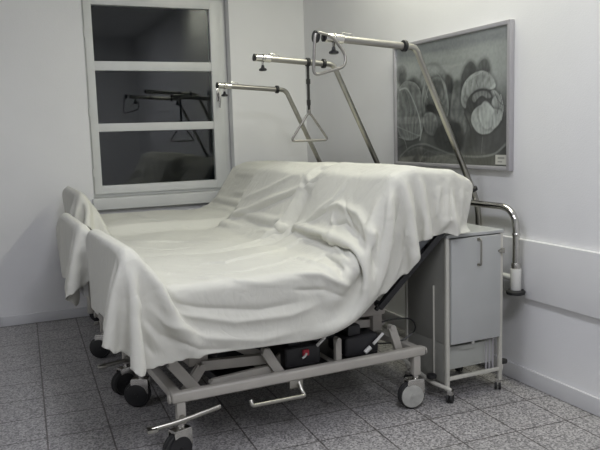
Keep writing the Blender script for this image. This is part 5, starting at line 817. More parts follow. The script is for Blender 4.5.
0,0,0,1,-1,0,0,0,0,-1,-3,-1,-1,8,1,0,1,0,25,0,1,-2,-7,4,4,-2,1,0,-1,1,0,-1,-1,0,0,0,0,-1,1,-1,1,0,0,0,1,0,1,0,0,0,1,-2,-2,-5,-13,-2,6,15,-2,-1,8,2,0,1,22,0,2,-3,-2,-9,-4,10,0,0,-5,-11,-3,-1,-1,-1,0,0,1,2,0,1,0,0,0,-1,1,1,0,0,1,0,0,0,-1,1,14,8,6,-1,0,0,-1,2,0,1,-3,8,9,5,3,-3,-6,-12,-3,-3,
5,10,3,2,0,0,0,0,0,-1,1,0,-1,1,0,1,-1,0,0,0,0,-1,0,1,3,5,5,-1,-8,-7,7,2,3,2,2,0,16,0,-1,2,4,3,1,0,-4,1,4,2,0,-1,1,0,-1,1,-1,0,-1,-1,1,-1,1,-1,1,0,0,0,0,1,0,1,0,-1,-7,-10,-1,8,1,2,1,3,2,2,25,-5,-5,1,2,-1,-1,-2,9,1,-4,-2,-2,0,-1,0,0,-1,0,0,0,0,0,0,0,1,-1,0,1,0,0,0,0,0,1,-1,-5,10,
1,-4,-2,1,4,2,3,1,14,0,0,0,1,1,-1,3,-5,3,0,-1,1,-1,0,0,0,0,0,-1,0,0,0,0,0,0,1,0,-1,1,0,1,0,0,-1,0,5,-5,-2,6,2,0,-2,2,2,3,13,1,-1,1,1,0,0,0,3,-3,1,0,-1,1,-1,0,0,-1,0,0,0,0,0,0,0,0,0,0,1,0,1,-1,0,0,1,0,0,-3,4,2,-2,1,1,0,1,2,14,-1,1,0,0,0,1,0,0,1,-1,1,0,-1,1,-1,0,0,-1,1,
-1,0,0,0,0,0,0,1,0,0,0,0,1,0,-1,1,-1,3,-2,1,1,0,-1,-1,-5,-7,13,1,-1,0,0,2,0,0,0,0,1,-1,1,0,-1,0,0,0,0,-1,0,0,0,0,0,0,0,0,0,1,0,0,0,1,0,0,0,-1,1,0,1,0,-4,-9,-11,-4,13,0,1,-2,1,1,0,0,1,0,0,0,0,0,0,0,-1,0,0,0,0,0,-1,0,0,0,1,0,0,0,0,1,0,0,0,0,1,0,0,0,0,-2,-10,-11,4,8,13,0,
-1,-1,0,2,0,1,0,0,0,1,-1,1,0,-1,0,0,0,0,-1,0,0,0,1,0,-1,0,1,0,0,0,0,0,1,0,0,0,0,1,0,-12,-10,8,11,9,13,-1,-2,-9,5,6,1,0,1,1,0,-1,1,-1,0,1,-1,0,0,-1,1,0,0,0,-1,0,0,1,-1,1,0,0,1,0,0,0,0,0,1,0,-11,-11,12,12,6,-3,13,0,-13,2,-4,8,7,1,-1,1,0,1,-1,0,0,0,1,-1,-1,1,0,-1,0,0,0,0,1,-1,1,-1,
1,1,-1,1,0,0,0,1,-1,-13,-5,16,10,1,-9,-5,12,-5,8,7,-10,-12,5,8,1,-1,0,1,0,1,0,-1,0,0,0,0,-1,1,-1,0,0,0,0,0,0,1,0,-1,1,0,0,1,0,0,-3,0,8,4,-3,-4,4,4,14,3,6,-2,5,-5,-5,-3,1,0,0,-2,0,-1,0,1,1,1,0,0,0,-1,1,-1,0,1,-1,1,-1,0,0,1,0,0,1,-1,1,0,4,5,0,-2,0,4,0,-5,12,2,-1,1,10,2,-2,-1,0,0,0,1,
1,0,0,0,-1,-1,1,-1,1,0,0,0,0,0,0,-1,1,0,0,0,0,-1,0,0,-1,1,0,2,0,0,0,-3,-2,-2,24,-1,0,4,-4,2,1,0,0,0,1,0,-1,1,0,0,0,0,0,0,-1,1,-1,1,0,-1,0,1,0,-1,0,0,0,1,0,0,1,-1,-1,-1,0,-2,0,0,-3,-3,26,0,0,-1,0,0,0,1,0,0,0,0,0,0,0,0,0,1,-1,1,0,-1,1,0,-1,0,1,-1,0,1,0,0,0,-1,0,1,0,0,0,-1,
0,0,-2,-5,-4,0,27,0,-1,0,-1,0,1,0,0,0,-1,0,1,0,0,0,0,0,1,-1,1,0,0,-1,1,0,-1,1,-1,0,0,0,0,1,0,0,0,0,-2,1,-1,-4,-10,-11,4,7,27,-1,0,-2,-7,3,4,2,1,0,0,0,0,-1,1,0,0,0,0,0,0,0,0,0,0,0,0,0,0,0,0,0,0,0,-1,0,1,0,0,-7,-8,-5,-1,4,-3,3,28,-1,-2,-3,6,-1,1,1,0,0,0,-1,0,1,-1,0,0,0,0,1,-1,1,
-1,1,0,0,0,-1,1,0,-1,0,0,0,1,0,-1,1,-1,0,0,-1,1,0,-7,-7,29,0,-3,-1,-1,4,0,0,0,0,0,1,-1,0,0,1,0,0,-1,0,1,-1,1,-1,0,0,0,1,-1,0,1,-1,0,0,0,1,0,-1,0,-2,-1,0,1,2,-2,-9,29,-1,0,-1,1,-1,1,1,0,0,-1,0,1,-1,1,-1,0,0,1,-1,0,1,-1,1,0,0,0,-1,1,-1,0,1,0,0,0,-1,1,0,-1,1,-1,0,0,-2,1,-1,28,0,0,0,
0,1,0,-1,0,0,1,-1,0,1,-1,0,0,0,0,1,-1,0,1,-1,0,0,0,0,0,0,0,0,0,0,0,1,-1,0,1,-1,0,1,-2,-2,0,1,29,0,-1,-1,0,0,1,1,0,-1,0,1,-1,0,0,1,0,0,0,-1,1,-1,0,1,-1,0,0,1,-1,1,0,-1,0,1,0,-1,0,1,-1,0,0,-1,-1,-1,0,1,29,-1,0,0,0,0,0,0,0,1,-1,0,1,-1,1,-1,0,0,0,1,-1,1,-1,0,1,0,0,-1,0,0,0,1,
0,-1,0,1,0,-1,0,0,0,-1,-2,0,0,0,29,-1,0,0,0,0,0,0,0,0,1,-1,0,0,0,0,0,0,0,0,1,-1,1,0,-1,0,0,0,1,-1,0,0,0,0,1,-1,0,1,-1,0,0,-1,0,0,1,1,28,0,0,-1,1,0,0,0,0,0,0,0,0,1,-1,0,1,0,0,-1,0,1,-1,0,0,0,0,0,0,0,0,0,0,0,0,0,1,-1,0,0,-1,-5,2,2,2,0,29,-1,-1,1,-1,1,-1,1,1,-1,0,0,0,0,
0,1,-1,0,0,1,-1,0,1,-1,1,0,0,0,-1,1,-1,0,0,1,-1,1,-1,1,0,-2,-1,2,-4,3,2,1,28,0,0,0,-9,1,3,0,-1,1,-1,1,0,0,1,0,0,1,0,0,1,-1,0,1,-1,0,0,0,0,-1,1,-1,0,-1,1,-1,1,-1,-2,3,-6,2,8,0,0,0,24,0,-3,-5,6,0,0,0,0,0,0,0,0,0,0,0,0,0,0,0,1,0,0,0,0,0,0,0,0,0,-1,1,0,0,0,0,0,0,0,-5,5,4,
1,1,-1,1,23,-1,0,1,1,-2,0,0,0,0,0,0,0,0,0,0,1,-1,1,0,-1,1,0,0,0,0,0,0,0,0,0,0,0,0,-1,1,0,0,0,1,2,2,0,0,1,0,23,0,0,1,0,0,-1,0,0,-1,0,0,0,0,0,0,-1,1,0,0,0,0,0,0,1,0,0,0,0,0,0,0,0,0,0,0,0,-1,1,2,2,0,1,0,0,0,22,1,1,1,0,-3,-4,-3,1,1,1,0,1,0,1,0,1,0,0,0,1,0,0,0,
0,0,0,-1,0,0,0,-1,-1,0,0,-1,0,1,4,4,1,0,-1,1,0,0,4230,0,0,0,0,0,16,24,28,24,9,4,23,29,19,9,20,27,29,28,29,29,29,28,29,29,28,29,28,29,28,29,28,24,28,29,24,28,29,28,28,0,0,0,0,0,0,0,0,0,0,0,-6,-2,0,2,4,0,-2,0,2,0,1,1,0,1,-1,0,-1,1,0,0,0,0,0,0,0,0,0,1,0,-1,1,0,0,1,-1,0,0,0,0,0,-6,0,0,0,0,9,
-6,-4,-2,2,4,0,0,0,1,1,1,0,0,0,0,0,0,0,0,0,0,0,0,0,0,0,1,-1,0,1,0,1,-1,0,0,0,0,0,0,0,-34,0,0,0,26,7,0,-5,-2,0,4,2,-1,-1,1,2,1,0,0,-1,1,0,0,0,0,0,0,0,0,0,0,0,0,1,0,0,0,0,1,-1,0,0,0,0,0,0,-11,0,0,0,0,6,7,-6,-3,-1,4,2,-1,0,1,0,1,1,-1,1,0,0,0,0,0,-1,1,0,0,0,1,-1,0,1,
0,-1,1,0,0,0,0,0,0,0,0,0,-22,0,0,12,-2,4,7,-1,-5,0,1,5,-3,1,0,2,1,0,0,0,0,-1,1,0,0,0,0,0,0,0,0,0,0,0,0,1,0,0,0,0,0,0,0,0,0,0,1,0,0,-6,-7,0,6,7,-6,-3,2,4,-1,-1,1,2,1,0,0,0,-1,1,0,0,0,0,0,0,0,0,0,0,0,1,0,0,0,0,0,0,-1,0,0,0,0,0,7,0,0,-7,-7,-5,2,7,0,-4,0,5,-1,-1,1,2,
1,0,0,0,0,0,0,0,-1,1,0,0,0,0,0,0,0,0,1,-1,1,0,0,0,-1,0,0,0,0,0,26,0,-13,-7,-9,-7,-2,5,6,-5,-1,3,0,1,0,1,2,-1,1,-1,1,0,0,-1,1,0,0,0,0,0,0,1,-1,1,-1,1,0,0,0,0,0,0,0,0,0,0,12,0,5,-5,-7,-10,-6,1,6,-1,-3,2,3,-1,1,2,0,1,-1,1,0,0,-1,1,0,0,0,-1,1,0,0,0,0,0,1,-1,1,0,0,-1,0,0,0,0,
0,0,3,0,7,6,-7,-7,-9,-5,4,4,-3,1,3,0,0,3,0,-1,1,0,-1,0,1,0,0,0,-1,1,0,0,0,0,0,1,-1,1,0,0,0,-1,1,0,0,0,0,0,-27,15,11,8,7,-6,-10,-7,-2,7,-2,-1,3,0,0,3,0,0,0,0,1,0,0,0,-1,0,1,0,0,0,0,0,1,-1,1,0,0,0,-1,0,2,0,0,0,0,0,-20,2,6,10,8,6,-6,-11,-5,1,3,0,3,0,1,1,0,1,0,-1,0,0,0,0,1,0,
0,0,0,0,0,0,0,1,0,-1,1,0,0,1,0,0,0,0,0,0,-22,0,2,6,9,8,6,-7,-8,-3,4,-1,2,1,0,1,0,0,0,2,0,0,0,0,0,0,0,0,0,0,0,1,-1,0,0,1,0,0,-1,2,0,0,0,0,0,0,-21,0,-1,1,4,8,9,5,-10,-2,0,1,1,1,1,1,0,1,0,0,0,0,0,1,0,0,0,1,-1,1,0,-1,1,0,0,1,-1,0,2,-1,1,0,0,0,0,0,-16,8,-9,-6,0,2,6,11,
8,-9,-6,3,4,2,0,1,0,1,0,0,0,0,0,0,0,0,0,0,1,-1,0,1,0,1,0,-1,1,3,-3,1,-1,0,0,0,0,0,-12,0,5,-5,-8,-3,-1,2,8,13,4,1,-3,0,0,0,0,-1,0,0,0,1,0,-1,0,1,0,0,-1,1,0,0,0,-1,0,1,0,-2,2,-1,0,0,0,0,0,0,-14,-1,-4,-3,2,1,2,6,9,4,4,-1,-2,-1,0,-1,0,0,0,0,0,-1,0,1,0,-1,0,0,1,-1,0,0,0,0,0,-1,
0,0,1,-1,-5,0,0,0,0,0,-10,-7,-5,5,5,7,9,8,-4,-4,1,-2,1,-1,0,-1,0,-1,0,0,0,0,0,-1,0,1,0,-1,0,0,0,-1,0,1,0,0,0,-1,-1,2,-4,0,0,0,0,0,-14,-8,9,10,10,6,-1,-13,5,-2,0,0,0,0,-1,1,-1,1,0,-1,0,0,0,0,0,-1,0,0,0,0,0,0,0,-1,0,0,0,0,0,-1,2,16,15,15,15,14,-11,7,10,7,1,-7,-14,7,1,1,0,0,0,-1,1,-1,1,-1,
0,-1,0,0,0,0,0,0,0,0,0,0,0,0,0,0,0,-1,0,0,0,1,4,0,-1,7,6,3,-1,12,3,-5,-10,-12,9,6,-2,2,-1,1,-1,1,0,-1,0,0,0,0,0,0,0,0,0,-1,0,0,0,0,0,0,0,-1,0,1,0,0,0,-2,4,6,-2,-5,4,9,11,-7,-9,-6,-8,10,9,1,-1,2,0,0,0,0,-1,0,0,0,-1,1,0,0,-1,0,0,1,0,-1,0,0,0,0,-1,1,0,0,-1,0,1,0,-1,6,7,-4,0,2,
-19,-3,-2,0,12,10,2,-1,3,0,1,-1,0,-1,0,0,0,-1,1,0,0,-1,1,0,0,-1,0,1,-1,0,0,0,0,0,0,-1,1,0,0,1,-1,1,6,1,3,-4,-18,-5,3,9,9,2,0,0,1,0,-1,1,0,1,-1,0,0,0,0,0,-1,1,0,-1,0,1,0,-1,1,-1,0,0,0,0,0,0,0,-1,0,0,2,-2,3,8,-1,-7,-22,10,11,4,-2,0,0,-1,-2,1,1,-1,1,-1,2,0,0,0,0,0,0,0,0,0,0,0,-1,1,
0,0,0,0,0,0,-1,1,0,0,0,0,-3,2,0,8,-6,-2,-3,6,-1,0,0,-1,-1,0,0,0,0,0,0,1,-1,1,0,0,0,0,0,0,0,0,0,0,0,0,0,0,0,-1,1,0,0,0,0,0,0,0,1,-1,1,-4,-1,1,1,0,1,-1,0,0,0,0,0,-1,0,1,0,-1,1,0,-1,1,0,-1,1,0,0,0,0,-1,1,0,0,0,0,0,0,0,1,-1,0,0,0,0,0,0,-1,-2,-1,0,2,0,-1,0,0,0,0,-1,0,1,
0,-1,0,1,0,-1,1,0,0,0,0,0,-1,1,0,0,0,0,-1,1,0,0,0,0,0,0,0,1,-1,-1,1,0,-1,-4,2,6,1,0,0,0,0,0,0,0,0,0,-1,1,0,0,0,0,0,0,0,0,0,0,0,0,0,0,0,0,0,0,0,0,0,0,0,0,0,0,0,0,0,0,0,2,-1,1,2,-1,1,-1,0,-1,1,0,0,-1,1,0,0,0,-1,1,0,0,-1,1,0,-1,1,0,0,0,0,0,0,0,0,0,0,0,0,0,0,0,
0,0,0,1,0,-1,1,0,1,1,-1,0,0,0,0,0,0,0,0,0,0,-1,1,0,0,-1,1,0,0,0,0,0,0,0,0,0,0,0,0,0,0,0,0,0,0,0,0,1,0,0,-1,1,-1,0,1,0,0,0,-1,1,-1,0,1,0,0,0,0,0,0,0,0,0,0,0,0,0,0,0,0,0,0,0,0,0,0,0,0,0,-1,1,0,-1,1,0,1,-1,0,-1,1,0,1,0,0,0,0,0,0,0,0,0,0,0,0,0,0,0,0,0,0,0,
0,0,0,0,0,0,0,0,0,0,0,0,0,0,1,-1,0,1,-1,1,-1,1,-1,0,-1,1,1,0,0,0,0,0,0,0,0,0,0,0,0,0,0,0,0,0,0,0,-1,1,0,0,0,0,0,0,0,0,0,0,0,0,0,0,0,0,1,-1,1,-1,0,0,0,0,1,0,0,0,0,0,0,0,0,0,0,0,0,0,0,0,-1,1,0,0,0,0,0,0,-1,1,0,0,0,0,0,0,0,0,0,0,0,0,0,0,0,0,0,-1,1,-1,1,-1,
0,0,1,0,0,0,0,0,0,0,0,0,0,0,0,0,0,-1,1,0,0,0,0,0,0,0,0,0,0,0,0,0,0,0,0,0,0,0,0,0,0,0,0,0,0,1,0,0,0,0,0,0,-1,1,0,0,-1,1,0,0,0,0,0,0,0,0,0,-1,1,0,0,-1,1,0,0,0,0,0,0,0,0,0,0,0,0,0,0,1,-1,1,1,-1,1,0,0,0,-1,0,1,0,0,-1,1,0,0,-1,1,0,0,0,0,0,0,0,0,0,0,0,0,0,
0,0,0,0,0,0,0,0,0,0,0,0,0,0,0,0,0,1,-1,1,-1,1,0,0,0,-1,0,1,0,0,-1,1,0,0,-1,1,0,0,-1,1,0,0,-1,1,0,0,0,0,0,0,0,0,0,0,0,0,0,0,0,-1,1,0,1,0,0,-1,1,0,0,0,0,0,0,0,0,-1,1,0,0,-1,1,0,0,-1,1,0,0,0,0,0,0,0,-1,1,0,0,0,0,0,0,0,0,0,0,0,0,0,1,1,-1,0,1,0,0,0,0,-1,1,0,-1,
0,1,0,0,-1,1,0,0,0,0,0,0,0,-1,1,0,0,-1,1,0,0,0,-1,1,0,0,0,0,0,0,-1,1,0,1,0,1,0,0,0,0,0,-1,1,0,-1,1,0,0,0,-1,1,0,0,0,-1,1,0,0,-1,1,0,0,0,0,0,0,0,-1,1,0,0,0,-1,1,-1,1,0,0,0,0,1,0,0,0,0,0,0,0,0,-1,1,0,0,0,-1,1,0,0,0,-1,1,0,0,-1,1,0,0,0,-1,1,0,0,-1,1,0,0,0,-1,1,-1,
1,-1,1,0,0,0,1,0,0,-1,1,0,-1,1,-1,1,0,0,-1,0,1,0,0,0,-1,1,0,0,0,0,0,0,0,-1,1,0,0,0,0,0,0,0,-1,1,0,0,0,0,-1,0,1,1,1,0,0,0,0,0,0,0,0,0,0,-1,1,0,0,0,0,0,0,0,0,0,-1,1,0,0,0,0,0,0,0,-1,1,0,0,-1,1,0,0,0,0,0,0,0,0,0,1,0,0,0,0,0,0,0,0,0,0,0,0,0,0,0,0,-1,1,0,0,-1,
1,0,0,0,-1,1,0,0,0,0,0,0,-1,1,0,0,-1,1,-1,1,-1,1,0,0,1,0,-1,1,0,0,0,0,0,0,-1,1,0,0,0,0,-1,1,0,0,0,0,0,0,0,-1,1,0,0,0,-1,1,0,0,0,0,0,-1,1,0,0,-1,1,-1,0,0,1,0,0,0,0,-1,1,-1,1,0,0,0,0,0,0,0,0,0,0,0,-1,1,0,0,-1,1,0,0,0,-1,1,0,0,0,0,0,0,0,0,0,0,0,0,0,0,0,1,0,0,-1,
0,1,-1,1,0,0,0,0,0,0,0,-1,1,0,0,0,0,0,0,0,0,0,0,0,-1,1,0,0,0,-1,1,0,0,0,0,-1,1,0,-1,0,1,0,1,0,0,0,0,0,0,0,0,0,0,0,0,0,0,0,0,0,0,-1,1,0,0,-1,1,0,0,0,0,0,0,0,0,0,0,0,0,0,0,0,0,0,0,0,-1,1,1,-1,1,0,0,-1,1,0,0,-1,1,0,0,0,-1,1,0,0,0,0,0,0,0,0,0,0,0,-1,1,0,0,0,
-1,1,0,0,0,0,0,0,0,0,0,0,0,-1,0,1,0,0,0,0,-1,0,1,0,0,0,0,0,0,0,0,0,-1,1,0,0,-1,1,0,0,-1,1,0,0,0,-1,1,0,0,0,-1,1,0,0,0,0,0,-1,1,0,1,0,-1,0,0,1,0,0,-1,1,0,0,0,-1,1,0,0,0,0,0,0,-1,1,0,0,-1,1,0,0,0,-1,1,0,0,0,-1,1,0,0,0,0,-1,0,1,0,0,0,0,1,0,0,0,0,0,0,0,0,0,0,0,
0,0,0,-1,1,0,0,0,0,0,0,0,0,0,0,-1,1,0,0,0,-1,1,0,0,-1,1,-1,1,0,0,0,1,1,0,0,0,0,0,-1,1,0,0,0,0,0,0,0,0,-1,1,0,0,-1,1,0,0,-1,1,0,0,-1,1,0,0,-1,0,1,0,0,-1,1,-1,1,0,0,0,0,0,0,0,0,1,0,0,0,0,0,0,0,0,-1,1,0,-1,1,0,0,-1,1,0,0,-1,1,0,0,-1,1,0,0,-1,1,0,0,-1,0,1,-1,0,0,0,
0,1,0,0,0,0,0,0,2,-1,1,0,0,-1,0,-1,1,0,-1,1,0,0,-1,1,0,0,0,0,0,0,0,0,0,-1,0,1,0,-1,0,0,0,0,0,0,0,0,1,0,1,0,0,0,0,2,-1,1,-1,-1,1,0,0,0,0,0,0,0,0,-1,1,0,0,0,-1,1,0,0,-1,1,0,0,0,-1,0,1,-1,1,0,-1,0,0,0,1,-1,0,1,0,1,0,1,-1,1,-1,0,-1,0,0,0,1,0,-1,1,0,-1,1,0,0,-1,0,1,0,
-1,0,1,0,-1,-1,0,1,0,0,1,0,0,1,1,0,-3,-3,2,1,1,0,2,0,-1,0,0,-2,1,1,-1,1,0,-1,0,1,0,-1,1,0,0,-1,1,0,0,-1,1,0,-2,-1,1,2,-1,1,-1,1,0,0,0,0,-6,-2,2,2,1,2,-1,1,2,-1,1,0,-1,-2,-2,1,0,2,0,2,0,0,0,0,-1,0,-1,1,0,0,-1,1,0,-1,2,1,-1,0,0,-1,1,-2,0,-1,0,-1,5,2,-8,-1,2,0,2,-1,1,1,-1,0,0,4,
1,-2,1,-3,-1,-1,0,-1,0,1,0,0,1,0,0,-1,1,0,0,1,-1,0,1,-1,1,-1,0,0,0,0,0,0,1,0,0,-6,0,2,0,0,1,0,0,1,-3,0,3,0,-1,0,0,-1,0,0,0,0,1,0,-1,0,0,1,0,0,0,0,0,0,0,0,0,1,0,1,-1,0,-2,1,-1,-1,4,0,-7,1,0,0,3,-1,0,0,-2,-3,-1,3,0,1,0,0,-1,2,-1,0,0,0,1,0,0,-1,0,-1,0,0,1,-1,0,0,0,0,-1,0,
0,0,3,-2,-7,-3,0,1,4,1,1,0,6,0,-4,0,3,-3,-4,-1,0,0,1,2,1,-1,1,0,0,0,-1,0,0,1,-1,1,0,-1,0,0,0,0,0,0,0,0,0,1,-5,1,7,3,-5,-3,-3,-2,1,0,0,-1,1,0,2,3,2,-2,-3,0,-1,-1,0,0,0,0,0,0,1,0,-1,0,1,0,0,0,0,1,-1,1,-1,0,1,-1,0,0,3,0,1,-2,-3,-1,-2,-2,-1,1,-4,2,3,-1,0,0,-1,-1,4,-1,1,-1,0,0,0,0,
0,0,-1,0,1,0,0,-1,0,1,0,-1,1,-1,1,0,-1,1,1,-1,0,0,-1,3,3,-2,-6,-2,-1,-1,0,-1,0,0,1,0,-1,2,-1,1,-1,1,0,0,0,-1,0,0,1,0,0,-1,0,1,0,-1,0,1,0,0,0,0,0,0,0,0,1,1,0,-4,-4,0,3,-1,-2,-2,-1,1,0,0,-1,1,0,0,1,-1,1,0,0,0,-1,1,0,0,0,0,-1,1,0,0,0,0,0,0,0,0,0,0,0,0,0,1,-1,0,0,-2,2,-2,0,0,
-2,0,-1,0,0,0,1,0,0,1,-1,1,0,0,-1,0,1,0,0,0,-1,0,1,0,0,-1,0,1,0,0,-1,1,0,0,0,0,0,0,0,0,0,0,-1,0,1,1,4,1,0,-1,0,0,0,1,1,-1,1,0,-1,0,1,0,0,0,-1,0,1,0,0,0,-1,1,0,0,0,0,0,0,0,0,1,-1,0,0,0,0,0,0,-1,1,4,4,0,0,-1,0,0,1,0,0,0,1,-1,0,1,0,0,-1,0,0,1,0,0,0,-1,0,1,0,0,0,
0,-1,1,0,0,0,0,0,0,0,1,-1,0,-1,1,4,4,-1,1,-1,-2,1,0,0,0,1,0,0,1,0,-1,0,0,1,0,0,0,0,-1,0,1,0,0,0,0,0,-1,1,0,0,0,0,0,1,-1,0,0,1,-1,0,0,8,0,1,-4,-9,-1,0,1,-1,-1,1,2,0,-1,0,1,0,0,0,-1,0,0,0,1,0,0,0,-1,0,0,0,1,0,0,0,0,0,0,0,1,0,-1,0,1,-1,9,-1,0,-5,-12,-11,0,-1,-1,1,1,-2,2,0,
1,0,-1,0,0,0,1,0,0,0,0,0,-1,0,1,0,0,0,0,0,0,0,0,0,0,0,0,0,1,0,-1,7,1,-1,-9,-13,-11,-2,0,1,1,-1,-4,1,1,1,0,0,1,0,-1,0,0,0,0,0,0,0,1,0,0,0,0,0,0,0,0,0,0,1,0,0,0,0,0,1,1,1,-3,-11,-9,-6,5,8,2,0,-2,1,3,-3,-2,1,0,0,0,0,1,0,-1,0,0,0,0,0,0,0,0,0,0,0,0,1,0,0,0,0,0,0,0,1,
0,0,-1,-4,-9,-6,1,9,9,8,3,-1,1,-1,0,1,-1,-2,0,1,-1,0,0,0,1,0,0,0,0,0,0,0,0,0,0,0,0,0,0,0,0,0,-1,1,0,0,0,0,1,-6,-1,5,3,3,3,2,1,0,0,-2,1,1,0,1,0,-2,1,0,0,0,0,0,0,0,0,0,-1,0,0,0,0,1,0,-1,0,0,0,0,1,-1,0,-1,0,-1,0,1,4,2,1,1,3,2,0,0,-1,1,0,1,0,0,0,0,0,0,0,0,0,0,0,-1,
0,0,1,0,0,0,0,-1,0,0,0,1,-1,0,0,0,0,0,0,-1,0,1,-1,0,4,7,3,0,0,0,0,0,0,0,1,0,-1,1,0,0,0,-1,0,0,0,1,0,0,-1,0,0,0,0,0,0,1,0,-1,1,-1,0,0,0,0,0,0,0,0,2,7,6,2,-1,-2,0,0,0,1,-3,0,2,0,1,0,0,-1,0,1,0,0,-1,0,0,0,1,0,-1,1,-1,1,0,-1,0,0,0,0,0,0,0,0,0,1,0,7,6,1,1,-2,2,-3,
0,0,2,0,2,-1,-2,0,0,-1,0,1,0,-1,0,0,1,0,0,-1,0,0,1,-1,1,-1,0,0,0,0,0,0,0,0,0,0,-1,0,-1,1,2,2,0,-2,4,6,1,0,-2,0,0,1,0,0,0,0,0,0,0,1,0,-1,0,0,0,1,0,0,-1,0,0,0,0,0,0,0,0,0,0,0,-1,0,1,0,0,-5,-2,0,2,7,-1,3,1,0,0,-2,1,0,0,0,0,1,-1,0,0,0,0,1,0,-1,0,0,0,0,1,0,-1,0,0,0,
0,0,0,0,-1,0,1,0,0,-1,1,0,-1,0,2,1,0,1,1,0,0,0,0,0,-1,0,0,0,1,-1,0,0,0,0,0,1,0,-1,0,0,0,0,1,-1,0,0,0,0,0,0,0,0,0,0,0,0,0,1,0,1,1,-1,0,0,1,0,0,0,-1,0,1,-1,0,0,0,1,0,-1,0,0,0,0,0,1,-1,0,0,0,0,1,-1,0,0,0,0,-1,1,0,0,0,-1,1,0,1,0,1,0,0,0,-1,1,0,-1,0,1,0,-1,1,-1,0,
0,0,0,1,0,0,-1,0,0,0,1,0,0,-1,0,0,1,-1,0,0,0,1,-1,0,0,0,0,0,0,0,2,1,-2,0,0,1,1,0,0,0,0,-1,1,-1,1,0,-1,0,0,0,0,0,1,0,-1,0,0,0,0,1,-1,0,0,1,-1,0,0,0,0,0,0,0,0,0,0,1,0,1,1,-1,0,0,1,0,0,-1,0,1,-1,1,-1,0,1,0,0,-1,0,0,0,0,1,0,0,0,-1,0,1,0,-1,0,1,-1,0,0,1,-1,0,0,0,0,
0,-1,3,-2,0,1,1,0,2,0,-1,0,-2,0,2,-1,1,0,-1,0,0,1,0,0,-1,0,0,0,0,0,1,0,0,-1,1,0,-1,1,0,-1,0,0,0,0,1,-1,1,3,0,0,-1,-1,-1,-1,3,-1,2,1,-3,0,-1,1,-1,0,1,-1,0,0,0,-1,1,0,0,0,0,0,-1,0,0,0,0,0,0,0,0,0,0,1,0,-1,0,1,-1,0,-1,1,0,-2,0,1,0,0,-3,-1,4,0,1,0,0,0,0,0,0,0,-1,1,0,0,-1,0,
0,0,1,-1,0,1,-1,0,1,-1,0,1,-1,0,0,1,-1,0,0,0,1,0,-3,0,0,0,0,-1,1,0,0,1,-1,1,0,0,0,0,0,0,0,0,0,-1,1,0,0,-1,0,1,-1,0,0,0,0,0,0,0,0,0,0,0,1,-1,1,0,1,-2,-1,-1,-1,0,-1,1,-1,1,0,0,1,-1,1,0,0,0,0,0,0,0,0,0,0,-1,0,1,-1,0,1,-1,1,-1,0,0,0,0,1,-1,0,0,0,1,-1,1,-1,0,-1,-1,0,0,-2,0,
1,2,0,0,1,1,-1,0,0,0,0,-1,1,-1,0,0,0,0,0,-1,1,-1,0,0,0,0,0,0,0,0,-1,1,0,0,0,0,1,-1,-1,0,1,-1,0,-1,581,0,0,0,0,0,9,9,8,8,8,8,6,3,-1,-3,-1,0,0,0,0,0,0,0,0,0,0,0,0,0,0,0,0,0,0,-1,-2,-1,-2,-1,-2,0,0,0,0,0,27,0,0,0,0,0,0,0,0,0,0,0,1,0,0,0,0,0,0,0,0,0,0,0,0,0,0,0,0,0,
0,0,0,0,0,0,1,-1,1,-1,0,0,0,0,0,0,17,0,0,0,0,9,1,0,0,0,0,0,0,1,0,1,0,0,0,-1,0,0,0,0,0,0,0,0,0,0,0,0,0,0,0,0,0,1,-1,0,1,0,0,0,0,0,16,0,0,0,11,0,0,0,0,1,0,0,0,0,0,0,0,0,0,1,0,0,0,0,0,0,0,0,0,0,0,0,0,0,0,0,-1,0,0,1,-1,0,0,0,0,0,25,0,0,0,1,1,-1,1,1,-1,0,0,
0,0,1,0,0,0,0,0,0,0,0,0,0,0,0,0,0,0,0,0,0,0,0,0,1,-1,1,-1,0,0,0,0,0,0,4,0,0,18,3,2,0,0,0,0,1,0,0,1,0,-1,1,0,0,0,0,0,0,0,0,0,0,0,0,0,0,0,0,0,-1,0,0,1,-1,0,1,0,0,0,0,0,20,0,0,2,2,2,1,0,0,1,-1,0,1,-1,1,0,0,0,0,0,0,0,0,0,0,0,0,0,0,0,0,0,0,0,1,0,-1,0,0,1,
-1,0,0,0,0,0,19,0,0,1,2,2,3,0,1,-1,1,0,-1,2,-1,1,0,0,0,0,0,0,0,0,0,0,0,0,0,0,0,0,0,0,-1,0,1,0,0,-1,0,0,0,0,0,0,-4,0,22,1,2,3,2,1,0,1,-1,0,1,-1,1,0,0,0,0,0,0,0,0,0,0,0,0,0,0,0,0,0,0,0,1,0,-1,0,0,0,1,0,0,0,0,0,19,0,0,0,1,1,3,3,0,1,0,1,-1,1,-1,1,0,0,0,0,0,0,
0,0,0,0,0,0,0,0,0,0,0,0,-1,1,0,0,0,0,-1,0,0,0,0,0,19,0,-1,0,0,2,3,2,3,-1,1,-1,1,-1,1,0,0,0,0,0,0,0,0,0,0,0,0,0,0,0,0,0,0,0,1,-1,1,-1,0,0,0,0,0,0,0,0,-4,22,0,1,0,0,1,4,3,1,0,1,-1,1,-1,1,0,0,0,0,0,0,0,0,0,0,0,0,0,0,0,0,0,0,0,0,0,0,0,-1,1,0,0,0,0,0,18,0,1,-1,
0,1,0,2,3,4,0,0,0,-1,1,0,0,1,-1,0,0,0,0,0,0,0,0,0,0,0,0,0,0,0,0,0,0,0,0,1,-2,0,0,0,0,0,18,-1,0,1,1,-1,1,1,3,3,2,0,0,0,0,1,0,-1,1,0,0,0,0,0,0,0,0,0,0,0,0,0,0,0,0,0,0,0,0,-1,0,0,0,0,0,0,18,0,0,-1,0,2,-1,0,2,3,4,1,0,-1,1,0,0,0,0,0,0,0,0,0,0,0,0,0,0,0,0,0,
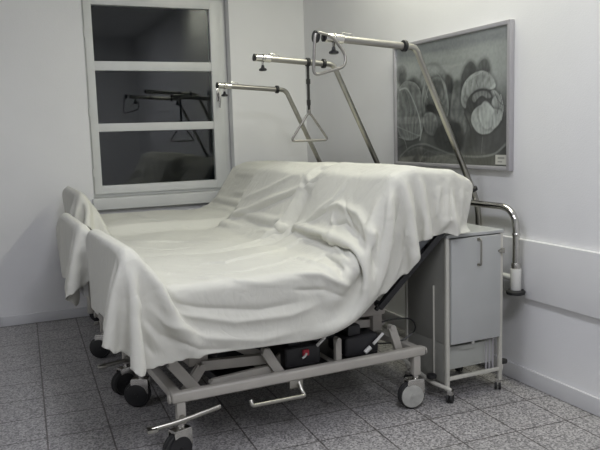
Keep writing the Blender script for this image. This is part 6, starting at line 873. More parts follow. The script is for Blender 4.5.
0,0,0,1,-1,0,-1,-1,0,0,0,0,0,0,21,-7,2,1,0,0,1,0,-1,4,8,6,-1,-5,-3,-1,0,0,0,0,0,0,0,0,0,0,0,0,0,0,0,0,0,0,0,0,3,-1,-10,0,0,0,0,0,0,0,25,-8,0,0,-1,-1,1,1,0,-7,-8,-3,-4,1,2,0,0,0,0,0,0,0,0,0,0,0,0,0,0,0,0,0,-1,0,0,-1,-2,1,5,-2,-5,0,0,0,0,0,7,10,-1,-2,1,1,0,-2,-9,-9,-8,-10,0,1,
0,0,0,0,1,0,0,0,0,0,0,0,0,0,0,0,-1,0,1,-1,0,0,-1,0,6,-4,-5,0,0,0,0,0,9,7,-2,2,0,-3,-10,-17,-13,3,-2,1,0,1,0,0,0,1,-1,0,0,0,0,0,0,0,0,0,0,0,0,0,0,0,-1,0,0,0,0,4,-4,0,0,0,0,0,15,0,2,-3,-9,-14,-15,-5,2,1,0,-1,1,0,0,0,0,-1,1,0,0,0,0,0,0,0,0,0,0,0,0,0,0,0,0,0,0,0,2,-1,2,-19,
-22,-21,-22,-25,18,-2,-7,-13,-13,-10,0,-1,3,-1,0,1,-1,0,0,0,1,0,-1,0,0,0,0,0,0,0,0,0,0,0,1,-1,0,0,0,0,0,0,1,4,5,0,1,6,8,5,18,-15,-18,-10,-4,4,-3,1,4,-1,-2,-1,2,-1,1,-1,0,0,0,0,0,0,0,0,0,0,0,0,0,0,0,0,0,0,0,0,0,0,-2,4,6,6,-2,-3,2,13,-15,-12,-1,3,6,-8,0,5,1,-4,-1,0,2,-1,2,-1,-1,0,0,0,0,0,0,0,
0,0,0,0,-1,0,0,1,-1,0,0,0,0,0,-1,0,5,8,5,-4,3,11,-16,9,10,-10,-18,-1,6,0,-7,0,2,2,0,0,2,-2,0,0,1,0,0,-1,0,0,0,0,-1,0,1,-1,0,-1,1,0,-1,0,0,-1,0,-2,1,7,9,0,6,11,17,-12,-23,-8,6,8,0,-2,2,-3,-1,-2,-4,2,1,-1,1,0,-1,0,0,1,0,0,-1,0,1,0,0,0,0,0,0,0,0,-1,0,0,-1,-3,-3,3,7,6,11,7,-17,-7,13,10,-3,-3,
0,4,4,0,-3,-5,-3,-2,-8,6,1,-1,0,0,0,0,0,1,1,0,0,1,1,1,1,0,0,0,1,0,0,1,1,-1,-11,-8,1,20,11,1,-16,15,0,0,-1,-3,1,4,0,1,0,0,0,-1,-1,-2,-2,0,0,0,0,0,1,0,1,1,1,-1,0,1,-1,1,-1,1,0,1,0,1,0,-1,2,-6,4,9,1,0,0,0,0,-2,1,-2,2,1,0,0,0,1,0,0,2,0,-1,1,-1,0,0,0,0,-1,0,-1,0,0,-1,0,0,0,0,0,
0,0,1,0,2,-1,1,2,3,4,0,1,1,-1,-1,0,-1,0,1,0,0,0,1,1,0,1,0,0,1,0,0,0,0,0,-1,0,-1,0,-1,0,0,-1,0,-1,1,0,0,0,1,0,4,-3,2,3,3,2,0,-7,0,0,-1,0,0,0,0,0,0,0,0,1,1,0,0,1,1,0,1,0,0,-1,0,0,-1,0,-1,0,-1,0,-1,0,0,-1,1,1,-1,1,1,0,1,3,1,-1,0,0,1,-1,0,-1,-1,1,0,0,0,0,0,0,1,0,1,1,
0,0,1,0,0,1,-1,0,0,-1,0,-1,0,-1,0,0,-1,0,0,0,1,0,0,0,1,1,1,0,1,-1,0,0,-1,0,0,0,0,0,-1,1,0,0,0,1,0,1,0,1,0,0,1,0,0,0,0,-1,0,-1,0,-1,0,-1,1,0,-1,0,1,0,-2,2,1,1,1,1,-1,1,0,1,-1,-1,0,0,0,0,0,-1,1,0,0,0,1,0,1,0,0,1,0,0,1,-1,0,1,-1,0,-1,0,-1,1,-2,1,0,0,-1,1,-3,4,0,1,1,0,
0,-1,0,-1,1,0,0,-1,1,0,-1,0,-1,0,1,0,0,0,0,1,1,0,0,1,0,0,0,0,0,0,-1,0,0,-1,1,-1,0,0,0,0,0,0,0,1,1,0,0,1,0,0,-1,0,0,1,-1,0,1,-1,0,0,0,0,0,0,1,0,0,1,0,0,0,0,1,-1,0,0,1,0,-1,0,0,-1,0,0,0,0,0,0,1,0,0,1,0,0,-1,0,0,0,0,0,1,0,-1,1,-1,0,-1,1,0,0,0,0,0,0,0,0,1,1,-1,1,
0,0,0,0,1,-1,0,0,0,0,0,-1,0,0,0,1,1,0,0,0,-1,0,0,0,0,1,0,0,0,-1,1,0,0,-1,0,0,-1,1,0,0,0,0,0,0,1,0,1,0,0,0,0,1,-1,0,0,0,0,0,-1,0,0,1,0,0,0,0,-2,0,1,0,0,1,1,0,0,-1,0,-1,0,1,-1,0,0,-1,0,0,0,1,-1,1,0,0,0,1,0,0,0,1,0,1,0,-1,0,0,0,-1,1,-1,1,0,0,-1,-3,1,0,0,1,0,1,0,
0,1,-1,1,-1,-1,1,-1,0,-1,0,0,0,-1,1,0,0,0,1,0,1,0,1,-1,1,0,0,1,-1,0,0,0,-1,1,-1,1,0,0,-2,0,0,0,1,1,0,0,0,0,1,-1,1,0,-2,0,0,0,-1,-1,1,0,-1,0,0,1,0,0,0,2,0,1,0,0,0,0,1,0,-1,0,0,0,0,-1,0,0,-3,0,0,1,0,1,1,1,0,0,0,0,0,-1,1,-1,-1,0,0,-1,-1,0,0,0,0,0,0,1,0,0,1,0,1,1,0,0,
0,0,1,-1,0,0,0,0,0,-1,-2,0,0,0,0,1,1,0,0,1,0,0,0,0,-1,1,-1,-1,0,0,-1,-1,0,-1,0,1,0,0,1,0,0,1,1,0,1,0,1,0,-1,0,0,0,0,0,0,-2,-2,0,0,0,0,1,0,1,0,0,0,1,0,0,0,0,-1,0,-1,0,-1,0,0,-1,0,-1,0,1,0,1,0,1,0,0,1,1,0,0,0,0,0,0,0,0,-1,0,-2,0,0,0,1,1,0,-1,1,0,1,0,0,0,1,-1,0,0,
-1,-1,0,-1,-1,1,-1,0,0,-1,1,0,1,0,0,2,0,0,0,0,1,0,0,0,0,0,0,-1,-1,0,-1,0,1,0,1,0,0,1,0,0,0,1,-1,0,0,-1,0,0,-1,0,0,-1,0,-1,0,0,0,0,0,1,0,0,1,1,0,1,-1,1,-1,1,0,0,0,-1,0,0,0,-1,0,1,0,0,0,0,0,1,0,0,0,0,0,0,0,-1,0,0,-1,-1,0,0,0,0,-1,0,1,-1,1,0,1,0,0,1,0,0,1,-1,1,0,-1,0,
1,-1,0,0,0,0,0,0,0,0,0,0,0,0,1,0,0,0,0,0,0,-1,0,0,-1,0,-1,0,0,0,0,0,0,1,-1,0,1,0,1,-1,1,1,0,-1,1,-1,2,-1,-1,0,0,1,0,0,0,-1,0,0,1,0,-1,1,0,0,0,0,0,0,-1,0,0,0,0,-1,0,0,-1,1,0,-1,0,1,0,0,0,0,0,0,1,0,0,-1,2,0,0,0,-1,0,0,0,-1,0,1,-1,0,0,1,-1,1,0,-1,1,0,0,0,0,0,-1,0,0,
0,0,-1,0,0,0,0,-1,1,-1,0,1,0,1,0,0,-1,1,2,0,0,-1,1,0,0,-1,0,0,-1,1,-1,0,0,0,0,0,1,0,0,0,0,0,0,1,-1,0,0,-1,1,-1,-1,0,0,0,-1,1,-1,0,1,0,0,1,0,-1,3,0,-1,1,-1,0,0,0,0,-1,0,-1,0,0,0,0,0,0,0,0,0,1,1,0,0,-1,1,0,-1,0,0,-1,1,-1,0,-1,0,-1,1,0,-1,1,0,0,0,1,2,0,1,-1,1,0,0,0,-1,-1,
0,-1,0,0,-1,0,0,1,0,0,1,0,0,0,1,1,-1,0,1,0,-1,0,-1,0,-1,0,-1,0,-1,0,0,1,0,0,0,-1,2,1,0,0,0,0,0,0,-1,0,-1,0,-1,0,0,0,0,-1,1,0,0,0,1,1,0,0,1,0,0,-1,0,0,0,-1,0,0,-1,-1,0,-1,1,0,0,0,0,0,2,0,0,0,1,0,0,0,-1,0,-1,0,0,-1,-1,0,0,0,0,0,1,0,1,0,0,1,0,1,0,0,0,0,-1,0,0,-1,0,-1,
-1,0,0,0,0,0,0,0,0,1,0,1,0,1,0,0,0,-1,0,-1,0,-1,0,0,-1,0,0,0,0,1,0,1,1,0,1,0,0,1,0,0,-1,0,-1,0,-1,0,-1,0,-1,0,0,0,0,-1,0,0,1,0,1,1,0,-1,0,0,0,0,-1,-1,0,-1,0,0,0,0,0,0,1,0,1,0,1,0,1,0,0,0,1,-1,0,-1,0,-1,0,-1,0,0,0,0,-1,0,-1,1,0,0,1,1,0,1,0,-1,-1,0,-1,1,-1,0,0,0,-1,0,
0,1,-1,1,0,1,0,1,0,1,0,0,0,1,-1,0,-1,0,-1,0,0,0,0,-1,0,-1,-1,0,0,2,2,-1,0,-2,0,1,0,0,0,0,0,-1,-1,0,0,0,0,0,0,0,1,0,1,0,1,0,0,1,0,0,0,0,0,-1,0,-1,2,-2,-1,1,-1,0,-2,0,1,4,3,1,0,2,0,0,0,0,0,-1,0,0,0,-1,0,0,0,-1,1,0,-1,1,0,1,-1,1,1,0,0,0,0,-1,0,0,-1,3,-4,-4,1,-1,-1,-1,6,0,
1,1,2,2,1,1,0,0,1,-1,1,0,0,-1,0,1,-1,0,0,0,0,0,0,0,0,0,3,6,3,1,0,1,0,1,-1,-1,0,-3,-4,-13,-3,-1,-1,-1,13,0,-1,-2,2,4,-2,-1,0,1,-1,2,-1,0,0,1,0,-1,1,0,-1,0,0,0,0,0,6,3,0,-5,-2,-1,1,-1,0,0,-1,-2,-11,-2,1,9,-4,-3,-1,0,13,-1,0,0,3,3,3,1,2,1,1,-1,0,-1,-1,-3,-5,-1,0,0,1,-1,0,0,0,-1,-7,-3,-3,-2,
-1,-1,-1,0,0,-1,3,4,12,10,-9,-4,-5,-2,-1,0,13,0,0,1,-1,-7,-3,-2,-3,-2,0,1,1,3,2,4,6,2,-1,1,-1,1,-1,0,0,0,0,-1,0,0,0,1,0,0,0,1,0,0,4,2,1,-11,-5,-3,-2,0,14,-1,0,4,7,-4,-4,-2,1,1,0,0,2,0,0,1,0,0,1,-1,0,0,0,0,-1,0,0,0,-1,0,-1,-1,1,1,3,4,4,1,-1,-10,2,1,-15,-4,0,0,19,-1,-1,3,2,6,0,-4,0,0,2,3,
-1,0,1,-1,1,0,0,0,0,0,0,0,0,0,0,0,0,0,0,0,0,0,0,0,-4,-6,-16,-3,2,3,6,-6,-4,2,29,-2,-1,-3,-6,4,4,3,0,0,1,-2,-1,-1,0,0,-1,0,1,0,0,0,0,-1,1,0,-1,0,1,-1,1,1,-1,0,-2,-4,-13,1,14,5,-4,-2,-4,-5,-4,-2,24,0,0,-1,-2,-5,-2,0,5,0,-7,-4,0,0,0,1,1,0,0,2,1,0,1,0,0,0,0,0,-1,0,-1,-1,0,-2,-1,0,13,7,-1,-4,
-1,-1,-2,-3,-5,-3,15,5,5,0,-2,0,1,1,-8,-1,4,3,1,1,0,-1,0,1,1,-1,0,1,-1,1,-1,0,0,0,0,0,0,0,-1,1,0,0,2,-7,0,3,1,0,-2,-4,-4,-4,25,0,0,0,-1,1,-1,-1,3,-2,0,0,0,0,0,1,0,0,0,0,0,0,0,0,0,0,0,0,0,0,-1,0,1,-1,0,0,-3,3,1,-4,-1,-1,2,-1,-3,-6,26,-1,0,1,0,-2,1,-1,-2,2,0,0,0,0,0,0,1,0,-1,1,0,0,
1,-1,1,-1,0,0,-1,0,1,0,-1,0,0,0,0,2,-3,-1,1,-1,0,0,-1,-2,25,1,0,-1,0,0,-1,0,0,0,0,0,0,1,0,0,-1,1,0,0,1,-1,0,0,0,0,0,0,0,0,0,-1,0,0,0,0,0,-2,2,-1,-1,1,0,1,2,2,26,-1,0,1,0,0,-1,0,0,-1,0,1,0,-1,0,0,1,-1,1,0,0,0,0,1,-1,1,0,-1,0,0,-1,0,0,0,0,0,0,0,-1,0,1,0,2,2,-1,-2,25,1,0,0,
0,-1,0,0,-1,1,0,-1,0,0,1,0,0,0,0,0,0,1,0,-1,1,-1,0,0,1,-1,0,0,0,0,0,-1,0,0,0,0,-1,2,2,0,0,0,26,0,0,1,0,-1,0,-1,0,0,0,0,0,0,-1,1,0,0,0,0,1,-1,0,1,0,0,0,0,-1,0,0,0,0,0,-1,1,0,0,-1,-1,2,2,0,0,-2,-6,26,0,1,2,-1,-2,-1,0,0,0,0,-1,0,1,0,0,-1,1,1,0,-1,1,0,0,-1,0,0,0,0,0,0,0,
0,-1,1,-1,0,0,0,0,2,1,0,-5,-8,-9,27,-2,4,0,0,-1,-2,-1,0,0,-1,1,0,-1,1,-1,1,0,0,0,0,0,0,0,1,0,0,0,0,0,0,-1,0,0,0,0,0,-1,-1,4,1,-2,-8,-9,-8,-2,25,3,-3,-7,8,3,-1,-3,1,-1,0,0,0,0,0,0,0,0,0,0,1,0,0,0,-1,1,-1,0,0,0,0,0,0,0,-1,1,-1,0,2,0,-5,-8,-6,-4,3,4,27,-4,-6,2,-7,8,4,2,-1,0,1,0,0,0,
0,0,0,0,-1,0,0,0,0,0,1,-1,1,0,0,-1,0,0,0,0,0,-1,1,0,-4,-5,-7,-5,1,5,3,4,26,-1,0,0,-10,-4,4,3,0,-1,-1,-1,0,0,-1,1,0,0,1,0,0,0,1,0,-1,1,0,-1,0,1,0,0,-1,1,1,0,1,1,-1,-7,0,2,1,1,2,1,18,0,-1,-7,6,-2,-1,0,-1,0,-1,0,-1,-1,1,-1,0,1,-1,1,0,1,0,0,1,-1,0,1,0,-1,0,0,0,-1,0,0,-1,0,1,2,2,1,
0,1,2,2,12,0,-1,2,-1,1,0,-1,0,0,0,-1,0,1,-1,0,0,-1,1,0,0,-1,0,1,0,0,0,0,0,0,0,0,0,0,-1,0,0,0,1,1,-1,1,3,4,1,1,12,0,0,-1,4,-2,-1,1,-1,0,0,1,0,-1,0,0,-1,0,0,-1,0,1,0,-1,0,1,0,0,0,1,-1,0,0,0,0,0,0,0,1,0,1,4,4,2,1,-2,11,0,0,3,8,-1,-6,-5,1,-1,0,0,-1,1,-1,0,1,0,-1,1,-1,0,0,0,
1,-1,1,-1,1,0,0,0,0,0,0,0,0,-1,1,8,4,1,0,-1,0,1,10,-1,5,4,-14,-15,6,5,0,0,1,-1,1,-1,0,0,-1,0,0,-1,1,-1,0,0,-1,1,-1,1,0,0,0,1,0,0,0,0,0,0,-2,2,5,2,1,-5,17,4,-3,0,-7,-4,-2,13,2,-1,1,1,0,0,0,0,1,0,0,-1,0,0,-1,0,-1,0,0,-1,0,0,0,0,1,0,0,1,0,0,0,1,0,-9,-4,1,2,14,8,12,-4,0,0,-5,3,4,
-1,1,0,1,0,1,1,0,0,0,-1,1,-1,-1,0,-1,0,0,-1,0,1,-1,0,0,1,-1,1,0,1,1,0,0,0,1,-3,1,5,8,-3,3,-4,0,0,0,0,1,0,1,1,0,1,0,0,1,0,0,0,-1,0,1,-1,0,-1,-1,0,0,-1,0,0,0,0,1,0,0,1,0,1,0,0,1,2,0,6,4,-1,0,-4,0,-1,0,1,0,1,0,0,1,0,1,1,0,0,0,1,0,0,-1,0,-1,0,-1,0,-1,0,0,0,0,0,0,1,0,
0,1,0,1,1,2,0,3,5,2,0,-1,-3,-1,0,0,0,0,0,0,1,0,1,1,0,0,1,1,0,0,0,-1,0,0,-1,0,-1,0,-1,1,-1,0,0,0,0,1,0,0,1,1,1,0,3,4,4,1,1,-1,-4,0,0,0,-1,1,0,0,0,1,0,0,1,1,0,0,1,0,0,1,-1,0,0,-1,0,0,-1,-1,0,0,0,0,0,1,0,1,0,0,0,1,1,5,-2,1,1,0,-4,0,-1,0,2,-1,0,0,0,0,0,1,0,1,1,0,
0,1,0,-1,1,0,-1,1,-1,-1,0,0,0,0,-1,1,0,-1,1,0,0,1,1,0,7,11,-1,-6,-9,0,-3,-1,0,-1,10,-3,-7,0,0,0,1,0,0,0,0,1,1,0,0,1,0,0,0,0,0,0,0,-1,-1,0,0,0,0,0,0,0,1,-1,2,9,3,-14,-11,7,9,-1,-4,-2,2,3,-21,2,4,-2,0,0,1,0,1,0,0,1,0,0,1,1,-1,1,1,-1,0,0,-1,0,0,0,0,-1,0,0,-1,0,0,0,-2,2,-6,1,19,3,
-1,2,-17,0,-2,-4,7,-2,0,1,-1,0,0,0,0,0,1,-1,0,1,0,0,1,-1,0,0,1,-1,1,0,0,-1,0,0,0,0,0,0,0,0,1,-6,5,11,3,1,2,0,-17,1,-1,1,1,-1,-1,-1,1,0,-1,0,0,0,0,0,1,-1,1,-1,1,0,0,1,-1,1,0,0,0,0,-1,0,0,0,0,0,0,0,0,3,4,4,2,2,1,1,-17,0,1,1,0,-1,-1,0,-1,0,0,1,-1,1,-1,0,0,0,0,1,-1,1,0,0,0,0,
0,0,0,0,1,0,-1,0,1,-1,0,-1,2,3,6,1,1,2,1,0,-17,0,1,2,0,-4,-4,-2,1,1,0,0,1,0,1,1,-1,1,0,0,0,0,1,-1,1,0,0,0,-1,0,-1,0,0,0,-1,0,-1,2,4,7,4,2,-1,1,1,0], [(5, 40), (5, 40), (4, 40), (3, 40), (3, 40), (2, 40), (2, 40), (2, 40), (1, 40), (1, 40), (1, 40), (0, 40), (0, 40), (0, 40), (0, 40), (0, 40), (0, 40), (0, 40), (0, 40), (0, 45), (0, 45), (0, 45), (0, 45), (0, 45), (0, 45), (0, 45), (0, 45), (0, 45), (0, 45), (0, 45), (0, 45), (0, 45), (0, 45), (0, 45), (0, 45), (0, 45), (0, 45), (0, 45), (0, 45), (0, 45), (0, 45), (0, 45), (0, 45), (0, 45), (0, 45), (0, 45), (0, 45), (0, 45), (0, 45), (0, 45), (0, 45), (0, 45), (0, 45), (0, 45), (0, 45), (0, 45), (0, 45), (0, 45), (0, 45), (0, 45), (0, 45), (0, 45), (0, 45), (0, 45), (0, 45), (0, 45), (0, 45), (0, 45), (0, 45), (0, 45), (0, 45), (0, 45), (0, 45), (0, 45), (0, 45), (0, 45), (0, 45), (0, 45), (0, 45), (0, 45), (0, 45), (0, 45), (0, 45), (0, 45), (0, 45), (0, 45), (0, 45), (0, 45), (0, 45), (0, 45), (0, 45), (0, 45), (0, 45), (0, 45), (0, 45), (0, 45), (0, 45)], [[18, 26, 2002, 4078, 1308, 1924, 4081, 1249, 1880, 4174, 1195, 1831, 4358, 1146, 1791, 4574, 1091, 1741, 4800, 1023, 1670, 4992, 958, 1580, 5054, 894, 1427, 4971, 851], [-14, 18, 1933, 4089, 1260, 1878, 4189, 1201, 1826, 4306, 1136, 1783, 4512, 1075, 1735, 4727, 1008, 1673, 4943, 944, 1569, 5017, 889], [14, 18, 1921, 4340, 1283, 1873, 4492, 1229, 1828, 4663, 1167, 1791, 4868, 1112, 1750, 5071, 1052], [10, 16, 821, 4987, 848, 868, 4692, 864, 945, 4588, 866, 1059, 4592, 857, 1172, 4564, 851, 1270, 4330, 856], [-8, 14, 759, 4613, 857, 852, 4449, 861, 956, 4361, 852, 1073, 4324, 850, 1198, 4300, 853]])
sheet('bed_sheet', 'crumpled white sheet hanging down over the front side of the nearest bed', 136, 74, [
491,0,0,0,0,0,0,0,0,0,0,0,0,0,0,0,0,0,0,0,0,0,0,0,0,0,0,0,0,0,0,0,0,0,0,0,0,0,0,0,0,0,0,0,0,0,0,0,0,0,0,0,0,0,0,0,0,0,-2,-3,0,1,0,0,-1,0,-2,-1,0,0,0,0,0,0,6,0,0,0,0,0,0,0,0,0,0,0,0,0,0,0,0,0,0,0,0,0,0,0,0,0,0,0,0,0,0,0,0,0,0,0,0,0,0,0,0,0,0,0,0,0,
0,0,0,0,-1,0,-1,-1,-1,0,-1,-1,0,1,0,-1,0,0,0,-1,2,-1,0,0,0,0,0,0,5,0,0,0,0,0,0,0,0,0,0,0,0,0,0,0,0,0,0,0,0,0,0,0,0,0,0,0,0,0,0,0,0,0,0,0,0,0,0,0,0,0,0,-1,-1,0,-1,-1,0,-1,0,0,0,0,0,0,0,0,0,1,-1,0,0,0,0,1,-2,1,0,0,0,0,0,0,-17,0,0,0,0,0,0,0,0,0,0,0,0,0,0,0,0,0,
0,0,0,-17,-17,-17,-9,6,17,20,21,17,4,-7,-17,-9,3,13,11,2,-6,-1,4,0,-1,0,0,0,0,0,0,0,0,-1,1,0,0,0,0,0,0,0,0,0,0,0,0,0,0,0,0,0,0,0,0,0,28,0,0,0,0,0,0,0,0,0,0,0,0,0,0,0,0,0,0,-4,-14,-1,1,-1,-3,-5,-2,0,-1,1,1,1,1,0,0,1,-3,0,0,1,-1,0,0,0,1,-1,0,0,0,0,0,0,0,0,0,0,0,0,0,0,1,0,-1,0,
0,0,1,-1,0,0,0,0,0,0,1,0,0,0,0,0,0,0,0,0,0,0,0,0,0,0,0,0,0,3,5,1,-1,1,-4,-4,-4,0,0,1,1,1,0,0,1,-1,0,-1,0,1,-1,0,-1,1,0,0,0,0,0,0,0,0,0,0,0,0,0,0,0,0,0,0,0,0,0,0,0,0,0,0,0,0,0,0,-38,0,0,0,0,0,0,0,0,0,0,0,0,0,0,0,14,16,8,0,6,4,-1,1,-1,-6,-3,-1,0,-1,2,1,0,1,1,-1,
-1,-2,2,0,-1,0,0,0,0,0,0,0,0,0,0,0,0,0,0,0,0,0,0,0,0,0,0,0,0,0,0,0,0,0,0,0,0,0,-24,0,0,0,0,0,0,0,0,0,0,0,0,0,0,14,-2,0,6,7,2,6,1,-1,0,-4,-5,-2,0,1,1,0,1,1,0,0,-2,0,0,0,0,0,0,0,0,0,0,0,0,0,0,0,0,0,0,0,0,0,1,0,-1,0,0,0,0,0,0,-1,0,0,0,0,0,0,-29,0,0,0,0,0,0,0,
0,0,0,0,0,0,16,1,2,-3,3,7,3,6,4,0,0,-3,-5,-3,0,0,1,1,0,1,0,0,-2,0,0,1,-1,0,1,-1,0,0,0,0,0,0,0,0,0,0,0,0,0,0,0,0,0,0,0,0,0,0,0,0,0,0,0,0,0,0,-15,0,0,0,0,0,0,0,0,0,0,0,0,7,-4,-1,2,1,-3,4,8,2,8,1,-1,-1,-5,-4,0,0,1,1,1,0,1,-2,-1,-1,2,0,-1,0,0,0,0,0,0,0,0,0,0,0,0,0,
0,0,0,0,0,0,0,0,0,0,0,0,0,0,0,0,0,0,0,0,12,0,0,0,0,0,0,0,0,0,0,0,-5,-7,-7,-4,-2,2,0,-1,5,8,4,5,0,0,-5,-4,-2,0,1,1,0,1,1,-2,-1,0,1,-1,0,0,0,0,0,0,0,0,0,0,0,0,0,0,0,0,0,0,0,0,0,0,0,0,0,0,0,0,0,0,0,0,0,0,32,0,0,0,0,0,0,0,0,0,-6,-9,-3,-6,-7,-7,-5,-2,2,-1,1,6,5,7,3,0,
-3,-6,-2,1,0,0,1,1,0,-1,-1,0,0,0,0,0,0,0,-1,1,0,0,0,0,0,0,0,0,0,0,0,0,0,0,1,-1,0,0,0,0,0,-1,0,0,0,0,0,0,15,0,0,0,0,0,0,0,0,-3,3,3,0,-3,-5,-6,-7,-6,-3,1,-1,2,8,6,6,0,-2,-4,-4,0,0,1,0,2,0,-2,-1,0,1,-1,0,0,0,0,1,-1,0,0,0,0,0,0,0,0,0,0,0,0,0,0,0,0,0,0,0,0,0,0,0,0,0,0,
0,0,11,0,0,0,0,0,0,0,0,-2,0,4,4,2,-2,-5,-7,-7,-7,-3,1,-1,4,8,7,3,-1,-5,-3,-1,0,0,2,0,0,-2,0,1,-1,0,0,0,0,0,0,0,0,0,0,0,0,0,0,0,0,0,0,0,0,0,0,0,0,0,0,-1,1,-1,0,0,0,0,0,0,26,0,0,0,0,0,0,0,-7,-3,-4,-3,1,5,3,0,-3,-7,-7,-8,-4,0,0,6,7,7,1,-4,-4,-1,-1,0,1,2,-1,-2,0,0,1,-1,0,0,0,0,
0,0,0,0,0,0,0,0,0,0,0,0,0,0,0,0,0,0,0,0,0,0,-1,1,0,0,0,0,0,0,16,0,0,0,0,0,0,-4,5,2,0,-2,-4,-3,3,4,1,-2,-6,-8,-8,-4,-1,1,9,8,3,-2,-5,-2,-1,0,2,1,-2,-1,0,0,0,0,0,0,0,0,0,0,0,0,0,0,0,0,0,0,0,0,0,0,0,1,-1,0,0,0,0,0,0,-1,0,0,0,0,0,0,16,0,0,0,0,0,-2,1,-2,0,3,3,0,-2,-3,-2,
3,3,0,-4,-8,-10,-5,-1,2,8,9,-1,-3,-3,-1,-2,3,1,-3,0,0,0,0,0,0,0,0,0,0,0,0,0,0,0,0,0,0,0,0,0,0,0,0,0,0,0,0,0,0,0,0,-1,0,0,0,0,0,0,-9,0,0,0,0,4,5,4,3,5,1,0,3,2,1,-1,-3,0,2,1,-3,-7,-8,-7,-2,7,7,4,-3,-3,-3,0,2,-1,-1,0,0,1,-1,0,0,0,0,0,0,0,0,0,0,0,0,0,0,0,0,0,0,0,0,0,0,0,
1,-1,0,0,-1,0,0,0,0,0,0,0,-12,0,0,0,3,-2,0,3,4,3,4,4,3,3,2,2,3,-2,-1,0,2,-1,-7,-9,-6,-2,6,8,-1,-4,-3,1,1,-1,0,-1,0,0,0,0,0,0,0,0,0,0,0,0,0,0,0,0,0,0,0,0,0,0,0,0,0,0,0,0,0,0,-1,0,0,0,0,0,0,0,2,0,0,0,-3,-1,-2,-3,-1,0,0,2,3,4,4,5,3,4,1,1,-1,0,1,-4,-8,-8,0,5,4,-4,-4,0,1,0,
-1,0,0,0,0,0,0,0,0,0,0,0,0,0,0,0,0,0,0,0,0,0,0,0,0,0,0,0,-1,1,0,0,-1,0,0,0,0,0,0,0,10,0,0,0,0,-2,-1,-1,-2,-2,-1,-1,-2,-1,0,1,2,5,5,4,4,1,-1,1,-1,-8,-8,-2,3,-3,0,0,1,-1,0,0,1,-1,0,0,1,-1,0,0,0,0,0,0,0,0,0,0,0,0,0,-1,1,0,0,0,0,0,0,0,0,0,1,3,0,0,0,0,0,0,20,0,0,-1,-1,0,
-1,-1,-1,0,-1,-2,-1,-1,-1,-2,-1,-2,0,1,2,5,4,2,0,2,0,1,-1,-1,0,-1,-2,-1,0,-1,-1,-1,0,0,-1,-1,0,0,-1,-1,0,0,-1,0,0,0,-1,0,0,0,-1,0,0,0,0,0,0,-1,1,1,5,1,0,0,0,0,0,0,20,0,-1,1,0,0,1,0,0,-1,0,0,1,-1,-1,0,0,-1,0,-1,0,0,0,1,2,0,1,-1,1,0,-1,0,1,0,0,0,0,0,0,0,-1,1,0,0,0,0,0,0,0,0,0,0,
0,0,0,1,0,0,0,0,0,0,1,1,-1,0,-4,2,0,0,0,0,0,0,13,0,0,0,0,1,-1,1,0,0,1,0,0,1,0,1,0,1,0,1,0,0,1,0,0,1,-1,2,1,0,-1,-1,-1,1,-1,0,0,0,0,0,1,-1,0,0,0,1,0,0,0,-1,1,0,0,0,0,-1,0,0,1,-1,0,1,-1,0,1,-1,0,-4,0,0,0,0,0,0,0,0,0,-1,1,-1,0,-1,1,1,-1,1,0,-1,1,-1,1,1,1,2,3,3,4,4,
2,1,4,-2,-6,-2,1,0,1,-1,1,0,0,1,0,0,0,1,0,0,0,0,0,0,0,1,-1,0,0,0,0,1,0,0,-1,1,0,0,0,0,0,1,-1,0,0,0,0,0,0,0,-11,0,-1,0,-2,-1,0,1,0,1,2,1,2,4,3,4,4,3,4,3,1,2,0,-1,1,1,-7,-4,2,1,0,1,-1,1,-1,1,0,0,-1,0,0,0,0,0,0,0,0,1,0,0,0,0,0,0,0,0,0,0,0,0,0,0,0,0,0,1,3,-1,0,0,
0,0,0,0,-18,0,1,0,2,3,2,3,3,3,3,4,3,3,3,3,0,1,0,0,0,-1,0,1,-2,-4,-2,0,-1,-1,0,0,1,-1,1,0,0,0,1,0,0,0,1,0,0,0,0,-1,0,1,0,0,0,0,1,-1,0,0,1,-1,0,0,0,0,0,-1,0,4,-11,-11,-8,-6,-2,2,-11,0,2,3,4,4,4,3,3,2,3,1,1,0,0,0,0,1,-1,0,1,-1,-1,1,-2,-3,-1,-2,-2,0,-1,1,-1,1,0,0,0,0,0,0,0,0,
-1,0,0,0,1,0,0,-1,0,0,1,0,-1,0,1,0,-1,1,0,-1,1,0,-1,1,0,2,5,0,-3,-4,-7,-8,1,0,5,5,3,2,2,0,1,1,-1,0,0,0,0,0,0,0,1,-1,-2,0,2,-2,-1,-2,-2,-2,-1,0,0,-1,1,-1,0,0,0,0,0,0,0,1,0,0,0,0,-1,1,0,0,0,0,-1,1,0,0,-1,1,0,-1,1,0,0,-1,1,-1,1,2,4,2,0,-1,-2,-5,25,0,-6,0,0,0,0,0,0,-1,1,0,1,0,
-1,0,1,-2,-1,-1,0,2,0,-2,-3,-2,-3,-2,1,1,1,0,0,0,0,0,0,0,0,0,0,-1,1,0,0,0,0,-1,1,0,0,0,0,0,0,0,0,0,0,0,0,0,-1,1,0,0,-1,0,4,4,0,1,0,0,19,0,0,0,-1,0,0,1,0,0,0,0,-1,1,0,0,-1,-1,-2,0,2,2,-2,-6,-5,-5,-2,4,3,2,2,0,-1,1,0,0,0,0,0,0,0,0,0,0,0,0,0,0,0,0,0,0,1,-1,0,0,0,0,0,0,
-1,0,1,-1,-1,1,0,-2,2,5,3,-2,1,1,25,0,0,-7,1,0,0,0,0,0,0,0,0,0,0,-2,-2,-1,1,2,2,-4,-9,-9,-6,3,10,4,7,-5,0,1,0,0,0,0,0,0,0,0,0,0,-1,1,0,0,0,1,-1,0,0,0,0,0,0,0,0,0,0,0,0,0,-1,-1,0,-1,0,0,-2,4,5,2,-1,0,19,0,0,0,0,0,0,0,-1,1,0,0,0,-1,-2,-2,-1,2,2,2,-5,-12,-10,-1,11,6,0,3,3,-1,-2,2,
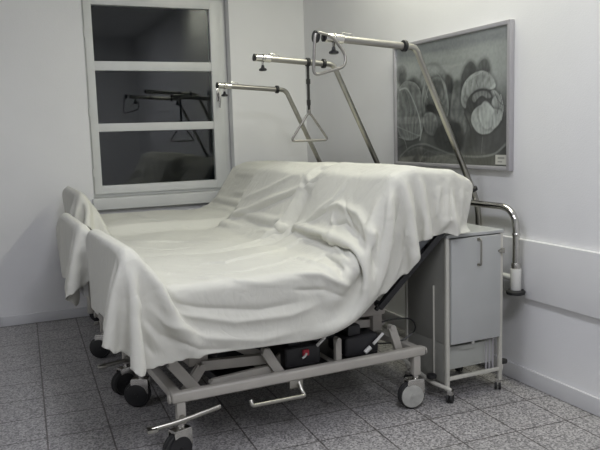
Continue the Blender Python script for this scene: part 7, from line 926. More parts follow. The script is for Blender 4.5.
-1,0,1,-1,0,0,0,1,0,0,0,-1,1,0,0,-1,0,1,0,0,-1,1,0,0,0,-1,0,0,0,0,1,-1,-2,-1,0,-1,-2,1,6,3,0,0,24,0,0,0,-7,1,0,0,1,0,-1,1,-1,-3,-1,0,2,1,1,-5,-12,-9,3,12,6,5,3,-4,-3,-1,1,0,0,0,0,1,0,0,0,-1,0,0,0,1,-1,0,0,0,1,-1,0,0,1,-1,0,0,0,0,0,0,0,-1,0,3,-2,-2,-1,-2,0,-4,3,7,2,-1,19,0,0,0,
0,0,0,0,0,0,0,-2,-2,-1,1,2,1,1,-6,-12,-6,8,12,5,-1,1,-4,1,-6,6,0,-2,3,-1,-1,0,0,0,0,0,0,1,0,-1,0,0,0,1,-1,0,0,1,-1,0,0,0,0,1,0,-1,1,0,-2,1,1,2,-2,0,-2,-2,-6,5,2,4,27,0,0,0,0,-8,0,0,0,-1,0,-2,-1,1,1,2,-1,-6,-9,-4,9,10,3,-2,1,-3,3,1,-1,0,0,-1,-1,1,0,0,0,0,0,0,0,-1,0,0,0,0,0,0,0,0,
0,0,0,0,0,0,0,0,0,1,-2,2,0,-2,2,1,0,0,0,-1,-2,-6,4,5,19,0,0,0,0,0,0,0,0,0,-3,0,2,1,1,-2,-6,-9,-1,10,7,2,-2,1,-2,1,0,0,1,1,-1,1,-1,0,0,0,0,0,0,0,0,0,0,0,0,0,0,-1,1,0,0,-1,1,0,0,0,0,-1,0,0,1,-1,1,0,1,-2,1,1,0,-1,0,-1,1,0,26,0,0,0,0,0,-7,0,0,-2,1,0,1,0,-2,-5,-6,2,7,5,1,-2,
2,-1,0,0,-1,1,1,-1,0,0,1,-1,0,0,0,0,0,0,0,0,0,0,0,0,1,0,-1,0,0,1,-1,0,0,1,0,0,0,0,0,0,-1,0,0,1,0,-1,0,1,0,0,0,0,20,0,0,0,0,0,0,0,-1,0,0,1,-1,-1,-4,-6,4,5,3,0,0,1,-1,0,0,0,0,0,0,0,1,-1,0,1,0,0,-1,0,0,0,0,1,0,0,0,0,-1,0,1,0,0,-1,0,1,0,-1,0,0,0,0,0,0,1,0,-1,0,0,0,
0,0,0,0,0,0,26,0,0,0,0,0,0,-7,0,0,0,1,-2,-4,-3,4,3,2,1,0,-1,0,0,0,0,0,1,-1,0,1,-1,1,-1,0,0,0,1,0,0,0,0,-1,0,0,0,0,1,0,-1,0,0,1,0,-1,0,0,1,0,0,0,0,-1,0,0,1,-1,0,0,1,-1,0,0,1,0,20,0,0,0,0,0,0,0,0,0,0,-2,-2,-2,2,3,1,1,-1,0,0,0,0,0,0,0,0,1,-1,0,0,0,1,0,-1,0,0,0,0,0,
0,0,0,1,0,0,-1,0,1,0,0,-1,0,1,0,0,-1,0,0,0,0,1,0,-1,0,0,1,0,-1,1,0,0,-1,1,20,0,0,0,0,0,0,0,0,0,0,-2,-2,2,2,0,1,-1,1,-1,1,-1,0,1,0,-1,0,0,1,-1,1,-1,0,0,1,0,-1,0,0,0,0,1,0,-1,0,0,0,1,-1,0,0,1,0,-1,0,0,0,0,0,0,0,0,0,1,-1,1,-1,0,0,0,0,0,0,0,20,0,0,0,0,0,0,0,0,0,-1,-2,
2,1,0,1,-1,1,-1,1,-1,1,-1,0,0,0,0,0,0,0,0,1,0,-1,0,0,1,0,0,0,0,-1,0,0,0,1,0,-1,0,1,0,-1,0,1,0,0,0,0,0,0,0,0,0,-1,1,-1,0,1,0,0,0,0,0,0,26,0,0,0,0,0,0,0,-6,0,-2,1,1,0,1,-1,0,0,0,0,1,-1,1,-1,0,0,0,0,0,1,-1,0,0,1,-1,0,0,0,0,0,0,0,0,1,0,-1,0,0,1,-1,0,0,1,-1,0,0,0,0,
0,0,0,0,0,1,-1,1,0,-1,0,0,0,0,0,0,22,0,0,0,0,0,0,0,0,-2,0,1,-1,1,-1,0,1,-1,1,-1,0,0,0,0,0,0,0,0,0,0,1,-1,0,0,1,0,0,0,0,0,0,0,0,-1,0,0,1,0,-1,0,1,0,-1,0,1,0,0,0,0,0,0,0,-1,0,1,-1,0,0,0,0,0,1,0,0,20,0,0,0,0,0,0,0,0,0,0,0,0,0,0,1,-1,1,-1,1,-1,1,-1,0,0,1,0,0,0,-1,
0,1,0,-1,0,0,0,0,0,0,0,0,0,0,1,0,-1,0,0,1,-1,0,1,0,-1,0,0,0,0,0,0,0,1,-1,0,0,1,0,0,0,0,-1,0,0,21,0,0,0,0,0,0,0,0,-1,0,0,1,-1,1,-1,1,-1,1,-1,0,0,0,1,-1,0,0,0,0,0,0,0,0,1,0,-1,0,0,0,0,0,1,0,0,-1,0,0,1,0,-1,0,1,-1,0,0,1,0,0,0,0,0,-1,0,1,0,0,-1,0,0,0,0,0,1,-1,20,0,
0,0,0,0,0,0,0,1,0,0,-1,1,-1,1,-1,0,0,0,1,-1,1,-1,1,-1,0,0,0,1,0,-1,0,0,0,1,0,0,0,0,0,-1,0,0,0,1,0,-1,0,1,0,-1,0,0,1,-1,0,0,0,0,0,1,0,-1,0,0,1,0,0,0,0,0,-1,1,22,0,0,0,0,0,0,0,0,-2,0,0,1,-1,1,-1,0,1,-1,1,-1,0,0,0,0,0,0,0,0,0,0,1,-1,0,0,0,0,0,0,0,0,0,1,0,0,-1,0,1,
0,-1,0,0,1,0,-1,0,0,0,0,0,0,0,0,1,-1,1,-1,0,0,0,0,0,1,-1,20,0,0,0,0,0,0,0,0,1,0,-1,0,1,-1,0,1,-1,1,-1,0,1,-1,0,0,0,0,0,0,0,0,0,1,0,0,0,0,0,0,0,0,0,-1,0,0,0,1,-1,0,0,1,0,-1,0,0,1,0,0,0,0,0,0,-1,0,1,-1,0,1,-1,0,0,1,-1,1,21,0,0,0,0,0,0,0,0,0,-1,1,0,-1,1,0,-1,1,-1,0,
0,0,0,0,0,0,1,-1,0,0,0,0,0,0,0,0,0,0,0,0,0,0,0,1,0,0,-1,0,1,0,-1,0,0,1,0,-1,0,0,0,0,0,0,1,-1,0,1,0,-1,1,0,0,-1,0,0,20,0,0,0,0,0,0,0,0,0,1,-1,0,0,0,0,1,-1,0,0,1,-1,0,1,-1,1,-1,1,0,0,0,0,-1,0,0,0,0,0,0,0,0,1,0,-1,0,0,1,0,-1,0,0,1,0,-1,0,0,0,0,0,0,0,0,0,1,-1,0,
0,0,0,0,0,0,1,-1,21,0,0,0,0,0,0,0,0,0,-1,1,0,0,-1,1,-1,0,1,0,-1,0,0,0,0,0,0,0,0,0,0,0,1,0,0,0,0,0,0,0,0,-1,0,0,1,0,-1,0,0,1,0,-1,0,0,0,1,0,0,0,0,0,0,-1,0,1,-1,1,0,0,0,0,0,-1,1,21,0,0,0,0,0,0,0,0,-1,1,-1,0,0,1,-1,0,1,-1,0,0,1,0,-1,1,-1,0,0,0,0,0,0,0,0,0,0,0,0,
0,0,0,0,1,0,-1,0,0,1,0,-1,0,0,1,0,0,-1,0,0,0,0,0,0,1,-1,0,1,-1,0,0,0,0,0,1,-1,21,0,0,0,0,0,0,0,0,0,0,0,0,0,-1,1,0,-1,0,0,1,-1,0,0,0,0,0,0,0,0,0,0,0,0,0,0,0,0,0,0,1,0,-1,0,0,1,0,-1,0,1,0,0,-1,0,0,0,0,0,0,0,0,0,0,1,-1,0,0,0,0,0,0,1,-1,0,20,0,0,0,0,0,0,0,0,1,
-1,1,-1,0,1,-1,0,0,1,0,-1,0,0,0,0,0,0,0,1,0,0,0,0,0,0,0,0,0,0,0,-1,0,0,0,1,-1,0,0,1,-1,0,0,0,1,0,0,0,0,0,0,0,-1,0,0,1,-1,1,0,0,0,0,-1,0,1,21,0,0,0,0,0,0,0,0,-1,1,-1,1,0,-1,0,1,0,-1,0,0,0,0,0,0,0,0,1,-1,0,0,0,0,0,0,0,0,0,0,0,0,0,1,0,-1,0,1,0,-1,0,1,0,0,-1,0,0,
0,0,0,0,0,1,0,-1,0,1,-1,0,0,0,0,0,1,-1,20,0,0,0,0,0,0,0,0,1,-1,1,-1,0,1,0,-1,0,0,0,1,0,0,0,-1,1,0,-1,0,0,0,0,0,0,0,0,0,0,0,0,1,0,-1,0,0,1,-1,0,0,1,-1,0,0,0,1,0,0,0,-1,0,0,0,0,1,-1,0,0,0,0,0,0,1,-1,0,21,0,0,0,0,0,0,0,0,0,0,0,0,0,-1,0,0,1,0,0,-1,0,0,0,0,-1,1,0,
0,0,0,0,0,0,0,0,1,0,0,0,-1,0,0,0,1,-1,0,1,0,-1,0,1,0,0,-1,0,0,0,1,0,0,-1,0,0,1,-1,1,0,0,0,0,-1,0,0,21,0,0,0,0,0,0,0,0,-1,1,-1,0,0,1,0,0,-1,0,0,0,0,0,0,0,1,-1,0,0,0,1,0,0,0,0,0,-1,0,0,0,0,0,1,0,-1,0,1,-1,0,0,1,-1,0,0,0,0,0,0,0,0,0,1,0,-1,0,1,-1,0,0,0,0,0,0,1,
21,0,0,0,0,0,0,0,0,0,0,0,0,0,-1,0,0,0,0,0,0,0,0,0,1,-1,0,0,1,0,-1,0,0,0,0,0,0,0,0,0,1,0,-1,0,0,1,-1,0,1,0,-1,0,1,0,0,0,0,0,0,0,-1,0,0,1,-1,0,0,0,0,0,1,0,0,-1,20,0,0,0,0,0,0,0,0,1,-1,0,0,1,0,0,0,0,0,0,0,0,0,-1,0,0,0,1,-1,0,0,0,0,0,0,1,0,0,0,0,-1,0,0,0,1,-1,
0,1,-1,0,0,1,-1,0,0,0,0,0,0,0,1,0,-1,0,1,-1,1,0,0,0,-1,0,0,0,21,0,0,0,0,0,0,0,0,0,0,0,0,-1,0,0,0,0,0,0,0,0,0,0,0,0,0,0,0,0,0,0,1,0,0,-1,0,0,0,0,0,0,1,0,-1,0,1,-1,0,1,0,-1,0,1,0,0,0,0,-1,0,0,0,1,-1,0,1,-1,0,0,0,0,0,0,0,21,0,0,0,0,0,0,0,0,-1,1,0,0,0,0,0,0,0,
0,0,-1,0,0,1,-1,1,0,-1,0,1,0,0,-1,0,0,0,0,0,0,0,1,0,-1,0,0,1,-1,0,1,-1,0,1,0,-1,0,0,0,0,1,0,-1,0,0,1,-1,0,0,1,0,0,0,0,-1,0,21,0,0,0,0,0,0,0,0,0,0,0,-1,0,0,0,0,0,0,0,1,-1,0,0,0,0,0,0,1,-1,0,0,0,0,0,1,0,0,0,0,-1,0,0,1,0,-1,1,0,-1,0,1,-1,0,0,0,0,0,0,0,0,1,0,-1,0,
1,-1,1,-1,0,0,0,0,0,0,21,0,0,0,0,0,0,0,0,0,-1,0,1,0,0,0,0,0,0,-1,0,1,0,-1,1,-1,0,1,-1,0,0,1,0,0,0,-1,0,0,0,0,0,1,0,-1,0,1,-1,0,1,0,-1,0,1,0,0,0,0,0,0,-1,0,0,1,-1,0,1,-1,0,1,0,0,-1,1,-1,21,0,0,0,0,0,0,0,0,0,0,0,0,0,0,-1,0,0,0,1,0,-1,0,1,-1,0,1,-1,0,0,1,-1,0,0,0,0,
0,0,1,0,0,-1,0,0,1,-1,0,1,-1,0,1,0,-1,0,0,0,0,0,0,1,-1,0,0,1,-1,0,0,1,-1,0,0,0,0,0,21,0,0,0,0,0,0,0,0,0,0,0,0,-1,0,1,0,0,0,-1,0,1,-1,0,1,0,-1,0,1,0,-1,0,1,0,0,0,0,0,-1,0,0,0,1,0,-1,1,0,-1,1,0,-1,0,1,0,0,0,0,-1,0,0,1,0,-1,0,1,-1,1,-1,1,0,-1,1,-1,0,22,0,0,0,0,0,0,0,
0,0,-1,0,-1,1,0,0,0,-1,0,1,-1,0,1,-1,0,0,0,1,-1,0,1,0,-1,0,0,0,0,0,0,1,0,0,-1,0,1,-1,0,1,-1,1,0,0,-1,0,0,0,0,1,0,-1,0,0,1,-1,0,1,-1,1,-1,0,1,-1,0,0,21,0,0,0,0,0,0,0,0,0,0,0,0,0,0,0,-1,1,0,-1,1,0,-1,1,0,0,0,-1,1,0,-1,0,1,0,0,0,0,0,0,-1,0,0,1,0,-1,1,0,-1,1,-1,0,1,0,0,
0,0,0,-1,0,1,0,-1,0,1,-1,0,1,-1,1,0,-1,0,0,0,22,0,0,0,0,0,0,0,0,-1,0,0,0,0,0,-1,1,0,-1,1,0,-1,1,-1,0,0,1,0,-1,1,0,0,-1,0,1,0,0,0,0,0,0,0,-1,0,1,-1,1,0,-1,1,0,-1,0,0,0,0,0,1,0,-1,0,1,-1,0,1,-1,0,1,-1,0,0,0,0,0,21,0,0,0,0,0,0,0,0,0,0,0,0,0,0,0,0,0,0,0,0,0,0,0,0,0,
-1,1,0,-1,1,0,0,0,-1,1,0,0,0,0,0,0,0,0,-1,1,-1,1,0,-1,1,0,0,0,0,0,0,-1,0,1,-1,0,1,-1,0,1,-1,0,1,-1,0,0,0,0,23,0,0,0,0,0,0,0,0,-1,0,-1,1,-1,0,0,0,0,0,0,0,0,0,0,-1,1,0,0,0,0,0,0,0,0,0,-1,0,0,0,0,0,1,0,0,0,-1,1,-1,1,0,-1,0,1,0,0,0,-1,1,0,-1,1,-1,0,1,-1,0,1,0,-1,1,0,-1,
0,0,21,0,0,0,0,0,0,0,0,1,-1,0,0,1,-1,1,-1,0,0,-1,0,0,0,1,0,0,0,0,0,0,0,0,0,0,1,0,0,0,-1,0,0,-1,0,1,0,0,0,0,-1,1,0,0,-1,0,0,0,1,0,-1,1,-1,1,-1,0,1,0,0,-1,1,-1,0,0,0,0,23,0,0,0,0,0,0,0,0,-1,0,0,0,-1,1,-1,1,-1,0,1,-1,0,0,-1,1,0,0,0,0,1,-1,1,0,0,-1,0,0,0,1,-1,0,-1,1,-1,
1,0,0,0,0,-1,1,0,0,0,0,0,0,-1,1,-1,1,-1,1,0,-1,0,0,1,-1,0,0,1,-1,0,22,0,0,0,0,0,0,0,0,0,-1,1,-1,1,-1,1,-1,0,1,-1,0,1,-2,2,-1,0,0,0,0,-3,-1,-1,0,1,0,0,0,0,0,2,1,1,0,1,-1,0,0,0,0,0,0,0,0,0,0,-1,0,1,-1,1,-1,1,-1,0,1,0,0,0,0,0,-1,0,1,0,23,0,0,0,0,0,0,0,0,0,0,-2,1,0,0,0,
0,0,-1,1,0,-1,1,-2,1,0,-1,-2,0,3,1,0,0,-1,0,1,0,0,0,-1,-1,1,0,0,0,0,0,0,0,0,-1,1,0,0,-1,1,0,0,0,0,0,-1,1,0,-1,0,0,0,0,0,1,-1,0,0,21,0,0,0,0,0,0,0,0,1,-1,0,1,0,0,0,0,0,0,-1,1,0,-1,-1,0,0,2,0,-1,-4,-1,0,0,1,0,0,0,1,2,1,1,0,0,-1,0,1,-1,0,0,0,0,-1,0,0,1,0,0,-1,1,-1,1,0,
-1,0,1,0,0,0,0,0,-1,0,0,0,23,0,0,0,0,0,0,0,0,0,0,-2,1,0,1,-1,0,0,0,-1,-2,-1,1,3,-3,-1,-2,1,1,3,1,0,1,-1,0,0,0,0,0,0,0,-1,0,0,1,-1,0,0,1,0,0,0,-1,0,0,0,-1,1,-1,1,-1,0,1,-1,0,1,0,0,0,-1,0,1,-1,1,21,0,0,0,0,0,0,0,0,0,1,-1,-1,2,0,0,-1,1,0,1,-1,0,0,-3,3,0,1,-1,1,0,0,0,-1,0,
1,-1,0,0,0,0,0,0,0,0,0,0,0,0,-1,0,0,0,0,0,0,0,0,0,0,-1,1,0,-1,1,0,-1,1,-1,0,1,0,-1,1,-1,22,0,0,0,0,0,0,0,0,0,1,-1,-4,2,2,1,0,-2,0,0,1,0,-4,-1,5,-1,0,2,-1,0,0,0,1,0,-1,1,0,-3,2,0,-1,-1,1,1,-1,0,0,0,0,0,0,0,1,-1,0,0,0,-1,1,0,-1,0,1,-1,0,1,-1,1,-1,0,-1,0,0,1,21,0,0,0,0,0,
0,0,0,0,0,0,-2,-1,2,1,2,-1,-1,-1,1,-1,2,-1,-10,-3,-2,1,3,3,4,3,0,0,0,0,-2,3,-1,0,0,2,-2,-1,0,0,0,0,0,0,0,0,0,0,0,0,0,1,-1,0,0,1,-1,1,0,0,1,-1,0,-1,0,-1,0,0,22,0,0,0,0,0,0,0,0,-2,1,1,-3,-6,2,4,2,2,0,-1,-1,2,-1,-2,0,1,0,0,-2,-1,-2,-1,0,2,3,0,0,2,-2,-2,2,-1,0,0,0,0,0,0,0,0,0,-1,
0,1,0,-1,1,-1,0,1,0,-1,0,0,0,1,0,1,0,-2,0,0,0,0,20,0,0,0,0,0,0,0,0,0,-1,2,0,-6,-7,3,5,5,1,0,-1,-1,2,-2,1,-2,4,-1,1,0,0,0,0,0,-2,0,0,0,-1,1,-1,0,0,0,0,-1,0,0,0,-1,0,1,0,-1,0,1,-1,1,0,-1,0,0,1,-1,1,-1,1,0,-1,1,-1,0,0,0,21,0,0,0,0,0,0,0,0,-2,1,0,1,-1,-8,-9,2,6,8,4,0,-2,-2,3,
-4,3,-2,1,1,0,0,-1,1,-1,0,0,2,-2,0,1,-1,0,0,-1,0,1,-1,0,0,0,0,-1,0,1,-1,0,0,0,0,0,0,1,-1,0,0,1,0,1,-1,-1,0,0,0,1,20,0,0,0,0,0,0,0,0,-2,0,1,0,1,-2,-8,-12,-2,7,9,8,3,-1,-1,1,-2,0,0,-1,1,0,0,0,0,1,-1,1,-1,1,-1,0,0,0,0,0,-1,1,-1,-1,1,-1,1,-1,0,0,0,0,0,0,0,1,-1,0,1,0,0,0,-1,1,0,
0,0,0,-1,20,0,0,0,0,0,0,0,0,-3,-1,3,1,-1,1,-2,-8,-13,-8,4,7,10,9,4,-2,-2,0,0,1,-1,0,1,0,1,-1,1,-1,1,-1,0,0,0,0,0,-1,1,-1,0,0,-1,1,-1,0,0,0,0,0,0,0,0,0,0,0,0,0,1,0,0,0,-1,0,1,-3,-6,18,0,0,0,0,0,0,0,0,-1,-2,1,3,0,-2,2,1,-7,-15,-13,-2,3,4,10,12,8,-1,0,-2,-1,0,-1,-1,-1,-1,0,0,0,0,0,0,0,
0,1,1,0,0,1,1,1,-1,1,1,0,0,0,0,-1,1,0,0,0,0,0,1,-1,-2,0,-1,-7,-4,-5,-3,-1,19,0,0,0,0,0,0,0,0,-2,-3,1,3,1,0,-4,1,4,-4,-13,-16,-8,0,-2,0,0,3,0,0,1,-1,0,0,0,0,0,1,-1,1,0,1,0,1,1,1,1,2,1,1,1,2,1,1,1,2,2,2,2,1,3,1,3,1,1,-3,-7,4,7,-1,1,-1,-1,0,0,18,0,0,0,0,0,0,0,0,-1,-3,-1,3,2,
-1,2,-4,-1,4,0,-7,-16,-13,-6,2,3,1,0,1,-1,0,0,0,-1,1,-1,-1,1,-1,0,-1,0,0,-1,0,-1,0,0,1,0,1,1,1,1,1,0,1,1,1,0,2,0,3,2,4,12,6,-1,0,3,1,0,0,0,18,0,0,0,0,0,0,0,0,0,-3,-4,2,4,1,-1,2,-4,-1,3,1,-1,-7,-9,-9,-7,-3,-2,-1,0,0,0,0,1,0,1,1,0,1,1,1,2,0,2,1,2,2,1,1,2,1,1,1,1,1,1,1,1,1,1,
0,2,0,2,3,2,-2,-3,0,0,-1,1,3,3,32,0,0,0,0,0,0,0,-15,0,-1,-5,0,4,2,-1,1,1,-2,-1,3,0,1,1,-1,-2,-3,-3,-2,0,0,0,0,0,1,0,1,1,1,1,1,0,2,0,1,0,0,1,0,0,0,0,0,0,0,0,0,1,0,0,1,-1,1,-1,-2,-3,-3,-1,0,1,0,-1,0,3,17,0,0,0,0,0,0,0,1,-1,1,-5,-4,4,4,-1,-1,3,0,-2,0,3,-2,5,0,1,-1,0,1,0,-1,0,
1,0,0,0,0,0,0,0,0,0,-1,0,0,0,0,0,-1,0,0,0,0,0,0,0,0,-1,-1,-1,-3,-2,-2,-1,0,0,1,0,0,0,0,1,-1,1,17,0,0,0,0,0,0,0,0,1,-1,-2,-6,1,4,3,-3,1,3,0,-3,2,0,-8,8,4,1,-1,-2,2,2,0,-1,1,-1,1,-1,0,0,0,0,0,0,0,-1,1,-1,-1,1,-1,0,-1,0,-1,-1,-1,-2,-2,-1,-1,0,0,0,-1,1,0,0,0,2,-1,1,-1,1,-1,17,0,0,0,
0,0,0,0,0,0,0,0,-5,-5,5,4,-1,-3,3,3,-1,-3,3,-4,-7,7,7,2,-3,-4,4,1,0,-1,1,0,0,0,0,-1,0,0,0,0,-1,-1,0,0,-1,-1,-1,-1,-1,-1,-1,0,0,0,0,0,0,0,0,0,-1,0,1,1,-1,1,0,1,-1,0,17,0,0,0,0,0,0,0,0,0,0,0,-3,-6,1,4,3,-3,-2,4,2,-2,0,1,-7,-4,6,6,3,-3,-4,3,0,1,-1,0,0,0,-1,1,-1,0,-1,-1,1,-1,-1,0,-1,0,
0,0,-1,0,0,0,0,0,0,0,0,0,-1,1,0,0,-1,1,1,1,0,-1,1,0,17,0,0,0,0,0,0,0,0,0,0,0,-1,-5,-4,5,4,-1,-4,0,5,1,-3,1,-3,-6,1,4,3,4,-5,0,1,-1,1,-1,1,-1,0,-1,1,-1,0,0,-1,0,1,-1,0,0,-1,0,0,0,0,0,0,0,0,0,-1,1,0,-1,1,0,0,0,0,1,0,0,0,0,17,0,0,0,0,0,0,0,0,0,0,0,0,-3,-6,0,5,3,-3,-3,2,4,
0,0,-1,-6,-4,4,2,1,2,-2,0,0,0,0,-1,1,0,0,-1,0,0,1,0,0,-1,0,0,0,0,0,0,0,-1,-1,0,0,0,0,1,-1,1,0,-1,0,0,0,2,0,0,1,-1,0,24,0,0,0,0,0,0,-10,2,0,0,1,0,-1,-5,-5,4,4,1,-5,-1,4,3,-1,1,-4,-5,1,2,1,2,-1,-1,0,0,0,0,0,0,0,0,1,0,-1,0,0,0,0,0,-1,0,0,0,0,1,-1,0,0,0,0,0,0,-1,1,0,-1,1,0,
0,0,1,0,0,0,4,0,0,0,0,0,0,6,4,3,0,-1,1,0,-3,-5,-2,5,3,-2,-5,2,4,0,1,0,-6,-2,3,0,1,-1,1,0,0,0,0,0,0,0,1,-1,0,0,0,0,0,0,-1,1,0,0,-1,0,0,0,0,0,0,0,-1,0,1,-1,0,1,-1,0,1,1,0,-1,1,0,-2,0,0,0,0,0,0,4,6,4,4,1,-1,1,0,-5,-5,2,4,2,-4,-4,4,3,0,0,-2,-5,3,1,-1,1,-1,1,-1,1,0,0,0,0,
0,0,0,0,0,0,0,0,0,0,-1,0,1,-1,0,0,0,0,-1,0,1,0,-1,0,0,0,0,0,0,1,0,1,-1,0,-1,0,0,0,0,0,0,-2,4,6,5,3,2,-1,1,-1,-5,-4,3,4,0,-6,0,5,0,2,-2,-4,-1,2,0,0,0,0,0,0,1,-1,1,0,-1,1,0,0,0,0,0,-1,1,-1,1,-1,0,0,-1,1,-1,0,1,-1,0,0,0,0,0,0,0,1,0,0,0,0,0,-2,7,0,0,0,0,0,0,-5,-5,1,6,7,
4,1,0,0,-2,-5,-1,4,3,-3,-7,5,2,2,0,-2,-2,0,0,0,1,-1,1,-1,0,0,0,0,1,-1,0,0,0,0,0,0,0,0,0,0,0,0,0,0,0,-1,0,1,-1,0,0,0,0,-1,1,0,0,-1,-3,-1,-1,-2,14,0,0,0,0,0,0,-4,-6,-5,-2,5,6,6,2,1,0,-3,-5,0,3,2,-4,-4,7,-2,3,-2,-3,0,1,0,-1,1,0,0,0,0,0,0,0,0,0,0,0,0,0,1,-1,1,-1,0,-1,1,0,-1,0,1,
-1,0,1,-1,0,0,0,0,0,-1,-2,2,6,1,1,-1,18,0,0,0,0,0,0,-1,-4,-5,-6,-5,3,7,6,2,1,-1,-2,-5,2,4,-1,-6,0,4,1,1,-2,-1,0,0,0,0,-1,1,0,0,0,0,0,0,0,1,0,-1,0,0,0,0,0,0,0,-1,1,0,0,-1,1,-1,0,1,0,-1,0,0,0,-7,-7,-1,9,7,-1,4,13,0,0,0,0,0,0,3,2,-2,-5,-6,-6,-1,6,7,4,2,-1,-3,-4,2,3,-2,-4,3,0,1,-1,-1,
0,-1,1,0,0,0,-1,1,0,0,0,0,0,0,0,1,-1,0,0,0,0,0,0,0,-1,0,0,1,-1,0,0,0,0,0,0,0,-5,-8,3,2,-5,3,11,1,3,0,0,0,0,0,0,5,6,3,1,-3,-5,-7,-4,3,6,6,2,0,-2,-4,3,0,-2,-1,0,1,0,-1,0,0,0,-1,1,0,0,0,-1,1,0,0,0,0,0,-1,1,0,0,0,0,0,0,0,0,0,0,-1,1,0,-1,0,0,0,-1,-1,-10,8,8,6,-4,-5,-4,4,-8,0,
0,0,0,0,0,4,6,7,6,3,-1,-3,-7,-5,-1,5,6,4,0,-2,-2,3,-2,-3,1,-1,0,0,-1,1,-1,1,0,-1,1,0,0,0,-1,1,0,-1,0,1,0,0,0,-1,1,0,0,0,0,0,0,0,-1,0,1,-1,0,0,-3,-5,9,7,3,-2,2,-1,-3,-4,-11,0,0,0,0,0,0,0,1,7,6,7,6,2,-1,-4,-6,-5,2,6,5,1,-2,-1,1,-1,-2,0,0,-1,0,0,0,0,-1,1,0,-1,1,0,0,-1,1,0,0,0,0,0,
0,0,0,0,0,0,-1,0,0,0,1,0,0,0,0,0,3,2,3,2,-1,-2,0,0,1,1,3,0,0,0,0,0,0,0,-5,-6,1,6,5,7,5,2,-1,-5,-5,-2,3,6,2,-1,0,-2,-2,-1,-1,1,0,0,0,0,0,0,0,0,0,0,0,1,-1,0,1,0,0,-1,1,1,-1,1,1,0,1,1,0,1,0,0,0,1,0,0,0,2,0,-1,-1,1,0,1,0,0,17,0,0,0,0,0,0,0,-4,-5,-6,-6,0,3,7,5,5,3,-2,-5,
-4,0,4,3,0,0,1,0,0,0,1,-1,1,0,0,0,0,0,0,0,1,-1,1,0,-1,1,0,1,0,0,0,0,0,0,1,-1,1,-1,0,1,-1,0,0,0,-1,0,0,0,0,0,0,0,0,1,20,0,0,0,0,0,0,0,0,-1,-3,-4,-5,-5,-3,2,4,6,5,2,0,-3,-2,1,3,2,1,0,0,0,-1,1,-1,0,1,-1,0,1,-1,0,-1,1,0,0,0,0,0,0,0,0,0,0,0,0,0,0,0,0,0,-1,1,0,0,0,0,0,
0,-1,0,0,1,0,0,-1,15,0,0,0,0,0,0,0,3,2,1,-1,-1,-2,-4,-4,-3,-2,2,5,4,2,1,0,0,2,1,1,0,-1,0,-1,0,0,-1,1,-1,0,0,0,0,0,-1,1,0,-1,1,0,0,0,0,0,0,0,0,0,0,1,-1,1,0,-1,0,0,0,0,0,0,-3,-6,2,6,0,1,3,0,0,0,0,0,0,0,4,3,3,4,2,1,0,-1,-1,-2,-2,-3,0,2,2,3,1,1,0,0,-1,0,1,0,0,-1,1,-1,1,-1,
0,0,0,0,0,0,0,0,-1,0,0,0,1,0,0,0,0,0,0,0,0,0,0,0,0,0,0,-1,0,-1,-5,4,1,-2,4,0,-1,0,0,0,0,0,0,0,-2,1,2,3,4,4,4,3,1,1,0,0,-1,0,0,0,1,1,1,-1,1,-1,-1,0,0,0,-1,1,-1,0,1,-1,0,0,0,-1,1,0,0,0,0,0,0,0,0,0,0,1,-1,0,1,-1,0,1,0,0,-1,0,-4,-1,6,-1,1,1,-1,1,12,0,0,0,0,0,0,0,-1,-2,
-1,-2,-2,-1,0,2,2,4,3,4,1,1,0,-1,1,0,0,0,0,0,0,0,0,0,0,-1,0,1,-1,0,0,0,0,0,-1,1,0,0,0,0,0,0,-1,1,0,0,1,-1,0,1,0,0,0,0,0,0,1,-1,-2,2,0,0,0,1,20,0,0,0,0,0,0,0,0,0,-1,-1,-1,-1,0,-2,-1,-1,-1,-1,2,1,3,3,2,1,1,0,-2,0,0,0,-1,0,0,0,0,0,0,0,0,-1,1,0,0,0,0,0,0,0,0,0,1,0,0,0,
0,0,0,0,0,0,0,0,0,-1,-1,-1,1,2,-1,0,1,-1,16,0,0,0,0,0,0,0,1,1,0,1,1,0,0,0,1,-1,0,1,-1,0,0,0,0,1,0,0,0,0,0,-1,1,0,0,0,0,-1,0,0,1,0,-1,0,1,-1,0,0,1,0,0,0,0,0,-1,0,0,1,0,-1,0,0,0,0,0,0,0,0,1,-1,1,0,-1,1,4,0,0,0,0,0,0,0,1,2,2,1,0,2,1,1,0,1,1,-1,1,0,1,3,1,1,0,0,
0,0,-1,0,0,0,0,-1,0,0,1,0,-1,0,1,0,-1,1,0,0,-1,0,0,0,0,0,1,0,0,0,-1,1,0,0,0,0,0,-1,1,0,-1,0,0,0,1,0,1,0,0,0,0,0,0,0,0,0,1,0,2,1,0,2,2,1,2,3,1,4,0,0,1,-1,1,-1,0,0,0,1,-1,0,0,1,0,0,-1,0,0,1,-1,0,1,-1,0,0,1,0,0,0,0,0,0,-1,0,0,1,0,-1,0,0,0,0,1,-1,0,0,0,0,0,0,0,
13,0,0,0,0,0,0,0,0,0,0,2,0,1,1,1,0,2,0,0,1,-1,1,-1,0,2,-1,0,0,0,0,-1,1,-1,0,0,0,0,0,1,0,-1,0,1,-1,0,1,0,-1,0,1,0,0,-1,0,1,0,0,0,-1,1,0,0,0,0,-1,0,0,0,0,0,0,1,0,20,0,0,0,0,0,0,0,0,1,0,-1,1,-1,1,-1,0,0,0,0,0,0,0,1,0,-1,1,0,0,-1,0,0,0,0,0,0,0,0,0,0,0,0,1,-1,0,1,
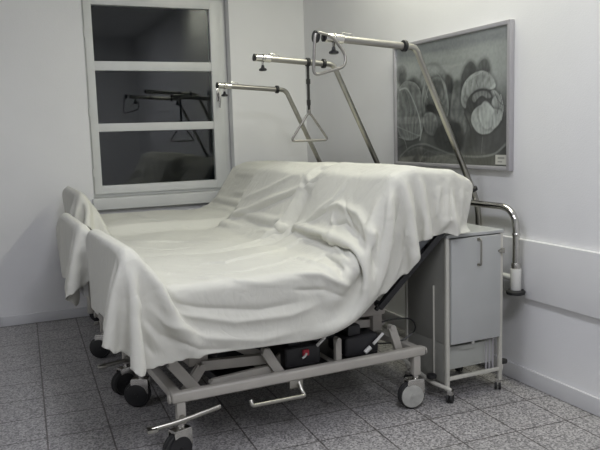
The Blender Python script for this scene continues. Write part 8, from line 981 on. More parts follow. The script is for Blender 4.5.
-1,0,1,0,-1,0,0,1,0,0,-1,0,0,1,0,-1,0,0,0,0,0,0,0,1,-1,1,-1,0,20,0,0,0,0,0,0,0,-2,1,0,0,-1,-2,-1,1,0,0,1,1,1,0,1,0,1,0,0,0,0,0,0,0,-1,1,0,-1,0,1,0,-1,0,1,-1,0,1,-1,0,1,-1,0,1,0,0,0,-1,0,1,0,0,-1,0,1,0,0,-1,0,0,0,0,0,1,-1,0,1,20,0,0,0,0,0,0,0,-1,-6,-1,-1,2,4,1,1,1,0,
0,0,0,0,-1,1,0,1,-1,1,-1,1,-1,0,1,-1,0,0,0,0,0,0,0,0,0,1,-1,0,1,-1,1,0,-1,0,0,0,1,0,-1,0,0,1,0,0,-1,0,0,0,0,0,1,-1,0,0,1,-1,16,0,0,0,0,0,0,0,3,1,-2,1,1,0,0,0,0,0,0,-1,0,1,1,0,0,0,1,-1,1,-1,0,0,-1,0,0,1,0,-1,0,0,1,-1,0,0,0,1,-1,1,-1,0,0,1,0,0,-1,0,1,0,0,0,-1,0,1,0,
0,0,-1,0,0,0,0,0,0,1,21,0,0,0,0,0,0,0,-2,0,1,-3,1,1,1,-1,0,0,0,1,0,0,0,0,0,0,0,0,0,0,1,-1,0,1,-1,0,0,0,0,0,0,0,1,-1,0,0,0,0,0,1,0,-1,0,0,1,0,0,-1,0,0,1,0,-1,0,0,0,0,0,-2,-1,2,1,0,0,6,0,0,0,0,0,0,0,13,2,-1,0,-3,-1,-1,1,0,0,1,0,1,1,0,1,1,1,0,0,-1,0,-1,1,0,-1,1,-1,
0,0,0,1,-1,0,0,0,1,-1,1,-1,1,-1,0,0,0,0,0,0,0,1,0,0,-1,0,1,0,0,-1,0,-1,1,-5,4,1,0,1,16,0,0,0,0,0,0,0,-3,2,1,3,1,-1,1,0,0,1,-1,1,-1,0,0,0,0,0,0,0,1,-1,1,-1,0,0,0,0,0,0,0,0,0,0,0,0,0,0,0,0,0,0,0,1,0,0,0,0,-1,0,0,0,1,0,-1,0,0,0,0,-1,-6,3,-4,3,2,-1,13,0,0,0,0,0,0,0,
-5,2,7,4,-1,0,-1,-1,0,-2,0,-2,1,1,3,1,1,0,0,0,0,0,-1,1,0,0,-1,1,0,0,0,-1,0,1,-1,1,-1,1,-1,1,-1,0,1,-1,0,0,0,0,1,0,-1,0,0,0,1,-1,0,-1,-3,-3,3,1,0,-1,0,1,14,0,0,0,0,0,0,0,4,2,-1,-3,-1,-2,-1,-2,-1,2,2,4,2,1,-1,1,0,1,0,-1,0,1,0,-1,0,0,0,0,0,0,0,0,0,-1,1,-1,0,0,0,-1,1,0,-1,0,0,0,
0,0,0,-1,1,0,-1,0,0,0,0,-1,0,1,-1,1,-1,-1,1,0,24,0,0,0,0,0,0,0,-6,-3,-4,-3,-1,1,1,4,3,2,1,0,0,0,1,-1,-1,-1,-1,1,0,-1,1,0,0,0,0,0,-1,0,0,0,0,0,0,0,0,0,0,0,-1,1,0,0,0,0,0,0,0,0,0,0,1,0,-1,1,-1,1,0,-1,0,-1,1,0,0,0,6,0,0,0,0,0,0,0,0,-1,1,4,2,3,2,1,2,0,0,0,0,0,-1,0,1,-1,
-2,0,-1,1,-1,1,-1,0,1,-1,1,-1,0,0,0,1,-1,0,0,0,0,0,0,0,0,0,0,0,0,0,0,0,0,0,0,0,1,-1,1,-1,0,1,0,-1,0,0,0,0,20,0,0,0,0,0,0,0,0,-3,-1,0,2,1,1,0,-1,0,1,0,-1,0,1,-1,1,-1,-2,0,0,0,0,0,0,0,0,0,0,0,0,0,0,-1,0,0,0,0,0,0,0,-1,1,0,0,0,0,-1,0,1,0,0,0,0,0,0,0,1,0,-1,0,1,-1,0,
0,1,20,0,0,0,0,0,0,0,0,0,-1,0,0,1,0,0,0,0,-1,0,1,0,-1,1,-1,-2,-1,0,1,0,0,0,0,0,0,0,-1,1,0,0,0,0,0,0,0,-1,0,0,0,0,-1,0,0,0,0,1,0,0,0,0,0,0,0,1,-1,0,0,0,-1,-1,-1,0,-1,-4,20,0,0,0,0,0,0,0,0,0,-1,0,1,-1,1,0,0,0,0,0,0,0,0,0,-2,-5,4,0,0,0,0,0,0,1,-1,0,1,-1,0,0,0,0,-1,0,
0,0,0,0,0,0,0,0,0,0,0,0,0,0,0,0,0,0,0,0,1,-1,-1,0,0,0,-1,-1,-4,-3,20,0,0,0,0,0,0,0,0,1,-1,-1,1,0,0,0,0,0,0,0,0,-1,1,0,-3,-3,2,1,-1,1,0,0,1,-1,0,0,0,0,0,0,-1,0,1,0,0,-1,0,0,0,0,0,0,-1,0,0,0,0,3,-4,0,-1,3,-4,4,-3,-4,3,3,2,0,-2,-5,-4,0,3818,0,0,0,0,0,0,0,0,0,0,0,0,0,0,0,
0,0,0,0,0,0,0,0,0,0,0,0,0,0,0,0,0,0,0,0,0,0,0,0,0,0,0,0,0,0,0,0,0,0,0,0,0,0,0,0,0,0,20,20,21,20,20,21,20,21,20,20,0,0,0,0,0,0,-163,0,0,0,0,0,0,0,0,0,0,0,0,0,0,0,0,0,0,0,0,0,0,0,0,0,0,0,0,0,0,0,0,0,0,0,0,0,0,0,0,0,0,0,0,0,0,0,0,0,20,21,20,21,20,20,21,20,0,1,-1,0,
1,-1,1,-1,0,1,0,0,0,0,0,0,-142,0,0,0,0,0,0,0,0,0,0,0,0,0,0,0,0,0,0,0,0,0,0,0,0,0,0,0,0,0,0,0,0,0,0,0,0,0,0,0,0,0,0,20,21,20,20,21,20,21,0,-1,1,-1,0,1,-1,0,1,-1,1,0,-1,1,-1,0,1,-1,0,0,0,0,0,0,-290,0,0,0,0,0,0,0,0,0,0,0,0,0,0,0,0,0,0,0,0,-5,-4,5,17,19,10,-4,-2,11,20,19,12,18,
20,16,17,21,19,21,20,20,20,1,-1,1,0,-1,1,-1,0,1,-1,0,1,-1,1,0,-1,1,-1,0,1,-1,0,1,-1,0,0,0,0,0,0,0,-31,0,0,0,0,0,0,0,0,0,0,0,0,0,0,0,0,0,0,17,11,6,-3,-3,-4,0,4,5,-2,-1,0,0,0,1,0,-1,2,-1,1,-1,0,1,0,-1,1,-1,0,1,-1,0,1,-1,0,1,-1,1,-1,0,1,-1,0,1,-1,0,1,-1,0,1,0,0,0,0,0,0,-28,0,0,0,0,0,
0,0,0,0,0,0,0,0,0,0,0,0,18,0,5,5,2,-5,-3,0,2,3,1,-1,-1,1,1,-1,0,1,0,0,0,0,1,-1,0,1,-1,0,1,-1,1,0,-1,0,1,-1,1,-1,0,1,-1,0,1,-1,0,1,-1,0,1,-1,0,0,0,0,0,0,-9,0,0,0,0,0,0,0,0,0,0,0,0,0,0,0,-6,7,-3,1,1,6,6,-3,-5,-2,3,4,0,-1,0,0,0,1,0,0,0,0,0,1,-1,0,1,-1,0,1,-1,0,0,0,0,1,
-1,1,-1,0,1,-1,0,1,-1,0,1,-1,0,1,-1,0,0,0,0,0,0,0,16,0,0,0,0,0,0,0,0,0,0,0,0,0,0,-7,-3,-9,-6,-1,0,4,6,1,-4,-3,0,4,2,-1,0,0,0,0,0,1,0,1,0,-1,0,1,-1,0,1,-1,0,1,-1,0,1,-1,1,-1,0,1,-1,0,1,-1,0,1,-1,0,1,-1,1,0,0,0,0,0,0,0,-3,0,0,0,0,0,0,0,0,0,0,0,0,0,4,6,2,-6,-8,-5,0,1,6,7,
-5,-5,1,3,2,-1,-1,0,1,1,-1,0,2,-1,0,0,1,-1,0,1,-1,0,1,-1,0,1,-1,0,0,0,1,-1,0,1,-1,0,1,-1,0,1,-1,1,-1,0,0,0,0,0,0,0,-25,0,0,0,0,0,0,0,0,0,0,0,0,14,6,6,6,1,-7,-8,-3,0,4,6,0,-4,-3,3,5,-2,0,0,0,0,1,0,0,0,0,0,0,0,0,0,0,0,0,0,1,-1,0,1,-1,0,0,0,1,-1,0,1,-1,0,1,-1,0,0,0,0,0,0,
0,0,0,0,-26,0,0,0,0,0,0,0,0,0,0,0,11,-1,4,6,7,7,-1,-8,-8,-1,1,5,6,-5,-2,1,3,1,-2,1,0,0,0,1,0,0,0,0,0,0,0,0,0,1,-1,0,0,0,0,0,0,1,-1,0,0,0,1,-1,0,1,-1,0,1,-1,1,0,0,0,0,0,0,0,3,0,0,0,0,0,0,0,0,0,-6,-1,-7,-3,-2,3,5,8,7,-3,-7,-6,-2,4,7,-1,-5,1,4,-1,1,-1,2,0,-1,1,-1,1,0,0,0,0,
0,0,0,0,0,0,0,0,1,-1,1,-1,0,1,-1,1,-1,0,1,-1,0,1,-1,1,-1,0,0,0,0,0,0,0,23,0,0,0,0,0,0,0,0,-9,-3,-6,-6,-8,-5,-2,2,5,8,8,-4,-9,-4,1,6,3,-5,-1,3,2,-1,0,1,0,0,1,0,-1,1,0,0,0,0,0,0,0,0,1,-1,0,0,0,0,0,1,-1,0,0,0,1,-1,0,1,-1,0,0,0,0,0,0,0,0,0,0,14,0,0,0,0,0,0,0,0,2,0,-2,-6,-7,
-7,-6,-3,0,5,8,8,-5,-8,-3,2,8,-3,-3,2,2,0,1,0,0,0,0,1,0,0,0,-1,1,0,0,0,0,0,0,0,1,-1,1,-1,0,0,0,1,-1,1,-1,0,1,-1,1,0,-1,1,-1,0,0,0,0,0,0,5,0,0,0,0,0,0,0,0,4,5,2,-1,-4,-6,-9,-6,-4,-1,4,7,8,-5,-8,-1,6,2,-4,2,2,0,0,0,1,0,1,-1,1,-1,1,0,0,0,0,0,0,0,0,0,0,0,0,0,1,-1,1,-1,1,-1,0,
1,-1,1,-1,0,1,-1,1,0,0,0,0,0,0,-20,0,0,0,0,0,0,5,6,6,6,5,5,2,-2,-5,-8,-8,-5,-2,3,7,7,-7,-5,2,7,-4,-1,3,2,-1,1,0,1,-1,1,-1,1,-1,1,-1,1,0,0,0,0,0,0,0,0,0,0,0,1,-1,1,-1,0,1,-1,1,-1,0,1,-1,0,0,0,0,0,0,0,0,-19,0,0,0,0,0,5,1,-1,0,2,7,6,7,4,2,-4,-7,-8,-6,-4,3,6,6,-6,-4,6,0,-1,2,0,0,
2,-1,1,0,0,0,0,1,-1,1,-1,0,1,0,0,0,0,0,1,-1,1,0,-1,1,-1,1,0,0,0,-1,1,0,0,0,0,0,0,0,0,0,0,0,-24,0,0,0,0,5,0,0,1,2,2,0,2,5,7,6,5,1,-5,-8,-7,-6,0,7,4,-6,1,3,-1,3,1,0,0,1,-1,1,0,0,0,0,1,0,0,0,0,0,0,0,1,-1,0,1,-1,0,1,-1,1,-1,1,-1,1,0,0,0,-1,1,0,-1,0,0,0,0,0,0,-22,0,0,0,
5,0,0,-1,-2,1,0,1,2,1,2,4,7,7,4,-1,-6,-8,-6,-1,4,3,-4,5,0,1,1,0,0,0,1,0,0,1,0,0,0,0,1,0,0,0,0,0,0,1,0,-1,1,0,-1,1,0,0,0,0,0,0,0,0,0,0,0,0,0,0,0,0,0,0,-20,0,0,0,0,1,0,0,2,-1,0,-1,0,0,1,2,2,4,6,7,4,-2,-7,-8,-2,3,1,1,1,1,1,1,1,0,0,1,-1,1,0,0,0,1,-1,1,-1,1,0,1,-1,0,
0,1,-1,0,1,0,-1,1,0,0,0,0,0,0,1,-1,0,0,0,0,0,0,0,0,-22,0,0,5,0,-1,-1,0,-1,1,-1,1,0,0,0,0,0,0,3,3,6,5,4,-2,-6,-3,0,1,1,1,0,2,0,1,0,1,0,1,-1,1,0,0,1,-1,1,0,0,0,0,1,-1,0,1,0,0,0,0,0,0,0,0,1,-1,1,-1,0,0,1,0,0,0,0,0,0,-10,0,4,-2,-1,-1,0,-1,-1,-2,0,-2,-1,0,-1,0,-1,1,-1,1,0,4,
4,4,-2,-2,-3,1,2,6,1,0,1,1,0,0,1,-1,1,0,0,0,0,1,-1,0,1,-1,1,-1,1,0,0,0,-1,0,1,0,0,1,-1,0,1,-1,1,1,0,0,0,0,0,0,0,0,6,0,-1,0,-1,-1,-1,-1,-1,0,-2,0,-1,-2,-1,-1,0,-2,0,-1,0,1,0,4,7,0,0,0,-1,-2,0,1,-1,1,0,0,0,0,0,1,-1,1,-1,0,1,0,-1,1,0,0,0,0,0,0,1,0,-1,1,-1,0,1,0,-1,1,0,-1,0,0,
0,0,0,0,0,0,16,0,0,-1,0,0,0,0,0,-1,0,0,-1,0,0,-1,-1,0,-2,-1,-1,-2,-1,-1,-3,0,0,1,2,-1,0,0,0,-1,0,0,0,1,0,-1,1,-1,1,0,-1,0,1,-1,0,0,0,0,0,0,0,0,1,-1,0,0,0,0,1,0,-1,1,-2,-4,0,0,0,0,0,0,20,0,0,1,-1,0,0,0,0,0,1,-1,0,0,0,0,0,0,0,0,-1,-2,-4,-9,-4,-1,3,6,-3,-1,-1,-1,0,0,0,0,0,0,-1,1,
-1,0,0,0,1,-1,0,1,-1,1,-1,1,-1,0,0,0,0,0,1,0,-1,0,0,0,0,0,2,2,0,0,0,0,0,0,17,0,-1,-1,0,-1,0,0,1,1,0,1,2,0,1,-1,0,-3,-2,-4,-4,-4,-2,1,-1,7,3,-5,1,-1,-1,0,0,-1,0,-1,0,-1,1,-1,1,0,0,-1,0,1,-1,0,0,0,0,0,0,0,0,0,0,0,-1,0,1,0,-1,0,1,0,0,2,0,0,0,0,0,0,10,0,1,1,2,2,2,1,1,0,0,-1,
-2,-1,-4,-3,-4,-2,-2,0,0,0,-1,-1,7,1,0,-2,0,-1,1,-1,0,0,-1,0,0,0,0,-1,0,0,-1,1,-1,0,0,0,0,0,0,-1,1,0,0,0,-1,0,1,0,-1,0,1,0,-1,0,1,1,15,5,2,0,0,0,17,0,1,2,0,0,-1,-1,-3,-2,-3,-3,-3,-3,-1,1,0,0,0,-1,-1,-3,-2,5,5,1,0,1,-1,0,-1,-1,0,-1,1,0,-1,0,-1,1,0,-1,1,-1,1,-1,1,-1,0,-1,1,0,0,0,-1,0,1,0,
-1,0,1,-1,0,0,0,0,-1,0,3,7,5,4,2,-1,20,0,-1,-3,-2,-3,-4,-2,-2,-2,-1,-1,1,0,1,-1,0,1,-1,-4,-4,-1,6,6,2,1,0,-2,0,0,0,0,0,0,-1,-1,1,-1,1,-1,-1,1,-1,0,0,0,0,0,0,0,0,0,-1,0,1,-1,0,0,0,0,-1,1,0,-1,1,-1,1,-1,2,4,3,2,3,4,8,0,-3,-2,-2,-1,0,-3,0,0,1,2,0,1,0,0,-1,-4,-4,-2,1,4,5,5,1,0,-1,-1,0,0,
0,-1,0,-1,1,0,-1,0,0,0,0,-1,1,0,-1,0,0,0,0,0,-1,0,1,0,-1,1,-1,0,0,0,1,-1,0,0,0,0,-1,1,0,3,3,-1,0,3,1,0,0,-2,-4,0,0,3,1,2,1,0,0,-1,-1,-2,-3,-4,-2,1,2,7,5,2,0,-3,-2,3,0,-1,0,1,-1,1,-1,0,0,0,-1,0,0,0,0,-1,1,0,-1,0,0,0,1,-1,0,-1,1,-1,1,-1,1,-1,0,0,0,0,0,0,0,0,0,1,4,5,-2,-1,-9,0,
0,2,4,2,2,2,1,-1,-1,-1,0,-1,-3,-5,-3,-1,1,2,7,7,4,-4,-7,3,4,0,-1,-1,0,-1,1,-1,0,0,0,0,0,0,0,0,-1,1,-1,0,0,0,1,-1,0,0,0,0,0,0,0,0,-1,1,-1,1,-1,0,-1,1,0,-1,0,0,3,5,4,-1,1,0,0,0,2,2,0,-2,-1,0,-1,1,-3,-4,-4,-2,-1,1,3,7,9,2,-9,-3,8,0,0,-1,-2,0,0,0,-1,1,0,-1,1,-1,0,0,0,0,0,0,0,0,0,0,
-1,1,-1,0,0,0,0,0,-1,1,0,0,0,-1,0,0,0,0,0,0,0,0,0,4,5,2,8,0,0,0,-2,-2,-1,-1,0,0,0,-4,-4,-3,-3,0,2,4,7,9,1,-10,5,5,-3,-9,1,0,3,0,0,0,0,-1,0,0,0,0,0,0,0,-1,1,-1,1,-1,1,-1,0,0,0,1,-1,0,0,0,1,-1,0,-1,1,0,0,0,-1,-1,0,0,0,1,-1,2,5,4,3,0,0,0,0,-2,0,0,0,-1,-3,-4,-3,-2,2,2,4,8,8,1,
-7,8,-6,-8,-9,8,0,1,1,1,0,0,0,0,0,1,-1,0,0,0,0,0,0,0,0,0,-1,1,0,-1,1,-1,1,0,-1,1,-1,0,0,1,-1,0,0,1,0,0,-1,0,-1,-1,1,-1,1,8,1,0,0,0,0,0,-1,1,-1,-3,-4,-2,-1,1,2,5,7,8,1,-3,5,-8,-7,-8,5,4,0,-1,1,-1,1,0,0,0,0,-1,1,0,0,-1,1,0,-1,1,-1,0,1,-1,1,0,-1,1,-1,0,1,-1,0,1,0,-1,0,1,0,-1,1,0,
0,0,1,-2,-1,0,2,2,-1,0,0,0,0,0,0,0,-2,-2,-2,-2,2,2,5,8,6,0,0,1,-9,-6,-5,5,5,-5,0,1,-1,2,-1,0,1,0,0,0,-1,1,0,0,0,0,0,0,0,0,0,0,-1,1,0,-1,1,0,-1,1,0,-1,1,0,0,-1,1,0,0,0,1,0,0,0,-1,0,0,0,-1,0,0,0,0,0,0,-1,-1,-3,-1,2,2,5,7,5,2,0,-3,-8,-4,-5,4,5,-6,2,1,0,0,-1,0,0,0,0,0,0,1,-1,
0,1,-1,0,1,-1,0,1,-1,1,0,-1,1,0,-1,1,0,-1,1,0,0,0,0,0,0,0,0,1,0,0,-1,0,1,-1,0,0,0,0,0,0,0,0,0,-1,-3,-1,1,2,5,6,5,1,-1,-3,-6,-4,-4,3,3,-4,3,-1,-1,1,0,0,0,1,-1,0,1,0,-1,1,0,-1,1,0,-1,1,0,0,0,-1,1,0,0,0,0,0,0,0,0,0,0,0,0,1,-1,0,1,-1,0,0,0,0,0,0,0,-1,-2,0,0,0,0,0,0,1,0,0,
1,3,5,5,1,-1,-3,-6,-4,-2,3,3,0,-3,-1,1,0,0,0,0,1,-1,0,1,-1,0,1,-1,0,1,-1,0,1,-1,1,-1,0,1,-1,1,-1,1,0,0,0,0,0,0,0,0,0,0,0,0,0,0,0,0,0,0,-1,1,0,0,0,0,0,0,0,0,0,0,0,0,3,5,3,3,-2,-4,-5,-3,0,2,1,0,-2,0,0,0,0,0,0,0,0,0,0,0,0,0,0,0,1,-1,1,0,-1,1,-1,1,0,0,0,0,0,0,0,-1,1,0,
0,0,0,0,0,0,0,0,0,0,0,0,0,0,0,0,0,0,1,0,0,0,0,0,0,0,1,1,2,4,3,-3,-3,-4,-2,0,0,1,0,0,0,0,-1,0,1,-1,1,0,-1,1,0,0,0,1,-1,0,0,0,0,0,1,-1,1,-1,1,-1,1,-1,1,-1,1,0,-1,1,-1,1,-1,1,0,-1,1,0,-1,1,0,-1,0,0,1,-1,0,0,2,0,0,0,0,0,0,0,0,2,4,2,-2,-3,-3,-1,-1,0,1,-1,1,-1,1,-1,1,0,-1,1,
-1,1,0,0,0,0,0,0,0,1,-1,1,-1,1,-1,1,-1,1,-1,1,-1,1,-1,1,-1,1,0,0,0,0,0,-1,1,0,0,0,0,-1,0,1,0,0,-1,1,0,0,-2,0,0,0,0,0,0,0,5,3,1,0,-3,-2,-1,-1,0,0,0,1,-1,1,-1,1,-1,1,0,0,0,0,0,0,0,0,0,0,0,0,0,0,0,0,0,0,0,0,0,0,0,0,1,-1,1,-1,1,-1,1,-1,1,0,-1,1,-1,1,0,0,0,0,-1,0,0,0,0,0,
3,0,0,0,0,0,0,0,0,2,1,-2,-1,-2,-1,1,0,0,0,-1,1,0,0,0,0,-1,1,0,0,0,0,0,0,0,0,0,0,0,0,0,0,0,1,-1,1,-1,1,-1,1,-1,0,1,-1,1,-1,1,-1,1,-1,1,0,0,0,-1,1,0,0,-1,1,-1,1,0,0,-1,3,0,0,0,0,0,0,0,0,1,0,-1,-2,1,-1,0,0,0,-1,1,0,-1,1,-1,1,0,0,-1,1,0,0,0,0,0,0,0,0,0,0,0,1,-1,0,0,0,1,
-1,1,-1,1,-1,0,0,0,0,0,0,0,0,0,0,0,0,1,-1,0,0,1,-1,1,-1,0,0,1,2,0,0,0,0,0,0,0,0,1,0,-1,0,-1,0,0,0,-1,1,0,-1,1,-1,1,-1,1,-1,1,0,0,0,0,0,0,0,0,0,0,1,-1,0,0,0,1,-1,0,0,0,0,0,0,0,1,-1,1,-1,1,-1,1,0,0,-1,1,-1,1,0,0,-1,0,0,1,0,0,-1,2,0,0,0,0,0,0,0,0,1,-1,0,0,-1,0,0,-1,1,
0,0,0,0,0,0,0,0,0,0,0,-1,1,0,0,0,0,0,0,0,0,0,0,1,-1,0,0,0,0,0,1,-1,1,0,-1,1,-1,1,-1,1,-1,0,0,1,-1,1,-1,0,0,1,0,-1,0,0,0,1,3,0,0,0,0,0,0,0,0,-1,0,-1,0,0,1,-1,0,0,0,-1,1,-1,1,0,0,-1,1,0,-1,1,0,0,0,0,0,0,0,0,0,0,0,0,0,0,0,0,1,-1,0,0,0,0,0,0,0,0,0,0,1,-1,1,-1,1,-1,
0,1,0,-1,0,1,-1,1,-1,0,2,0,0,0,0,0,0,0,0,1,-1,0,-1,1,-1,0,0,0,0,1,-1,0,-1,0,1,0,0,0,0,0,0,0,0,0,0,0,0,0,0,0,0,0,0,0,0,0,0,0,0,1,-1,0,0,0,0,0,1,-1,0,0,0,0,0,0,1,-1,0,0,0,0,1,-1,1,-1,2,0,0,0,0,0,0,0,0,-1,1,0,0,-1,0,0,0,0,-1,0,0,1,0,0,0,0,0,0,0,0,0,0,0,0,0,0,
0,0,0,0,0,0,0,0,0,0,0,0,0,0,0,0,0,0,1,-1,0,0,0,1,-1,1,-1,1,-1,0,0,0,0,0,0,1,-1,1,2,0,0,0,0,0,0,0,0,0,0,-1,0,0,0,0,0,0,1,-1,1,-1,0,0,-1,1,0,0,0,0,0,-1,1,0,0,0,0,0,0,0,0,0,0,0,0,0,0,0,0,0,0,0,0,0,0,0,0,1,-1,0,0,0,0,0,0,1,-1,1,0,0,0,-1,1,-1,1,0,0,0,0,0,0,0,
0,1,-1,0,0,0,0,0,0,0,-1,1,-1,0,1,0,0,0,-1,0,1,0,-1,1,0,0,0,0,0,0,0,0,0,0,0,0,0,0,0,1,-1,0,0,0,0,0,0,1,-1,0,0,0,0,0,0,0,0,0,1,-1,0,0,0,1,-1,0,2,0,0,0,0,0,0,0,0,-1,0,0,0,0,0,0,0,0,0,0,0,0,-1,0,1,-1,1,0,0,0,0,0,0,-1,1,0,0,0,0,0,0,0,0,0,0,0,0,0,0,0,0,0,1,-1,
0,-1,1,0,0,0,0,0,0,0,0,0,0,0,0,0,1,-1,0,1,1,0,0,0,0,0,0,0,0,0,0,0,0,0,0,-1,1,-1,1,-1,1,0,0,0,0,0,0,0,-1,0,1,0,-1,1,0,0,0,0,-1,1,0,0,0,0,1,-1,0,0,0,0,0,0,0,0,0,1,-1,0,0,0,0,0,1,-1,1,-1,0,0,0,1,0,0,0,-1,2,0,0,0,0,0,0,0,0,0,0,-1,0,0,0,0,0,0,0,0,-1,1,0,0,-1,1,
-1,0,1,0,-1,0,1,0,-1,0,1,0,0,0,0,0,0,0,0,0,0,0,0,0,0,0,0,0,0,0,0,0,0,0,0,0,0,0,0,0,0,0,1,-1,0,0,0,0,1,0,0,0,0,0,0,0,0,0,0,0,0,0,-1,1,-1,1,-1,1,0,-1,0,0,1,-1,1,0,-1,0,1,0,-1,1,0,0,0,0,0,0,0,0,0,0,0,1,-1,0,1,-1,1,-1,0,1,-1,0,0,0,0,0,1,-1,0,0,0,0,0,0,0,1,0,0,
-1,0,1,0,0,0,0,0,0,0,0,0,-1,1,0,0,0,0,0,0,0,-1,1,0,0,0,-1,1,-1,0,1,0,-1,1,0,-1,1,0,-1,0,1,0,0,0,0,0,0,0,0,0,0,0,0,1,-1,0,0,0,0,0,1,-1,0,0,0,1,-1,1,-1,1,-1,0,0,0,0,1,1,0,0,0,0,0,0,0,0,0,0,0,0,-1,1,-1,1,-1,1,0,0,0,0,-1,0,0,1,0,-1,0,1,-1,1,0,-1,1,0,0,0,0,0,0,0,0,
0,0,0,0,0,1,-1,0,0,0,1,-1,1,-1,0,1,-1,1,-1,0,0,0,1,-1,0,0,1,-1,1,-1,1,0,0,0,0,0,0,0,0,-1,1,0,-1,1,0,0,-1,1,-1,1,-1,0,1,0,0,-1,0,0,1,0,-1,1,-1,0,1,-1,1,0,0,0,-1,0,1,0,0,0,0,0,0,0,0,0,1,-1,0,1,-1,1,-1,0,0,0,1,-1,1,-1,0,0,1,0,-1,1,-1,0,0,0,0,0,0,0,0,0,0,1,0,-1,1,0,-1,1,
0,0,0,0,0,0,-1,0,0,0,0,0,0,0,1,-1,1,0,0,0,-1,1,-1,1,0,0,0,0,0,0,0,0,0,0,1,-1,0,1,-1,0,0,0,1,-1,1,-1,0,1,-1,1,0,0,-1,0,1,-1,0,0,1,0,0,0,0,0,0,0,0,0,-1,1,-1,0,1,-1,1,-1,0,0,0,1,0,0,-1,1,-1,1,-1,1,-1,1,-1,0,0,0,1,-1,1,-1,1,0,0,0,0,0,0,0,0,0,0,1,-1,0,1,-1,1,0,-1,1,-1,1,
0,-1,1,-1,0,0,1,0,0,0,0,0,1,0,0,0,0,0,0,0,0,-1,1,-1,1,-1,0,1,-1,1,0,0,0,0,0,-1,0,0,1,-1,0,0,1,-1,1,0,0,0,0,0,0,0,0,0,0,0,0,0,0,1,-1,0,0,0,1,-1,0,1,-1,0,1,-1,1,0,-1,1,-1,1,0,0,-1,1,-1,1,-1,1,0,0,0,0,0,0,0,0,0,1,-1,1,-1,1,-1,0,1,-1,0,0,0,0,0,1,-1,0,0,0,1,-1,0,0,0,0,
0,1,-1,1,-1,1,0,0,0,0,0,0,1,-1,0,0,0,0,0,1,-1,0,1,0,-1,1,-1,0,1,0,0,0,-1,0,1,0,0,-1,1,0,1,0,0,0,0,0,0,0,0,-1,0,0,0,0,1,-1,0,1,1,-1,1,-1,0,-1,1,-1,0,0,0,0,0,1,0,0,0,-1,1,-1,1,0,-1,1,-1,1,0,0,0,0,1,0,-1,1,-1,0,1,0,-1,0,1,0,0,0,0,0,0,-1,1,0,0,0,0,0,0,-1,1,0,0,0,0,0,
0,0,0,-1,0,0,0,0,0,1,-1,0,-1,1,-1,1,1,0,-1,0,0,1,-1,1,0,-1,0,1,-1,1,0,0,0,-1,1,0,0,0,0,0,0,0,0,0,1,-1,1,0,-1,0,1,0,-1,0,1,0,0,-1,1,0,0,0,0,0,0,0,0,1,0,0,0,0,0,0,0,0,0,0,0,0,0,0,0,0,1,0,1,-1,1,-1,0,-1,0,0,0,0,1,-1,0,1,0,-1,1,0,-1,1,0,0,0,-1,1,0,0,0,0,0,0,0,0,0,
0,0,1,0,0,-1,1,0,0,0,0,0,0,0,0,0,0,0,0,0,0,0,1,0,0,0,0,0,0,0,0,-1,0,-1,1,0,0,0,0,-1,0,0,0,1,0,1,0,0,0,-1,0,1,0,-1,0,1,0,-1,1,0,0,0,0,0,0,0,0,0,0,0,0,0,0,0,0,0,0,0,0,1,0,0,0,0,-1,1,0,0,0,0,0,0,0,0,1,0,1,0,0,0,0,0,0,0,0,-1,-1,0,0,1,0,1,0,1,0,1,0,-1,-1,0,
0,-1,0,1,0,-1,0,1,0,-1,1,0,0,-1,0,1,0,0,0,0,0,0,0,0,0,1,0,0,0,0,0,0,0,0,0,0,0,0,1,-1,0,1,-1,0,0,0,1,0,-1,0,0,0,0,0,0,0,0,0,0,-1,-1,1,1,0,1,-1,0,0,-1,0,-1,1,2,0,0,0,0,-1,0,1,0,0,0,0,-1,1,0,0,0,0,0,0,0,0,0,0,0,0,1,-1,0,0,0,0,0,0,0,0,0,0,0,0,0,2,-1,0,0,0,0,1,
-1,0,1,0,1,0,0,0,0,0,0,0,0,-2,0,0,1,1,0,0,1,0,1,-1,1,-1,-2,0,0,1,0,0,0,0,0,-1,1,0,0,0,0,0,0,0,0,0,0,0,0,0,0,1,-1,0,0,0,0,1,0,0,0,0,0,0,0,0,1,-1,0,0,0,0,0,0,0,0,0,1,0,0,0,0,0,0,0,0,0,-2,-1,2,2,0,1,1,-1,0,0,0,-1,0,0,0,1,-1,0,0,0,0,0,0,0,0,0,0,0,0,0,0,0,0,
0,0,0,0,1,-1,0,0,0,1,0,-1,0,0,0,1,0,0,0,0,-1,1,1,-1,0,0,1,0,0,0,0,0,1,0,0,0,0,0,0,0,0,-2,-1,1,2,1,0,0,1,-1,-1,0,0,0,0,0,0,0,0,0,0,0,0,0,-1,1,0,-1,1,0,0,0,0,0,1,-1,0,0,0,0,0,0,1,-1,0,0,1,0,0,-1,0,1,0,0,0,0,0,0,0,0,1,0,-1,0,1,0,0,0,0,0,0,0,0,0,0,-2,0,2,1,1,
1,0,-2,-2,-2,-3,-2,1,2,6,0,0,0,0,0,0,0,0,0,0,0,0,0,0,0,0,0,0,0,0,0,0,0,0,0,1,-1,0,0,1,-1,0,0,1,0,-1,1,0,0,0,0,0,0,1,-1,0,1,0,-1,1,1,0,0,0,0,0,0,0,0,-3,-1,2,2,1,0,-2,-3,-2,-1,3,5,4,0,-5,-2,2,0,0,0,-1,1,0,0,0,0,0,0,0,1,-1,0,0,-1,1,0,0,0,0,0,0,0,0,1,-1,0,1,0,-1,1,0,
